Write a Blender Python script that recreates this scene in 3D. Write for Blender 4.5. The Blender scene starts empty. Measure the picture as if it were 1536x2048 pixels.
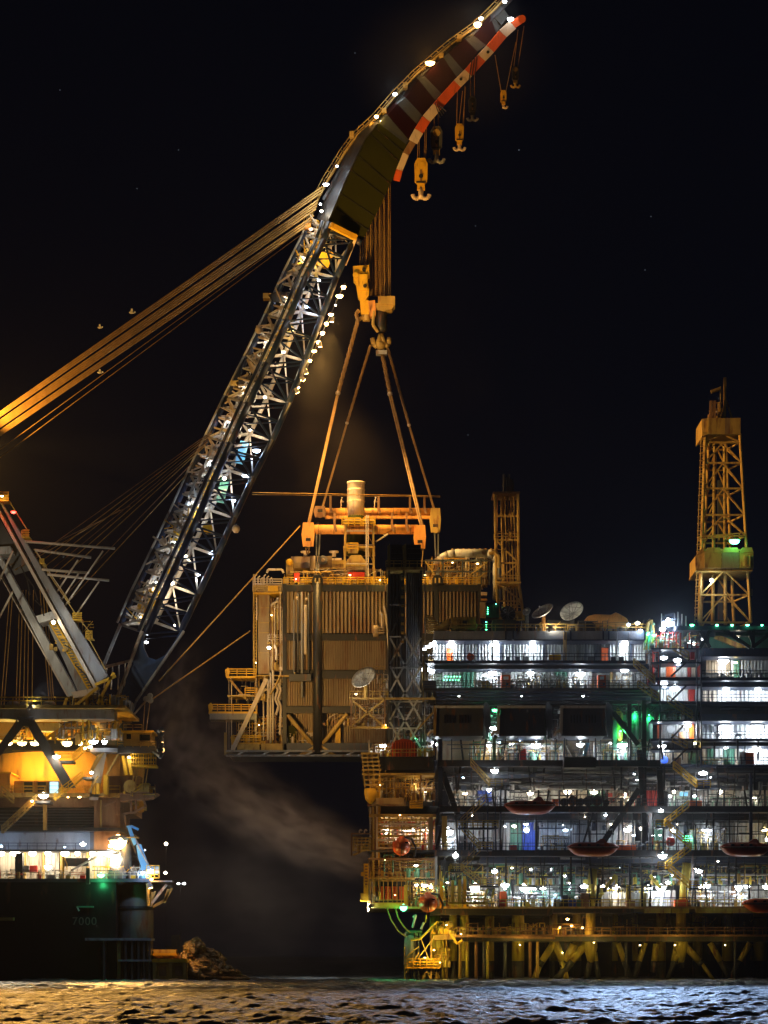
import bpy, math, random
from mathutils import Vector, Matrix

# ------------------------------------------------------------------ scene, camera, sky, exposure
scene = bpy.context.scene
scene.render.engine = 'CYCLES'
scene.cycles.use_denoising = True
try:
    scene.cycles.denoiser = 'OPENIMAGEDENOISE'
    scene.cycles.denoising_input_passes = 'RGB_ALBEDO_NORMAL'
except Exception:
    pass
scene.cycles.use_light_tree = True
scene.cycles.max_bounces = 4
scene.cycles.diffuse_bounces = 2
scene.cycles.glossy_bounces = 2
scene.cycles.transmission_bounces = 2
scene.cycles.volume_bounces = 0
scene.cycles.transparent_max_bounces = 8
scene.cycles.sample_clamp_indirect = 4.0
scene.cycles.sample_clamp_direct = 0.0
scene.cycles.caustics_reflective = False
scene.cycles.caustics_refractive = False
scene.cycles.volume_step_rate = 1.0
scene.cycles.volume_max_steps = 64

CAM_D, CAM_H, HORIZON, KP = 400.0, 4.2, 1908.0, 0.0002
cam_data = bpy.data.cameras.new('camera')
cam = bpy.data.objects.new('camera', cam_data)
scene.collection.objects.link(cam)
cam.location = (0, -CAM_D, CAM_H)
cam.rotation_euler = (math.radians(90), 0, 0)
cam_data.sensor_fit = 'AUTO'
cam_data.sensor_width = 36.0
cam_data.lens = 36.0 / (2048 * KP)
cam_data.shift_y = (HORIZON - 1024.0) / 2048.0
cam_data.clip_start = 1.0
cam_data.clip_end = 12000.0
scene.camera = cam

scene.view_settings.view_transform = 'Standard'
scene.view_settings.look = 'None'
scene.view_settings.gamma = 1.0
scene.view_settings.use_curve_mapping = False
scene.view_settings.exposure = 0.75

world = bpy.data.worlds.new('World')
scene.world = world
world.use_nodes = True
wn, wl = world.node_tree.nodes, world.node_tree.links
wn.clear()
w_out = wn.new('ShaderNodeOutputWorld')
w_bg = wn.new('ShaderNodeBackground')
w_sky = wn.new('ShaderNodeTexSky')
w_sky.sky_type = 'NISHITA'
w_sky.sun_disc = False
w_sky.sun_elevation = math.radians(-9.0)
w_sky.sun_rotation = math.radians(160.0)
w_add = wn.new('ShaderNodeMix')
w_add.data_type = 'RGBA'
w_add.blend_type = 'ADD'
w_add.inputs[0].default_value = 1.0
w_add.inputs[7].default_value = (0.010, 0.014, 0.035, 1)
wl.new(w_sky.outputs[0], w_add.inputs[6])
wl.new(w_add.outputs[2], w_bg.inputs[0])
w_bg.inputs[1].default_value = 0.05
wl.new(w_bg.outputs[0], w_out.inputs[0])

fill_data = bpy.data.lights.new('fill_sun', 'SUN')  # dim bluish fill added over the whole scene
fill_data.energy = 0.02
fill_data.angle = math.radians(0.5)
fill_data.color = (0.75, 0.85, 1.0)
fill_obj = bpy.data.objects.new('fill_sun', fill_data)
scene.collection.objects.link(fill_obj)
fill_obj.rotation_euler = (math.radians(50), 0, math.radians(20))

random.seed(7)
rnd = random.Random(11)
C = scene.collection

def P(px, py, Y=0.0):
    """point in the place that the photograph shows at (px, py), Y metres behind the platform's front"""
    k = (CAM_D + Y) * KP
    return Vector(((px - 768.0) * k, Y, CAM_H + (HORIZON - py) * k))

def K(Y):
    return (CAM_D + Y) * KP

# ------------------------------------------------------------------ materials
def paint(name, col, rough=0.55, var=0.25, rust=0.0, metal=0.0, bump=0.15, scale=0.6, spec=0.4, streak=True):
    m = bpy.data.materials.new(name)
    m.use_nodes = True
    n, l = m.node_tree.nodes, m.node_tree.links
    b = n['Principled BSDF']
    b.inputs['Roughness'].default_value = rough
    b.inputs['Metallic'].default_value = metal
    if 'Specular IOR Level' in b.inputs:
        b.inputs['Specular IOR Level'].default_value = spec
    geo = n.new('ShaderNodeNewGeometry')
    mp = n.new('ShaderNodeMapping')
    mp.inputs['Scale'].default_value = (1, 1, 0.25 if streak else 1)
    l.new(geo.outputs['Position'], mp.inputs[0])
    t = n.new('ShaderNodeTexNoise')
    t.inputs['Scale'].default_value = scale
    t.inputs['Detail'].default_value = 5
    t.inputs['Roughness'].default_value = 0.65
    l.new(mp.outputs[0], t.inputs['Vector'])
    cr = n.new('ShaderNodeValToRGB')
    e = cr.color_ramp.elements
    e[0].position = 0.3
    e[1].position = 0.7
    e[0].color = (*[max(0.0, c * (1 - var)) for c in col], 1)
    e[1].color = (*[min(1.0, c * (1 + var * 0.6)) for c in col], 1)
    l.new(t.outputs[0], cr.inputs[0])
    out = cr.outputs[0]
    if rust > 0:
        t2 = n.new('ShaderNodeTexNoise')
        t2.inputs['Scale'].default_value = scale * 2.3
        t2.inputs['Detail'].default_value = 6
        l.new(mp.outputs[0], t2.inputs['Vector'])
        r2 = n.new('ShaderNodeValToRGB')
        r2.color_ramp.elements[0].position = 0.62 - 0.18 * rust
        r2.color_ramp.elements[1].position = 0.78 - 0.12 * rust
        l.new(t2.outputs[0], r2.inputs[0])
        mx = n.new('ShaderNodeMix')
        mx.data_type = 'RGBA'
        l.new(r2.outputs[0], mx.inputs[0])
        l.new(out, mx.inputs[6])
        mx.inputs[7].default_value = (0.16, 0.06, 0.022, 1)
        out = mx.outputs[2]
    l.new(out, b.inputs['Base Color'])
    if bump > 0:
        bp = n.new('ShaderNodeBump')
        bp.inputs['Strength'].default_value = bump
        bp.inputs['Distance'].default_value = 0.05
        l.new(t.outputs[0], bp.inputs['Height'])
        l.new(bp.outputs[0], b.inputs['Normal'])
    return m

def glow(name, col, strength):
    m = bpy.data.materials.new(name)
    m.use_nodes = True
    n, l = m.node_tree.nodes, m.node_tree.links
    n.clear()
    o = n.new('ShaderNodeOutputMaterial')
    e = n.new('ShaderNodeEmission')
    e.inputs[0].default_value = (*col, 1)
    e.inputs[1].default_value = strength
    l.new(e.outputs[0], o.inputs[0])
    try:
        m.cycles.emission_sampling = 'NONE'
    except Exception:
        pass
    return m

M = dict(
    white=paint('white_paint', (0.62, 0.64, 0.64), 0.5, 0.22, 0.25),
    pale=paint('pale_grey_paint', (0.42, 0.44, 0.46), 0.55, 0.25, 0.25),
    grey=paint('grey_paint', (0.22, 0.23, 0.25), 0.55, 0.3, 0.3),
    dark=paint('dark_grey_paint', (0.06, 0.065, 0.075), 0.5, 0.3, 0.15),
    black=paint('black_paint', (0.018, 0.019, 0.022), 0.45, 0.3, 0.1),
    navy=paint('navy_steel', (0.022, 0.034, 0.065), 0.45, 0.3, 0.1),
    blueleg=paint('deep_blue_paint', (0.022, 0.065, 0.17), 0.4, 0.2, 0.0),
    yellow=paint('yellow_paint', (0.66, 0.38, 0.02), 0.5, 0.2, 0.25),
    ochre=paint('ochre_paint', (0.40, 0.27, 0.07), 0.55, 0.3, 0.5),
    leg=paint('jacket_yellow', (0.46, 0.38, 0.05), 0.5, 0.3, 0.45),
    splash=paint('splash_zone_steel', (0.035, 0.038, 0.034), 0.6, 0.4, 0.3),
    orange=paint('orange_paint', (0.68, 0.10, 0.010), 0.4, 0.15, 0.0),
    boat=paint('lifeboat_red', (0.26, 0.035, 0.012), 0.38, 0.2, 0.0),
    red=paint('red_paint', (0.5, 0.03, 0.02), 0.45, 0.2, 0.1),
    green=paint('green_paint', (0.08, 0.24, 0.17), 0.5, 0.2, 0.15),
    blue=paint('blue_paint', (0.02, 0.08, 0.55), 0.45, 0.15, 0.0),
    lblue=paint('light_blue_paint', (0.16, 0.50, 0.85), 0.4, 0.15, 0.0),
    beige=paint('beige_paint', (0.50, 0.43, 0.35), 0.5, 0.2, 0.2),
    clad=paint('brown_cladding', (0.27, 0.20, 0.12), 0.55, 0.35, 0.55, scale=0.35),
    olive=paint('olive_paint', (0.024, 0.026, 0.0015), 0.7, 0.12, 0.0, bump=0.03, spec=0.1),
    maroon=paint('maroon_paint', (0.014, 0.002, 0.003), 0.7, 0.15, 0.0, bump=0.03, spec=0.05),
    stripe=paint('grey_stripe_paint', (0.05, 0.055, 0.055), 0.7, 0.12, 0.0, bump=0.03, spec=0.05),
    cream=paint('cream_stripe_paint', (0.62, 0.50, 0.38), 0.5, 0.15, 0.2),
    vermilion=paint('vermilion_paint', (0.62, 0.10, 0.02), 0.5, 0.2, 0.15),
    rust=paint('rusty_steel', (0.24, 0.13, 0.06), 0.7, 0.4, 0.6),
    spreader=paint('spreader_orange_paint', (0.66, 0.30, 0.07), 0.5, 0.25, 0.45),
    rope=paint('steel_wire', (0.46, 0.27, 0.07), 0.5, 0.3, 0.0, metal=0.2, streak=False),
    hull=paint('black_hull_paint', (0.007, 0.008, 0.011), 0.4, 0.3, 0.05, scale=0.2),
    hullgrey=paint('hull_fender_grey', (0.16, 0.15, 0.14), 0.5, 0.35, 0.35, scale=0.5),
    drum=paint('ochre_bulkhead', (0.60, 0.28, 0.035), 0.55, 0.25, 0.3, scale=0.3),
    letter=paint('faded_white_lettering', (0.11, 0.11, 0.11), 0.6, 0.2, 0.0),
    rock=paint('weedy_heap', (0.20, 0.12, 0.035), 0.6, 0.5, 0.5, scale=2.0, bump=0.8, streak=False),
    derrick=paint('derrick_yellow_ochre', (0.58, 0.37, 0.10), 0.5, 0.25, 0.4),
    boomnavy=paint('boom_navy_steel', (0.013, 0.030, 0.080), 0.45, 0.3, 0.1),
    sling=paint('sling_wire', (0.27, 0.16, 0.06), 0.6, 0.35, 0.0, streak=False),
    skin=paint('skin', (0.45, 0.27, 0.18), 0.6, 0.1, 0.0, bump=0.0),
    glass=paint('dark_window_glass', (0.02, 0.025, 0.03), 0.08, 0.1, 0.0, spec=0.8, bump=0.0),
)
G = dict(
    w=glow('white_lamp_glow', (0.86, 0.94, 1.0), 28),
    b=glow('bluish_lamp_glow', (0.55, 0.75, 1.0), 20),
    y=glow('yellow_lamp_glow', (1.0, 0.75, 0.3), 20),
    o=glow('sodium_lamp_glow', (1.0, 0.52, 0.16), 26),
    s=glow('warm_lamp_glow', (1.0, 0.86, 0.62), 24),
    g=glow('green_lamp_glow', (0.08, 1.0, 0.35), 14),
    r=glow('red_lamp_glow', (1.0, 0.03, 0.02), 14),
    cy=glow('lit_window', (0.35, 0.85, 1.0), 1.5),
    star=glow('starlight', (0.6, 0.75, 0.9), 0.1),
)
LC = dict(w=(0.84, 0.93, 1.0), b=(0.45, 0.65, 1.0), y=(1.0, 0.64, 0.12), o=(1.0, 0.50, 0.10), m=(1.0, 0.55, 0.14), n=(0.42, 0.62, 1.0),
          s=(1.0, 0.84, 0.58), g=(0.06, 1.0, 0.30), r=(1.0, 0.03, 0.02))

# ------------------------------------------------------------------ mesh building
class MB:
    def __init__(self):
        self.v, self.f = [], []
    def add(self, vs, fs):
        o = len(self.v)
        self.v += [tuple(p) for p in vs]
        self.f += [tuple(i + o for i in f) for f in fs]
        return self
    def box(self, x0, x1, y0, y1, z0, z1):
        return self.add([(x0, y0, z0), (x1, y0, z0), (x1, y1, z0), (x0, y1, z0),
                         (x0, y0, z1), (x1, y0, z1), (x1, y1, z1), (x0, y1, z1)],
                        [(0, 3, 2, 1), (4, 5, 6, 7), (0, 1, 5, 4), (1, 2, 6, 5), (2, 3, 7, 6), (3, 0, 4, 7)])
    def pbox(self, px0, px1, py0, py1, Y0, Y1):
        a, b = P(px0, py1, Y0), P(px1, py0, Y0)
        return self.box(a.x, b.x, Y0, Y1, a.z, b.z)
    def hexa(self, c):
        """eight corners: 0-3 one end, 4-7 the other"""
        return self.add(c, [(0, 3, 2, 1), (4, 5, 6, 7), (0, 1, 5, 4), (1, 2, 6, 5), (2, 3, 7, 6), (3, 0, 4, 7)])
    def beam(self, a, b, w, h=None):
        a, b = Vector(a), Vector(b)
        h = h or w
        d = (b - a)
        if d.length < 1e-6:
            return self
        d.normalize()
        up = Vector((0, 1, 0)) if abs(d.y) < 0.9 else Vector((0, 0, 1))
        s = d.cross(up).normalized() * (w / 2)
        u = s.cross(d).normalized() * (h / 2)
        return self.hexa([a - s - u, a + s - u, a + s + u, a - s + u, b - s - u, b + s - u, b + s + u, b - s + u])
    def tube(self, a, b, r, n=8, r2=None, cap=True):
        a, b = Vector(a), Vector(b)
        r2 = r if r2 is None else r2
        d = (b - a)
        if d.length < 1e-6:
            return self
        d.normalize()
        up = Vector((0, 0, 1)) if abs(d.z) < 0.9 else Vector((1, 0, 0))
        s = d.cross(up).normalized()
        u = s.cross(d).normalized()
        vs, fs = [], []
        for i in range(n):
            t = 2 * math.pi * i / n
            q = s * math.cos(t) + u * math.sin(t)
            vs += [a + q * r, b + q * r2]
        for i in range(n):
            j = (i + 1) % n
            fs.append((2 * i, 2 * j, 2 * j + 1, 2 * i + 1))
        if cap:
            fs.append(tuple(2 * i for i in range(n))[::-1])
            fs.append(tuple(2 * i + 1 for i in range(n)))
        return self.add(vs, fs)
    def path(self, pts, r, n=6):
        for a, b in zip(pts[:-1], pts[1:]):
            self.tube(a, b, r, n)
        return self
    def ball(self, c, r, seg=10, rings=6, sx=1, sy=1, sz=1, fn=None):
        c = Vector(c)
        vs, fs = [], []
        for i in range(rings + 1):
            th = math.pi * i / rings
            for j in range(seg):
                ph = 2 * math.pi * j / seg
                d = Vector((math.sin(th) * math.cos(ph), math.sin(th) * math.sin(ph), math.cos(th)))
                k = fn(d) if fn else 1.0
                vs.append(c + Vector((d.x * r * sx, d.y * r * sy, d.z * r * sz)) * k)
        for i in range(rings):
            for j in range(seg):
                k = (j + 1) % seg
                fs.append((i * seg + j, (i + 1) * seg + j, (i + 1) * seg + k, i * seg + k))
        return self.add(vs, fs)
    def lathe(self, c, prof, n=16, ax='z'):
        """prof: list of (radius, offset along axis)"""
        c = Vector(c)
        vs, fs = [], []
        for r, h in prof:
            for j in range(n):
                t = 2 * math.pi * j / n
                q = Vector((r * math.cos(t), r * math.sin(t), h))
                if ax == 'x': q = Vector((h, q.x, q.y))
                if ax == 'y': q = Vector((q.x, h, q.y))
                vs.append(c + q)
        for i in range(len(prof) - 1):
            for j in range(n):
                k = (j + 1) % n
                fs.append((i * n + j, i * n + k, (i + 1) * n + k, (i + 1) * n + j))
        fs.append(tuple(range(n))[::-1])
        fs.append(tuple((len(prof) - 1) * n + j for j in range(n)))
        return self.add(vs, fs)
    def prism(self, pts, Y0, Y1):
        """polygon of photo points at Y0 pushed straight back to Y1"""
        w = [P(x, y, Y0) for x, y in pts]
        n = len(w)
        vs = [(p.x, Y0, p.z) for p in w] + [(p.x, Y1, p.z) for p in w]
        fs = [tuple(range(n)), tuple(range(n, 2 * n))[::-1]]
        fs += [(i, i + n, (i + 1) % n + n, (i + 1) % n) for i in range(n)]
        return self.add(vs, fs)
    def corr(self, px0, px1, py0, py1, Y, pitch, depth=0.35):
        """corrugated sheet, real folds"""
        a, b = P(px0, py1, Y), P(px1, py0, Y)
        w = b.x - a.x
        n = max(1, round((px1 - px0) / pitch))
        prof = []
        for i in range(n):
            x = a.x + w * i / n
            q = w / n
            prof += [(x, Y), (x + q * .12, Y - depth), (x + q * .5, Y - depth), (x + q * .62, Y)]
        prof.append((b.x, Y))
        vs = [(x, y, a.z) for x, y in prof] + [(x, y, b.z) for x, y in prof]
        m = len(prof)
        fs = [(i, i + 1, i + 1 + m, i + m) for i in range(m - 1)]
        return self.add(vs, fs)
    def rail(self, a, b, h=1.1, post=1.8, r=0.05, bars=(0.55, 1.0)):
        a, b = Vector(a), Vector(b)
        L = (b - a).length
        n = max(1, int(L / post))
        for i in range(n + 1):
            p = a.lerp(b, i / n)
            self.beam(p, p + Vector((0, 0, h)), r * 2)
        for q in bars:
            self.beam(a + Vector((0, 0, h * q)), b + Vector((0, 0, h * q)), r * 2)
        return self
    def build(self, name, mat, parent=None, smooth=False, kind=None):
        me = bpy.data.meshes.new(name)
        me.from_pydata(self.v, [], self.f)
        if smooth:
            me.polygons.foreach_set('use_smooth', [True] * len(me.polygons))
        me.materials.append(mat if not isinstance(mat, str) else M[mat])
        me.update()
        o = bpy.data.objects.new(name, me)
        C.objects.link(o)
        if parent is not None:
            attach(o, parent)
        if kind:
            o['kind'] = kind
        return o

def attach(o, parent):
    o.parent = parent
    if parent.type == 'EMPTY':
        o.matrix_parent_inverse = Matrix.Translation(-Vector(parent.location))

def thing(name, label, cat, loc, group=None):
    o = bpy.data.objects.new(name, None)
    C.objects.link(o)
    o.empty_display_size = 0.5
    o.location = loc
    o['label'] = label
    o['category'] = cat
    if group:
        o['group'] = group
    return o

def tag(o, label, cat, group=None):
    o['label'] = label
    o['category'] = cat
    if group:
        o['group'] = group
    return o

_mesh = {}
PW = 0.55
def lamp(parent, px, py, Y, col='w', power=300.0, size=1.0, off=(0, -0.55, -0.35), light=True, arm=True):
    """a lamp bolted to its carrier: glass bulb, cowl, and its own point light"""
    pos = P(px, py, Y)
    key = 'bulb_' + col
    if key not in _mesh:
        b = MB().ball((0, 0, 0), 1.0, 10, 6)
        me = bpy.data.meshes.new('bulb')
        me.from_pydata(b.v, [], b.f)
        me.materials.append(G[col])
        _mesh[key] = me
    if 'cowl' not in _mesh:
        b = MB().lathe((0, 0, 0), [(0.5, 0.9), (1.25, 0.55), (1.3, 0.2), (1.15, 0.2), (0.4, 0.6)], 10)
        b.box(-0.12, 0.12, 0.0, 3.2, 0.75, 0.95)
        me = bpy.data.meshes.new('cowl')
        me.from_pydata(b.v, [], b.f)
        me.materials.append(M['grey'])
        _mesh['cowl'] = me
    r = 0.25 * size
    power = power * PW
    o = bpy.data.objects.new('lamp', _mesh['cowl'])
    o.location = pos
    o.scale = (r * rnd.uniform(.75, 1.5), r, r * rnd.uniform(.65, 1.1))
    C.objects.link(o)
    attach(o, parent)
    q = bpy.data.objects.new('bulb', _mesh[key])
    C.objects.link(q)
    q.parent = o
    if light:
        k = (col, round(power))
        if k not in _mesh:
            ld = bpy.data.lights.new('lamp_light', 'POINT')
            ld.energy = power
            ld.color = LC[col]
            ld.shadow_soft_size = 0.25
            _mesh[k] = ld
        lo = bpy.data.objects.new('lamp_light', _mesh[k])
        C.objects.link(lo)
        lo.location = pos + Vector(off) * max(1.0, size)
        attach(lo, parent)
    return o

def spot(parent, pos, target, power, col, angle, blend=0.4, size=0.6, housing=True):  # serves real lamp beams and floods added to brighten parts
    pos, target = Vector(pos), Vector(target)
    d = (target - pos).normalized()
    if housing:
        b = MB()
        b.tube(pos - d * 0.6, pos + d * 0.3, 0.25, 12, 0.4)
        o = b.build('real_or_added_flood', 'grey', parent)
        g = MB().tube(pos + d * 0.31, pos + d * 0.36, 0.32, 12).build('lens', G['o'] if col in 'om' else G['w'], None)
        g.parent = o
        g.matrix_parent_inverse = Matrix.Identity(4)
    ld = bpy.data.lights.new('flood_beam', 'SPOT')
    ld.energy = power
    ld.color = LC[col]
    ld.spot_size = math.radians(angle)
    ld.spot_blend = blend
    ld.shadow_soft_size = size
    lo = bpy.data.objects.new('flood_beam', ld)
    C.objects.link(lo)
    lo.location = pos + d * 1.0
    lo.rotation_euler = d.to_track_quat('-Z', 'Y').to_euler()
    attach(lo, parent)
    return lo

def stairs(parent, px0, py0, px1, py1, Y, w=1.0, mat='yellow'):
    """one flight from (px0,py0) to (px1,py1) with stringers, treads and handrails"""
    a, b = P(px0, py0, Y), P(px1, py1, Y)
    f = MB()
    f.beam(a, b, 0.18, 0.1)
    f.beam(a + Vector((0, w, 0)), b + Vector((0, w, 0)), 0.18, 0.1)
    o = f.build('stair_flight', mat, parent)
    n = max(3, int((b - a).length / 0.42))
    t = MB()
    for i in range(1, n):
        p = a.lerp(b, i / n)
        t.box(p.x - 0.12, p.x + 0.12, p.y, p.y + w, p.z - 0.015, p.z + 0.015)
    tt = t.build('tread', 'grey', None, kind='stuff'); tt.parent = o
    r = MB()
    for s in (0, w):
        q = Vector((0, s, 0))
        r.rail(a + q, b + q, 1.1, 1.2, 0.05)
    rr = r.build('handrail', mat, None); rr.parent = o
    return o

def clutter(parent, px0, px1, py0, py1, Y0, Y1, n, mats, seed, big=1.0):
    """dense small process equipment too small to pick apart: risers, runs, valves, skids"""
    R = random.Random(seed)
    groups = {m: MB() for m in mats}
    a, b = P(px0, py1, Y0), P(px1, py0, Y0)
    W_, H_ = b.x - a.x, b.z - a.z
    for i in range(n):
        mb = groups[R.choice(mats)]
        x = a.x + R.random() * W_
        y = R.uniform(Y0, Y1)
        t = R.random()
        if t < 0.28:
            h = H_ * R.uniform(.3, 1)
            z = a.z if R.random() < .6 else b.z - h
            r = R.uniform(.05, .14) * big
            mb.tube((x, y, z), (x, y, z + h), r, 6)
            if R.random() < .5:
                l = R.uniform(.5, 2.0) * R.choice((-1, 1))
                x2 = min(max(x + l, a.x), b.x)
                mb.tube((x, y, z + h * .93), (x2, y, z + h * .93), r, 6)
                mb.tube((x2, y, z + h * .93), (x2, y, a.z), r, 6)
        elif t < 0.5:
            L = R.uniform(1.0, 5.0) * big
            x2 = min(x + L, b.x)
            z = a.z + R.uniform(.15, .98) * H_
            r = R.uniform(.05, .13) * big
            mb.tube((x, y, z), (x2, y, z), r, 6)
            for q in (x, x2):
                mb.tube((q - .05, y, z), (q + .05, y, z), r * 1.8, 8)
        elif t < 0.64:
            w, h = R.uniform(.3, .9) * big, R.uniform(.5, 1.5) * big
            h = min(h, H_ * .8)
            mb.box(x, min(x + w, b.x), y, y + w * .6, a.z, a.z + h)
        elif t < 0.76:
            r = R.uniform(.2, .42) * big
            h = min(R.uniform(.7, 1.9) * big, H_ * .85)
            mb.lathe((x, y, a.z), [(r * .9, 0), (r, .05), (r, h * .8), (r * .7, h * .93), (r * .1, h)], 10)
        elif t < 0.88:
            z = a.z + R.uniform(.1, .9) * H_
            mb.ball((x, y, z), R.uniform(.1, .22) * big, 8, 5)
            mb.tube((x, y, z), (x, y, z + .4), .04, 5)
            mb.tube((x - .2, y, z + .4), (x + .2, y, z + .4), .035, 5)
        else:
            z = a.z + R.uniform(0, .7) * H_
            mb.beam((x, y, z), (min(x + R.uniform(.6, 2), b.x), y, min(z + R.uniform(.6, 2), b.z)), .12 * big)
    for m, g in groups.items():
        if g.v:
            g.build('pipework', m, parent, kind='stuff')
# ------------------------------------------------------------------ the sea
def sea():
    m = bpy.data.materials.new('sea_water')
    m.use_nodes = True
    n, l = m.node_tree.nodes, m.node_tree.links
    b = n['Principled BSDF']
    b.inputs['Base Color'].default_value = (0.012, 0.02, 0.035, 1)
    b.inputs['Roughness'].default_value = 0.22
    b.inputs['IOR'].default_value = 1.33
    geo = n.new('ShaderNodeNewGeometry')
    mp = n.new('ShaderNodeMapping')
    mp.inputs['Scale'].default_value = (0.45, 1.0, 1.0)
    l.new(geo.outputs['Position'], mp.inputs[0])
    t = n.new('ShaderNodeTexNoise')
    t.inputs['Scale'].default_value = 3.6
    t.inputs['Detail'].default_value = 8
    t.inputs['Roughness'].default_value = 0.68
    t.inputs['Distortion'].default_value = 0.6
    l.new(mp.outputs[0], t.inputs['Vector'])
    bp = n.new('ShaderNodeBump')
    bp.inputs['Strength'].default_value = 0.9
    bp.inputs['Distance'].default_value = 0.34
    l.new(t.outputs[0], bp.inputs['Height'])
    l.new(bp.outputs[0], b.inputs['Normal'])
    # foam streaks, thin and scattered over the chop
    t2 = n.new('ShaderNodeTexNoise')
    t2.inputs['Scale'].default_value = 1.6
    t2.inputs['Detail'].default_value = 9
    t2.inputs['Roughness'].default_value = 0.75
    t2.inputs['Distortion'].default_value = 1.2
    l.new(mp.outputs[0], t2.inputs['Vector'])
    cr = n.new('ShaderNodeValToRGB')
    cr.color_ramp.elements[0].position = 0.50
    cr.color_ramp.elements[1].position = 0.80
    l.new(t2.outputs[0], cr.inputs[0])
    mx = n.new('ShaderNodeMix'); mx.data_type = 'RGBA'
    l.new(cr.outputs[0], mx.inputs[0])
    mx.inputs[6].default_value = (0.016, 0.028, 0.05, 1)
    mx.inputs[7].default_value = (0.24, 0.25, 0.26, 1)
    l.new(mx.outputs[2], b.inputs['Base Color'])
    mr = n.new('ShaderNodeMapRange')
    mr.inputs[3].default_value = 0.42; mr.inputs[4].default_value = 0.75
    l.new(cr.outputs[0], mr.inputs[0])
    l.new(mr.outputs[0], b.inputs['Roughness'])
    R = random.Random(3)
    comps = []
    for i in range(30):
        lam = 0.5 * 1.17 ** (i * 0.62) * R.uniform(.9, 1.1)
        th = R.gauss(-1.5, 0.5)
        comps.append((2 * math.pi / lam * math.cos(th), 2 * math.pi / lam * math.sin(th),
                      0.018 * lam ** 0.75, R.uniform(0, 6.28)))
    for lam, th, a in ((23, -1.2, .26), (37, -1.9, .30), (14, -1.0, .16), (9, -2.0, .10)):
        comps.append((2 * math.pi / lam * math.cos(th), 2 * math.pi / lam * math.sin(th), a, R.uniform(0, 6.28)))
    import numpy as np
    ys = [-330.0]
    while ys[-1] < 900:
        ys.append(ys[-1] + 0.26 * (1 + max(0, (ys[-1] + 120) / 120.0) ** 1.5))
    ys = np.array(ys)
    nx = 680
    u = np.linspace(-1, 1, nx)
    dist = ys + CAM_D
    X = u[None, :] * (dist[:, None] * 0.22 + 20)
    Y = np.repeat(ys[:, None], nx, 1)
    Z = np.zeros_like(X)
    for kx, ky, a, p in comps:
        s = np.sin(kx * X + ky * Y + p)
        Z += a * 0.5 * np.where(s > 0, 1 - 2 * np.abs(s) ** 1.3, 1 - 2 * np.abs(s) ** 0.8)
    Z -= Z.mean()
    Z *= np.clip(1.3 - (Y + 330) / 1400.0, 0.1, 1)
    vs = np.stack([X, Y, Z], -1).reshape(-1, 3)
    ny = len(ys)
    idx = np.arange(ny * nx).reshape(ny, nx)
    q = np.stack([idx[:-1, :-1], idx[:-1, 1:], idx[1:, 1:], idx[1:, :-1]], -1).reshape(-1, 4)
    me = bpy.data.meshes.new('sea')
    me.vertices.add(len(vs)); me.vertices.foreach_set('co', vs.ravel())
    me.loops.add(q.size); me.loops.foreach_set('vertex_index', q.ravel())
    me.polygons.add(len(q))
    me.polygons.foreach_set('loop_start', np.arange(0, q.size, 4))
    me.polygons.foreach_set('loop_total', np.full(len(q), 4))
    me.polygons.foreach_set('use_smooth', np.ones(len(q), bool))
    me.update(); me.validate()
    me.materials.append(m)
    o = bpy.data.objects.new('sea', me)
    C.objects.link(o)
    o['kind'] = 'structure'
    far = MB().box(-3000, 3000, -400, 5000, -3.0, -1.4).build('sea', m)
    far['kind'] = 'structure'
sea()

# ------------------------------------------------------------------ crane ship
SY = -15.0
ship = thing('crane_ship', 'black hulled crane ship with sodium lit orange superstructure and bright main deck', 'ship', P(150, 1962, SY))

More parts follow.
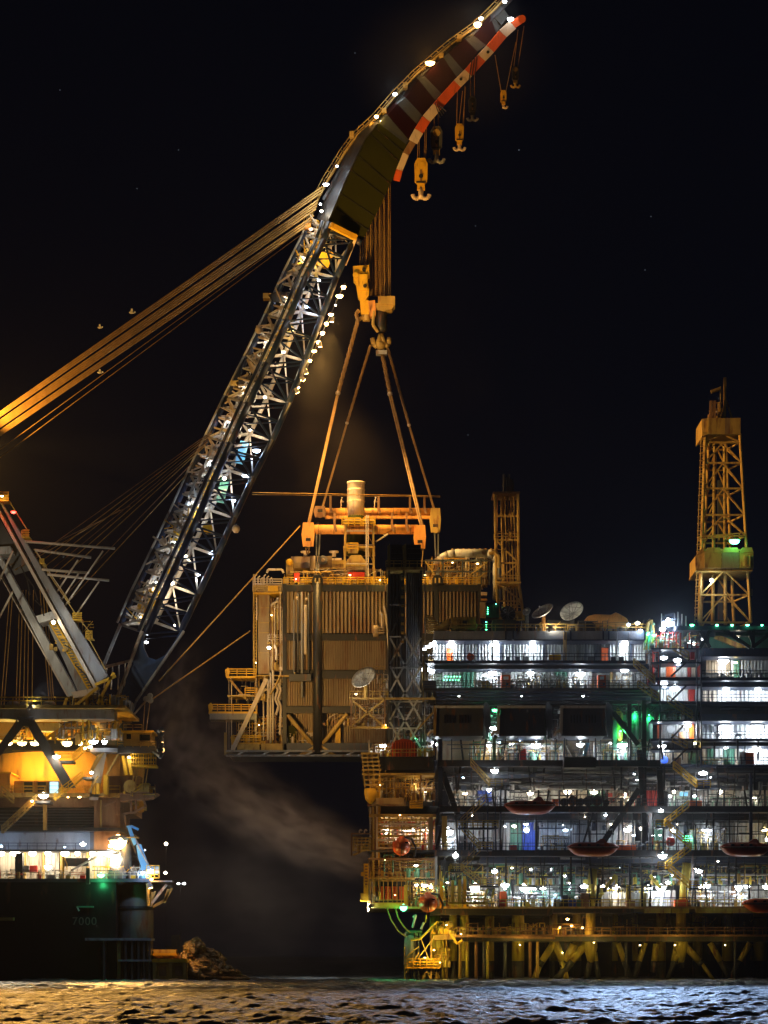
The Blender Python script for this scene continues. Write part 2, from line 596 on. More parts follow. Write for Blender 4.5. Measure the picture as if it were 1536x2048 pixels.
def ship_build():
    Y = SY
    # hull: long box with a rounded corner column
    pts = [(-260, 1764), (232, 1764), (232, 1985), (-260, 1985)]
    MB().prism(pts, Y, Y + 60).build('hull', 'hull', ship)
    c = P(265, 1764, Y)
    k = K(Y)
    zt, z1, z2 = P(0, 1766, Y).z, P(0, 1813, Y).z, P(0, 1880, Y).z
    col = MB().lathe((c.x, Y + 5.0, 0), [(36 * k, z2), (36 * k, z1 - .3), (36 * k, zt)], 28)
    col.build('corner_column', 'hullgrey', ship, smooth=True)
    MB().lathe((c.x, Y + 5.0, 0), [(37.5 * k, z1 - .5), (38.5 * k, z1 - .2), (37.5 * k, z1 + .1)], 28).build('fender_ring', 'black', ship)
    MB().lathe((c.x, Y + 5.0, 0), [(30 * k, -3), (30 * k, z2)], 24).build('lower_column', 'black', ship, smooth=True)
    # ledge above the fender piles
    MB().pbox(170, 303, 1876, 1881, Y - 2.2, Y + 3).build('ledge', 'pale', ship)
    MB().pbox(236, 303, 1919, 1923, Y - 2.4, Y + 2).build('fender_bar', 'pale', ship)
    for i, x in enumerate((206, 234, 249, 262, 275, 286, 297)):
        MB().pbox(x, x + (7 if i == 1 else 4), 1882, 1985, Y - 2.0, Y + 2).build('fender_pile', 'hullgrey' if i != 1 else 'ochre', ship)
    MB().pbox(154, 187, 1812, 1815, Y - .5, Y + .2).build('hull_ledge', 'green', ship)
    MB().pbox(-40, 27, 1835, 1841, Y - 1.2, Y + .2).build('hull_ledge', 'ochre', ship)
    MB().beam(P(154, 1813, Y - .4), P(158, 1822, Y - .4), .2).build('hull_hook', 'pale', ship)
    # name digits on the hull
    cu = bpy.data.curves.new('name_digits', 'FONT')
    cu.body = '7000'
    cu.size = 1.75
    cu.extrude = 0.02
    cu.space_character = 1.12
    cu.materials.append(M['letter'])
    tmp = bpy.data.objects.new('tmp', cu)
    C.objects.link(tmp)
    bpy.context.view_layer.update()
    me = bpy.data.meshes.new_from_object(tmp)
    bpy.data.objects.remove(tmp)
    me.name = 'name_digits'
    t = bpy.data.objects.new('name_digits', me)
    C.objects.link(t)
    t.location = P(144, 1850, Y - 0.06)
    t.rotation_euler = (math.radians(90), 0, 0)
    t.scale = (1.0, 1.0, 1)
    attach(t, ship)
    # main deck bulkhead behind the lamp row
    MB().pbox(-260, 300, 1757, 1764, Y - .5, Y + 40).build('main_deck', 'dark', ship)
    W = 'beige'
    for a, b_, m in ((-60, 30, W), (46, 84, 'yellow'), (86, 118, 'white'), (124, 172, W), (174, 214, W), (216, 244, 'white')):
        MB().corr(a, b_, 1703, 1757, Y + 7, 15, .12).build('bulkhead_panel', m if m != 'yellow' else 'beige', ship)
    for x in (31, 47, 85, 120, 173, 215):
        MB().pbox(x, x + 3, 1703, 1757, Y + 5.6, Y + 7.3).build('bulkhead_post', 'ochre', ship)
    MB().pbox(31, 45, 1706, 1757, Y + 2, Y + 4).build('mooring_post', 'black', ship)
    MB().pbox(59, 74, 1731, 1745, Y + 3, Y + 4).build('locker', 'red', ship)
    MB().pbox(48, 58, 1731, 1745, Y + 3.4, Y + 4).build('locker', 'beige', ship)
    MB().pbox(160, 170, 1749, 1758, Y + 1, Y + 2).build('locker', 'red', ship)
    MB().pbox(94, 110, 1750, 1757, Y + 1, Y + 2).build('winch', 'grey', ship)
    MB().pbox(125, 177, 1716, 1732, Y + 2, Y + 4).build('gangway_box', 'dark', ship)
    MB().tube(P(142, 1741, Y + 1.6), P(194, 1713, Y + 1.6), .17, 8).build('davit_boom', 'pale', ship)
    MB().pbox(125, 128, 1712, 1760, Y + .8, Y + 1.1).build('davit_post', 'yellow', ship)
    MB().path([P(128, 1714, Y + 1), P(134, 1728, Y + 1), P(134, 1740, Y + 1)], .08).build('davit_hose', 'yellow', ship)
    MB().pbox(172, 179, 1736, 1768, Y - 1, Y + 0).build('bollard_post', 'black', ship)
    g = MB().lathe((P(248, 0, Y).x, Y + 3, P(0, 1757, Y).z), [(12 * k, 0), (12 * k, 3.2), (10 * k, 4.8), (6 * k, 5.6)], 18)
    g.build('crane_pedestal', 'dark', ship, smooth=True)
    for x in (228, 240):
        MB().ball(P(x, 1751, Y + 1.2), 1.0, 12, 8, 1, .7, 1.5).build('ventilator', 'grey', ship, smooth=True)
    MB().prism([(224, 1732), (236, 1731), (240, 1757), (222, 1757)], Y + 2.0, Y + 2.6).build('ventilator', 'dark', ship)
    r = MB()
    r.rail(P(-60, 1757, Y - .3), P(30, 1757, Y - .3), 1.1, 1.2, .05)
    r.rail(P(46, 1757, Y - .3), P(172, 1757, Y - .3), 1.0, 1.2, .06)
    r.rail(P(182, 1757, Y - .3), P(292, 1757, Y - .3), 1.0, 1.2, .05)
    r.build('handrail', 'beige', ship)
    clutter(ship, 180, 290, 1730, 1757, Y, Y + 5, 46, ['pale', 'yellow', 'dark', 'grey'], 5)
    clutter(ship, -20, 170, 1738, 1757, Y, Y + 5, 40, ['beige', 'ochre', 'dark', 'red'], 6, .7)
    # deck above the lamps and the blue-lit wall
    MB().pbox(-260, 240, 1699, 1703, Y + 2, Y + 40).build('deck_slab', 'dark', ship)
    MB().corr(-60, 180, 1662, 1699, Y + 9, 60, .06).build('upper_wall', 'pale', ship)
    MB().pbox(180, 200, 1655, 1699, Y + 6, Y + 20).build('upper_wall', 'dark', ship)
    r = MB()
    r.rail(P(-60, 1699, Y + 2.5), P(170, 1699, Y + 2.5), 1.0, 1.4, .04)
    r.build('handrail', 'navy', ship)
    # dark recess with louvres
    MB().pbox(-260, 240, 1655, 1662, Y + 4, Y + 30).build('deck_slab', 'black', ship)
    MB().pbox(-60, 188, 1615, 1656, Y + 8, Y + 20).build('recess_shade_wall', 'black', ship)  # shadow of the recess put in as black paint
    for i in range(7):
        MB().pbox(92, 186, 1617 + i * 5.5, 1619 + i * 5.5, Y + 7.2, Y + 8).build('louvre', 'dark', ship)
        if i < 5:
            MB().pbox(-20, 84, 1620 + i * 7, 1622 + i * 7, Y + 7.2, Y + 8).build('louvre', 'dark', ship)
    MB().pbox(86, 93, 1604, 1660, Y + 3.2, Y + 4).build('post', 'ochre', ship)
    MB().pbox(188, 240, 1590, 1700, Y + 5, Y + 20).build('dark_casing', 'rust', ship)
    MB().pbox(200, 203, 1600, 1655, Y + 4.6, Y + 5).build('casing_post', 'ochre', ship)
    # main sodium-lit drum
    cx = P(90, 0, Y).x
    MB().lathe((cx, Y + 30, 0), [(160 * k, P(0, 1600, Y).z), (160 * k, P(0, 1484, Y).z)], 56).build('crane_tub', 'drum', ship, smooth=True)
    MB().pbox(-260, 248, 1586, 1594, Y + 3, Y + 40).build('deck_slab', 'ochre', ship)
    MB().pbox(-260, 242, 1594, 1614, Y + 6, Y + 40).build('deck_fascia', 'rust', ship)
    MB().pbox(-10, 20, 1547, 1586, Y + 9, Y + 18).build('deck_house', 'drum', ship)
    MB().pbox(-11, 22, 1544, 1547, Y + 8.6, Y + 18).build('house_roof', 'yellow', ship)
    MB().pbox(28, 122, 1562, 1587, Y + 10, Y + 22).build('deck_house', 'drum', ship)
    for a in (47, 74):
        w = MB().pbox(a - 1, a + 20, 1562, 1586, Y + 9.7, Y + 9.95).build('window', 'yellow', ship)
        MB().pbox(a + 1, a + 18, 1564, 1571, Y + 9.55, Y + 9.7).build('pane', 'glass', w)
        MB().pbox(a + 1, a + 18, 1574, 1584, Y + 9.55, Y + 9.7).build('pane', 'glass', w)
    w = MB().pbox(98, 118, 1562, 1588, Y + 7.2, Y + 9.9).build('lit_window', 'grey', ship)
    for i in range(3):
        MB().pbox(100, 116, 1564 + i * 8, 1571 + i * 8, Y + 7.05, Y + 7.18).build('pane', G['cy'], w)
    for i in range(8):
        MB().pbox(24, 235, 1500 + i * 0.0, 1501.2, Y + 4.9 + i * 0, Y + 5).build('tub_seam', 'ochre', ship) if i == 0 else None
    r = MB()
    for a, b_ in (((-60, 1586), (90, 1586)), ((125, 1586), (240, 1586)), ((-60, 1487), (110, 1487)), ((118, 1522), (145, 1522))):
        r.rail(P(*a, Y + 3.4), P(*b_, Y + 3.4), 1.1, 1.5, .06)
    r.build('handrail', 'yellow', ship)
    MB().pbox(115, 147, 1521, 1526, Y + 2, Y + 5).build('landing', 'dark', ship)
    # stairs and catwalks
    stairs(ship, 147, 1521, 178, 1492, Y + 2.5, 1.2, 'yellow')
    stairs(ship, 108, 1600, 165, 1556, Y + 1.0, 1.2, 'yellow')
    stairs(ship, 3, 1666, 72, 1603, Y + 1.0, 1.2, 'ochre')
    stairs(ship, 2, 1586, 26, 1606, Y + 1.0, 1.0, 'ochre')
    MB().pbox(165, 184, 1554, 1558, Y, Y + 5).build('landing', 'dark', ship)
    MB().pbox(70, 100, 1602, 1606, Y, Y + 4).build('landing', 'dark', ship)
    # lower bracing: grey V legs under the girder
    for pts in ([(36, 1432), (68, 1432), (58, 1452), (44, 1452), (8, 1502), (-6, 1502)],
                [(44, 1452), (66, 1436), (162, 1588), (132, 1588), (58, 1452)],
                ):
        pass
    MB().hexa([P(34, 1434, Y + 1), P(68, 1434, Y + 1), P(68, 1434, Y + 4), P(34, 1434, Y + 4),
               P(40, 1452, Y + 1), P(60, 1452, Y + 1), P(60, 1452, Y + 4), P(40, 1452, Y + 4)]).build('frame_leg', 'dark', ship)
    MB().hexa([P(-22, 1520, Y + 1), P(-6, 1520, Y + 1), P(-6, 1520, Y + 4), P(-22, 1520, Y + 4),
               P(33, 1440, Y + 1), P(47, 1452, Y + 1), P(47, 1452, Y + 4), P(33, 1440, Y + 4)]).build('frame_leg', 'dark', ship)
    MB().hexa([P(128, 1576, Y + 1), P(152, 1576, Y + 1), P(152, 1576, Y + 4), P(128, 1576, Y + 4),
               P(54, 1450, Y + 1), P(68, 1438, Y + 1), P(68, 1438, Y + 4), P(54, 1450, Y + 4)]).build('frame_leg', 'dark', ship)
    MB().pbox(-260, 228, 1418, 1438, Y + 1.2, Y + 6).build('box_girder', 'grey', ship)
    MB().pbox(-260, 250, 1410, 1416, Y - .5, Y + 22).build('upper_deck', 'ochre', ship)
    r = MB()
    r.rail(P(-60, 1410, Y - .3), P(140, 1410, Y - .3), 1.2, 2.0, .07)
    r.rail(P(-60, 1410, Y + 12), P(140, 1410, Y + 12), 1.2, 2.0, .07)
    r.build('handrail', 'yellow', ship)
    for a, b_ in ((13, 39), (40, 66), (85, 112)):
        MB().ball(P((a + b_) / 2, 1408, Y + 4), 1.0, 12, 6, (b_ - a) / 2 * k, 1, .5).build('rope_coil', 'beige', ship, smooth=True)
    # machinery between girder and tub
    MB().pbox(60, 118, 1446, 1462, Y + 12, Y + 18).build('winch_house', 'pale', ship)
    MB().pbox(-40, 34, 1436, 1480, Y + 12, Y + 18).build('winch_house', 'beige', ship)
    clutter(ship, 0, 240, 1440, 1478, Y + 14.5, Y + 17, 120, ['yellow', 'ochre', 'dark', 'drum'], 8, 1.5)
    clutter(ship, 100, 240, 1440, 1476, Y + 2, Y + 6, 60, ['yellow', 'ochre', 'grey', 'pale'], 9, 1.2)
    for a, b_ in (((92, 1478), (146, 1440)), ((105, 1476), (152, 1444)), ((178, 1436), (190, 1416))):
        MB().beam(P(*a, Y + 5), P(*b_, Y + 5), .45).build('brace', 'yellow', ship)
    for x, z0, z1 in ((147, 1466, 1486), (170, 1462, 1486)):
        MB().lathe((P(x + 5, 0, Y).x, Y + 3, P(0, z1, Y).z), [(6 * k, 0), (6 * k, (z1 - z0) * k), (7.5 * k, (z1 - z0) * k), (7.5 * k, (z1 - z0 + 3) * k)], 12).build('vent_pipe', 'ochre', ship, smooth=True)
    MB().pbox(164, 167, 1440, 1486, Y + 2, Y + 2.4).build('post', 'yellow', ship)
    MB().pbox(176, 179, 1440, 1470, Y + 2, Y + 2.4).build('post', 'yellow', ship)
    for a, b_ in ((185, 1530, ), (176, 1600)):
        pass
    MB().hexa([P(178, 1600, Y + 3), P(196, 1600, Y + 3), P(196, 1600, Y + 6), P(178, 1600, Y + 6),
               P(190, 1520, Y + 3), P(214, 1500, Y + 3), P(214, 1500, Y + 6), P(190, 1520, Y + 6)]).build('kingpost_leg', 'pale', ship)
    MB().pbox(214, 240, 1508, 1552, Y + 4, Y + 8).build('kingpost_casing', 'drum', ship)
    MB().pbox(180, 250, 1496, 1504, Y + 1, Y + 10).build('crane_deck', 'grey', ship)
    for a, b_ in (((183, 1544), (210, 1500)), ((180, 1546), (198, 1508)), ((212, 1552), (238, 1506)), ((196, 1552), (178, 1584))):
        MB().beam(P(*a, Y + 1.5), P(*b_, Y + 1.5), .3).build('brace', 'ochre', ship)
    # operator cab at the right-hand end
    cab = MB().pbox(247, 303, 1465, 1492, Y - 1, Y + 5).build('operator_cab', 'ochre', ship)
    MB().pbox(244, 307, 1461, 1465, Y - 1.4, Y + 5.4).build('roof', 'yellow', cab)
    MB().pbox(253, 262, 1468, 1478, Y - 1.15, Y - .98).build('pane', 'glass', cab)
    MB().pbox(279, 300, 1469, 1484, Y - 1.15, Y - .98).build('pane', 'glass', cab)
    MB().pbox(235, 310, 1492, 1506, Y - 1.3, Y + 6).build('cab_deck', 'dark', ship)
    r = MB()
    r.rail(P(247, 1461, Y - 1), P(284, 1461, Y - 1), .9, 1.0, .06)
    r.rail(P(235, 1494, Y - 1.4), P(312, 1494, Y - 1.4), .9, 1.0, .06)
    r.build('handrail', 'ochre', ship)
    bk = MB().pbox(262, 312, 1529, 1533, Y - 1, Y + 3).build('access_basket', 'yellow', ship)
    r = MB()
    for x in range(262, 313, 5):
        r.beam(P(x, 1530, Y - 1), P(x, 1507, Y - 1), .1)
    for y in (1508, 1516, 1524):
        r.beam(P(262, y, Y - 1), P(312, y, Y - 1), .12)
    r.build('basket_rail', 'yellow', bk)
    for x in (246, 256):
        MB().beam(P(x, 1512, Y + .5), P(x + 7, 1550, Y + .5), .5).build('cab_strut', 'yellow', ship)
    for x in (270, 276, 290, 296):
        MB().tube(P(x, 1534, Y + 1), P(x - 6, 1575, Y + 1), .1, 6).build('hanging_rope', 'rope', ship)
    for x in (208, 214):
        pass
    # right-hand part of the lower deck
    MB().pbox(207, 215, 1550, 1588, Y + 1, Y + 3).build('ladder_post', 'yellow', ship)
    MB().pbox(216, 280, 1552, 1588, Y + 4, Y + 10).build('machinery_house', 'rust', ship)
    for x in (184, 192):
        MB().pbox(x, x + 7, 1566, 1588, Y + 2, Y + 3).build('locker', 'yellow', ship)
    wheel = MB().lathe((P(259, 0, Y).x, Y + 1, P(0, 1572, Y).z), [(.4, -.3), (1.0, -.3), (1.0, .3), (.4, .3)], 20, 'y')
    wheel.build('winch_drum', 'ochre', ship)
    MB().pbox(277, 298, 1566, 1590, Y + 1, Y + 4).build('machinery_house', 'ochre', ship)
    MB().prism([(240, 1586), (315, 1586), (300, 1596), (240, 1602)], Y + 1, Y + 6).build('outboard_deck', 'rust', ship)
    clutter(ship, 236, 308, 1568, 1592, Y, Y + 3, 30, ['ochre', 'rust', 'yellow'], 12, 1.0)
    for a, b_ in (((208, 1612), (234, 1600)), ((234, 1596), (234, 1630)), ((247, 1628), (274, 1624)), ((249, 1628), (252, 1660)),
                  ((262, 1602), (262, 1624)), ((272, 1600), (272, 1622)), ((286, 1594), (292, 1614)), ((274, 1622), (292, 1612))):
        MB().beam(P(*a, Y + 2), P(*b_, Y + 2), .3).build('brace', 'rust', ship)
    # outboard bracket below deck level on the right
    MB().pbox(292, 344, 1761, 1764, Y + 1, Y + 5).build('outboard_platform', 'beige', ship)
    for a, b_, m in (((300, 1812), (334, 1768), 'beige'), ((306, 1814), (330, 1800), 'ochre'), ((330, 1800), (344, 1776), 'ochre'),
                     ((328, 1806), (338, 1778), 'ochre'), ((300, 1766), (299, 1812), 'yellow')):
        MB().beam(P(*a, Y + 2), P(*b_, Y + 2), .42).build('bracket_strut', m, ship)
    MB().prism([(292, 1766), (299, 1766), (299, 1812), (294, 1812)], Y - .5, Y + 3).build('bracket_plate', 'ochre', ship)
    MB().prism([(301, 1784), (313, 1782), (302, 1810)], Y + 2, Y + 2.5).build('bracket_plate', 'ochre', ship)
    # lamps
    for x, p in ((2, 200), (30, 260), (65, 300), (96, 260), (130, 160), (155, 160), (185, 200), (203, 160), (217, 160), (228, 260), (240, 300), (250, 160)):
        lamp(ship, x, 1706 + (5 if x > 225 else 0), Y + 4.5, 's', p, 2.1, off=(0, -.4, -.5))
    lamp(ship, 96, 1733, Y + 3, 's', 240, 2.4)
    lamp(ship, 232, 1716, Y + 2, 's', 200, 2.2)
    lamp(ship, 236, 1684, Y + 2, 'o', 900, 4.6)
    lamp(ship, 246, 1683, Y + 2, 'y', 200, 2.0)
    lamp(ship, 222, 1691, Y + 2, 'w', 200, 1.4)
    lamp(ship, 202, 1750, Y - 1.4, 'g', 380, 1.9, off=(0, -.2, -.8))
    spot(ship, P(204, 1756, Y - 2.6), P(185, 1985, Y - 9), 9000, 'g', 50, .9, housing=False)  # unseen beam added to tint the water green below the lamp
    lamp(ship, 166, 1688, Y + 4.5, 'w', 120, 1.2, off=(0, -.4, .6))
    lamp(ship, 130, 1694, Y + 5, 'b', 300, .5, off=(2, 0, .2))
    lamp(ship, 3, 1692, Y + 5, 'b', 340, .9, off=(0, 0, .2))
    for x, c_, p in ((18, 'y', 1100), (44, 'y', 650), (70, 'y', 1100), (134, 'y', 900), (160, 'y', 500), (-30, 'y', 1000)):
        lamp(ship, x, 1486, Y + 13.5, c_, p * 1.6, 2.1, off=(0, -.3, -1.2))
    lamp(ship, 187, 1483, Y + 1, 'w', 60, 1.8)
    lamp(ship, 209, 1483, Y + 1, 'w', 60, 1.9)
    lamp(ship, 113, 1513, Y + .5, 's', 260, 1.7)
    lamp(ship, 183, 1545, Y - .3, 's', 220, 1.3)
    lamp(ship, 87, 1591, Y + .2, 's', 350, 2.0)
    lamp(ship, 64, 1602, Y + .5, 'o', 120, 1.0)
    lamp(ship, 136, 1594, Y + 1, 'o', 60, .7, light=False)
    lamp(ship, 159, 1594, Y + 1, 'o', 60, .8, light=False)
    lamp(ship, 180, 1494, Y + 1, 'o', 60, 1.2)
    lamp(ship, 170, 1496, Y + 1, 'o', 60, 1.0)
    lamp(ship, 258, 1514, Y - 1, 's', 200, .9)
    lamp(ship, 331, 1745, Y + 3, 's', 60, 1.1)
    spot(ship, P(-40, 1650, Y - 3), Vector((-30, -200, 0)), 30000, 's', 70, .7)  # added flood, brightens the foreground sea
    spot(ship, P(300, 1772, Y - 1), P(345, 1935, -16), 6000, 'o', 60, .7)  # flood added to warm the pontoon and heap
    spot(ship, P(240, 1680, Y - 3), Vector((5, -200, 0)), 60000, 'o', 75, .8)  # second added flood for the sea, in sodium colour
    lamp(ship, 302, 1758, Y + .5, 'o', 420, 1.4, off=(0, -.6, .3))
ship_build()

# knuckle-boom deck crane, light blue
dc = thing('deck_crane', 'small light blue knuckle boom deck crane at the right end of the ship', 'crane', P(285, 1757, SY + 1))
def deck_crane():
    Y = SY + 1
    MB().lathe((P(288, 0, Y).x, Y + 1, P(0, 1757, Y).z), [(1.0, 0), (1.0, 1.2), (.7, 1.6)], 14).build('pedestal', 'lblue', dc, smooth=True)
    MB().hexa([P(272, 1690, Y), P(282, 1688, Y), P(282, 1688, Y + 1), P(272, 1690, Y + 1),
               P(281, 1742, Y), P(300, 1736, Y), P(300, 1736, Y + 1), P(281, 1742, Y + 1)]).build('main_boom', 'lblue', dc)
    MB().hexa([P(252, 1652, Y), P(261, 1650, Y), P(261, 1650, Y + .8), P(252, 1652, Y + .8),
               P(266, 1692, Y), P(273, 1688, Y), P(273, 1688, Y + .8), P(266, 1692, Y + .8)]).build('jib', 'lblue', dc)
    MB().tube(P(262, 1652, Y + .3), P(277, 1659, Y + .3), .2, 8).build('jib_tip', 'lblue', dc)
    MB().tube(P(263, 1665, Y + .4), P(283, 1700, Y + .4), .14, 8).build('ram', 'pale', dc)
    MB().tube(P(276, 1690, Y - .2), P(296, 1728, Y - .2), .14, 8).build('ram', 'pale', dc)
    MB().path([P(254, 1655, Y - .2), P(262, 1680, Y - .3), P(270, 1700, Y - .3), P(282, 1735, Y - .3)], .06).build('hose', 'black', dc)
    cab = MB().pbox(294, 317, 1733, 1747, Y - 1, Y + 1).build('control_cage', 'pale', dc)
    r = MB()
    for x in (293, 301, 309, 318):
        r.beam(P(x, 1756, Y - 1.1), P(x, 1731, Y - 1.1), .12)
    for y in (1731, 1740, 1749, 1756):
        r.beam(P(293, y, Y - 1.1), P(318, y, Y - 1.1), .12)
    r.build('cage_bar', 'yellow', cab)
    MB().pbox(253, 276, 1674, 1675.5, Y - .6, Y + 1.5).build('service_platform', 'ochre', dc)
    lamp(dc, 301, 1741, Y - 2, 'b', 240, 1.1)
    lamp(dc, 285, 1745, Y - 1.5, 'b', 240, 1.0)
    lamp(dc, 290, 1700, Y - 5.0, 'b', 1500, .4, off=(.5, -2, 0))  # small lamp added out front to brighten the crane
deck_crane()
# ------------------------------------------------------------------ the heavy lift crane on the ship
crane = thing('heavy_lift_crane', 'huge lattice boom crane with olive, maroon and grey striped upper boom lifting the module', 'crane', P(245, 1425, 8))
def lerp2(path, y):
    for (x0, y0), (x1, y1) in zip(path[:-1], path[1:]):
        if min(y0, y1) <= y <= max(y0, y1) and y0 != y1:
            return x0 + (x1 - x0) * (y - y0) / (y1 - y0)
    return path[0][0] if abs(y - path[0][1]) < abs(y - path[-1][1]) else path[-1][0]
MP = [(658, 446), (647, 481), (611, 556), (575, 642), (535, 728), (497, 808), (461, 888), (426, 964), (393, 1041), (358, 1118), (320, 1201), (292, 1267), (237, 1400)]
RP = [(722, 486), (708, 478), (672, 556), (643, 634), (610, 722), (577, 807), (544, 882), (506, 956), (468, 1036), (434, 1111), (396, 1190), (361, 1263), (268, 1402)]
def bd(y):
    return 52 - 42 * (y - 446) / (1400 - 446)          # the boom leans away from the ship
def boom():
    Mn = [P(x, y, bd(y)) for x, y in MP]
    Rn = [P(x, y, bd(y) + 2.5) for x, y in RP]
    off = []
    for i, (x, y) in enumerate(MP):
        t = (y - 446) / (1400 - 446)
        off.append((-36 - 15 * min(1, t * 1.2), -8 - 12 * t))
    LPx = [(x + o[0], y + o[1]) for (x, y), o in zip(MP, off)]
    Ln = [P(x, y, bd(MP[i][1]) + 6.0) for i, (x, y) in enumerate(LPx)]
    Fn = []
    for i, (x, y) in enumerate(RP):
        Fn.append(P(x + off[i][0], y + off[i][1], bd(MP[i][1]) + 8.5))
    def chord(nodes, w, m):
        for a, b_ in zip(nodes[:-1], nodes[1:]):
            MB().tube(a, b_, w, 8).build('boom_chord', m, crane, smooth=True)
    chord(Mn[:12], .58, 'boomnavy')
    chord(Rn[:12], .55, 'boomnavy')
    chord([p + Vector((-1.25, .8, .5)) for p in Mn[:12]], .36, 'boomnavy')
    chord([p + Vector((-.9, .3, .35)) for p in Mn[:12]], .12, 'pale')
    chord(Ln[:12], .5, 'boomnavy')
    chord([p + Vector((-.5, -.3, .3)) for p in Ln[:12]], .2, 'pale')
    chord(Fn[:12], .4, 'beige')
    for i in range(12):
        if i > 0:
            for d in (0, .8):
                q = Vector((0, 0, -d))
                MB().beam(Mn[i] + q, Rn[i] + q * .8, .24).build('boom_brace', 'boomnavy', crane)
            MB().beam(Ln[i], Mn[i], .34).build('boom_brace', 'grey', crane)
            MB().beam(Fn[i], Ln[i], .5).build('boom_brace', 'beige', crane)
            MB().beam(Fn[i], Rn[i], .4).build('boom_brace', 'beige', crane)
        if i < 11:
            mm = (Mn[i] + Mn[i + 1]) / 2
            mr = (Rn[i] + Rn[i + 1]) / 2
            MB().beam(Mn[i], Rn[i + 1], .36).build('boom_brace', 'boomnavy', crane)
            MB().beam(Mn[i] + Vector((0, 0, -1)), mr, .3).build('boom_brace', 'boomnavy', crane)
            MB().beam(Mn[i].lerp(Mn[i+1], .45), Rn[i + 1], .28).build('boom_brace', 'boomnavy', crane)
            # left side face
            ml = (Ln[i] + Ln[i + 1]) / 2
            MB().beam(mm, Ln[i], .34).build('boom_brace', 'beige', crane)
            MB().beam(mm, Ln[i + 1], .34).build('boom_brace', 'pale', crane)
            MB().beam(mm, ml, .3).build('boom_brace', 'beige', crane)
            MB().beam(mm, mr, .2).build('boom_brace', 'boomnavy', crane)
            MB().beam(mm.lerp(Mn[i], .5), mr, .2).build('boom_brace', 'boomnavy', crane)
            MB().beam(ml.lerp(Ln[i], .5), mm.lerp(Mn[i], .5), .26).build('boom_brace', 'pale', crane)
            MB().beam(ml.lerp(Ln[i + 1], .5), mm.lerp(Mn[i + 1], .5), .26).build('boom_brace', 'beige', crane)
            # far faces, lit from inside
            mfa = (Fn[i] + Fn[i + 1]) / 2
            MB().beam(mfa, ml, .5).build('boom_brace', 'beige', crane)
            MB().beam(mfa.lerp(Fn[i], .5), ml.lerp(Ln[i], .5), .3).build('boom_brace', 'beige', crane)
            MB().beam(mfa.lerp(Fn[i + 1], .5), ml, .3).build('boom_brace', 'beige', crane)
            mf = (Fn[i] + Fn[i + 1]) / 2
            MB().beam(Ln[i], Fn[i + 1], .45).build('boom_brace', 'beige', crane)
            MB().beam(Rn[i + 1], Fn[i], .28).build('boom_brace', 'beige', crane)
            MB().beam(mr, mf, .3).build('boom_brace', 'beige', crane)
            # inner gangway and sheave gear
            ga, gb = (Ln[i] * .35 + Fn[i] * .65), (Ln[i + 1] * .35 + Fn[i + 1] * .65)
            sh = Vector((0, -1.5, 0))
            MB().beam(ga + sh, gb + sh, 1.0, .15).build('boom_gangway', 'yellow' if i in (0, 1, 3, 7, 8, 9, 10) else 'green', crane)
            r = MB().rail(ga + sh, gb + sh, 1.0, 1.6, .06)
            r.build('handrail', 'yellow', crane)
            if i in (8,):
                c = (Mn[i] + Rn[i] + Fn[i + 1]) / 3
                MB().lathe(c, [(.5, -.4), (.9, -.4), (.9, .4), (.5, .4)], 18, 'y').build('guide_sheave', 'yellow', crane)
    Rb = random.Random(77)
    for i in range(11):
        ib = MB(); ib2 = MB()
        for q in range(46):
            u, v, w_ = Rb.random(), Rb.random(), Rb.uniform(.25, .8)
            a = (Ln[i].lerp(Ln[i + 1], u) * (1 - w_) + Fn[i].lerp(Fn[i + 1], u) * w_) + Vector((0, -Rb.uniform(.3, 3.5), 0))
            d = (Mn[i + 1] - Mn[i]).normalized() if Rb.random() < .45 else Vector((Rb.uniform(-1, 1), Rb.uniform(-.3, .3), Rb.uniform(-1, 1))).normalized()
            (ib if Rb.random() < .6 else ib2).beam(a, a + d * Rb.uniform(1.0, 3.6), Rb.uniform(.1, .34))
        ib.build('inner_fittings', 'beige', crane, kind='stuff')
        ib2.build('inner_fittings', 'yellow' if i in (0, 1, 8, 10) else 'pale', crane, kind='stuff')
    # plates inside the boom
    for i, m in ((6, 'lblue'), (7, 'green')):
        a, b_ = Mn[i] * .2 + Fn[i] * .8, Rn[i + 1] * .3 + Fn[i + 1] * .7
        MB().beam(a.lerp(b_, .15), a.lerp(b_, .75), 1.5, .15).build('inner_plate', m, crane)
    # inner hoist wires
    for j in range(5):
        q = (j - 2) * .5
        MB().tube(Ln[0] * .5 + Fn[0] * .5 + Vector((q, 0, 0)), Ln[11] * .6 + Fn[11] * .4 + Vector((q, 0, 0)), .1, 5).build('hoist_wire', 'pale', crane)
    # dark brackets on the left edge
    for px, py in ((540, 590), (475, 765)):
        y = bd(py) + 4
        MB().prism([(px - 4, py), (px + 14, py - 8), (px + 40, py - 4), (px + 36, py + 12), (px + 6, py + 14)], y, y + 3).build('rope_guide', 'black', crane)
        MB().pbox(px - 14, px + 2, py - 4, py + 6, y, y + 2).build('guide_cage', 'ochre', crane)
    for px, py in ((472, 1058), (326, 1084), (518, 660)):
        y = bd(py) - 1
        MB().ball(P(px, py, y), .7, 10, 6).build('float_lamp_pod', 'beige', crane, smooth=True)
    # solid boom foot
    MB().prism([(286, 1262), (287, 1295), (296, 1314), (312, 1320), (330, 1310), (348, 1285), (361, 1260), (366, 1262), (270, 1402), (262, 1424), (236, 1412)], bd(1330) - .5, bd(1330) + 2.5).build('boom_foot', 'blueleg', crane)
    MB().tube(P(368, 1262, bd(1330) - .6), P(272, 1402, bd(1330) - .6), .22, 8).build('foot_edge_pipe', 'pale', crane)
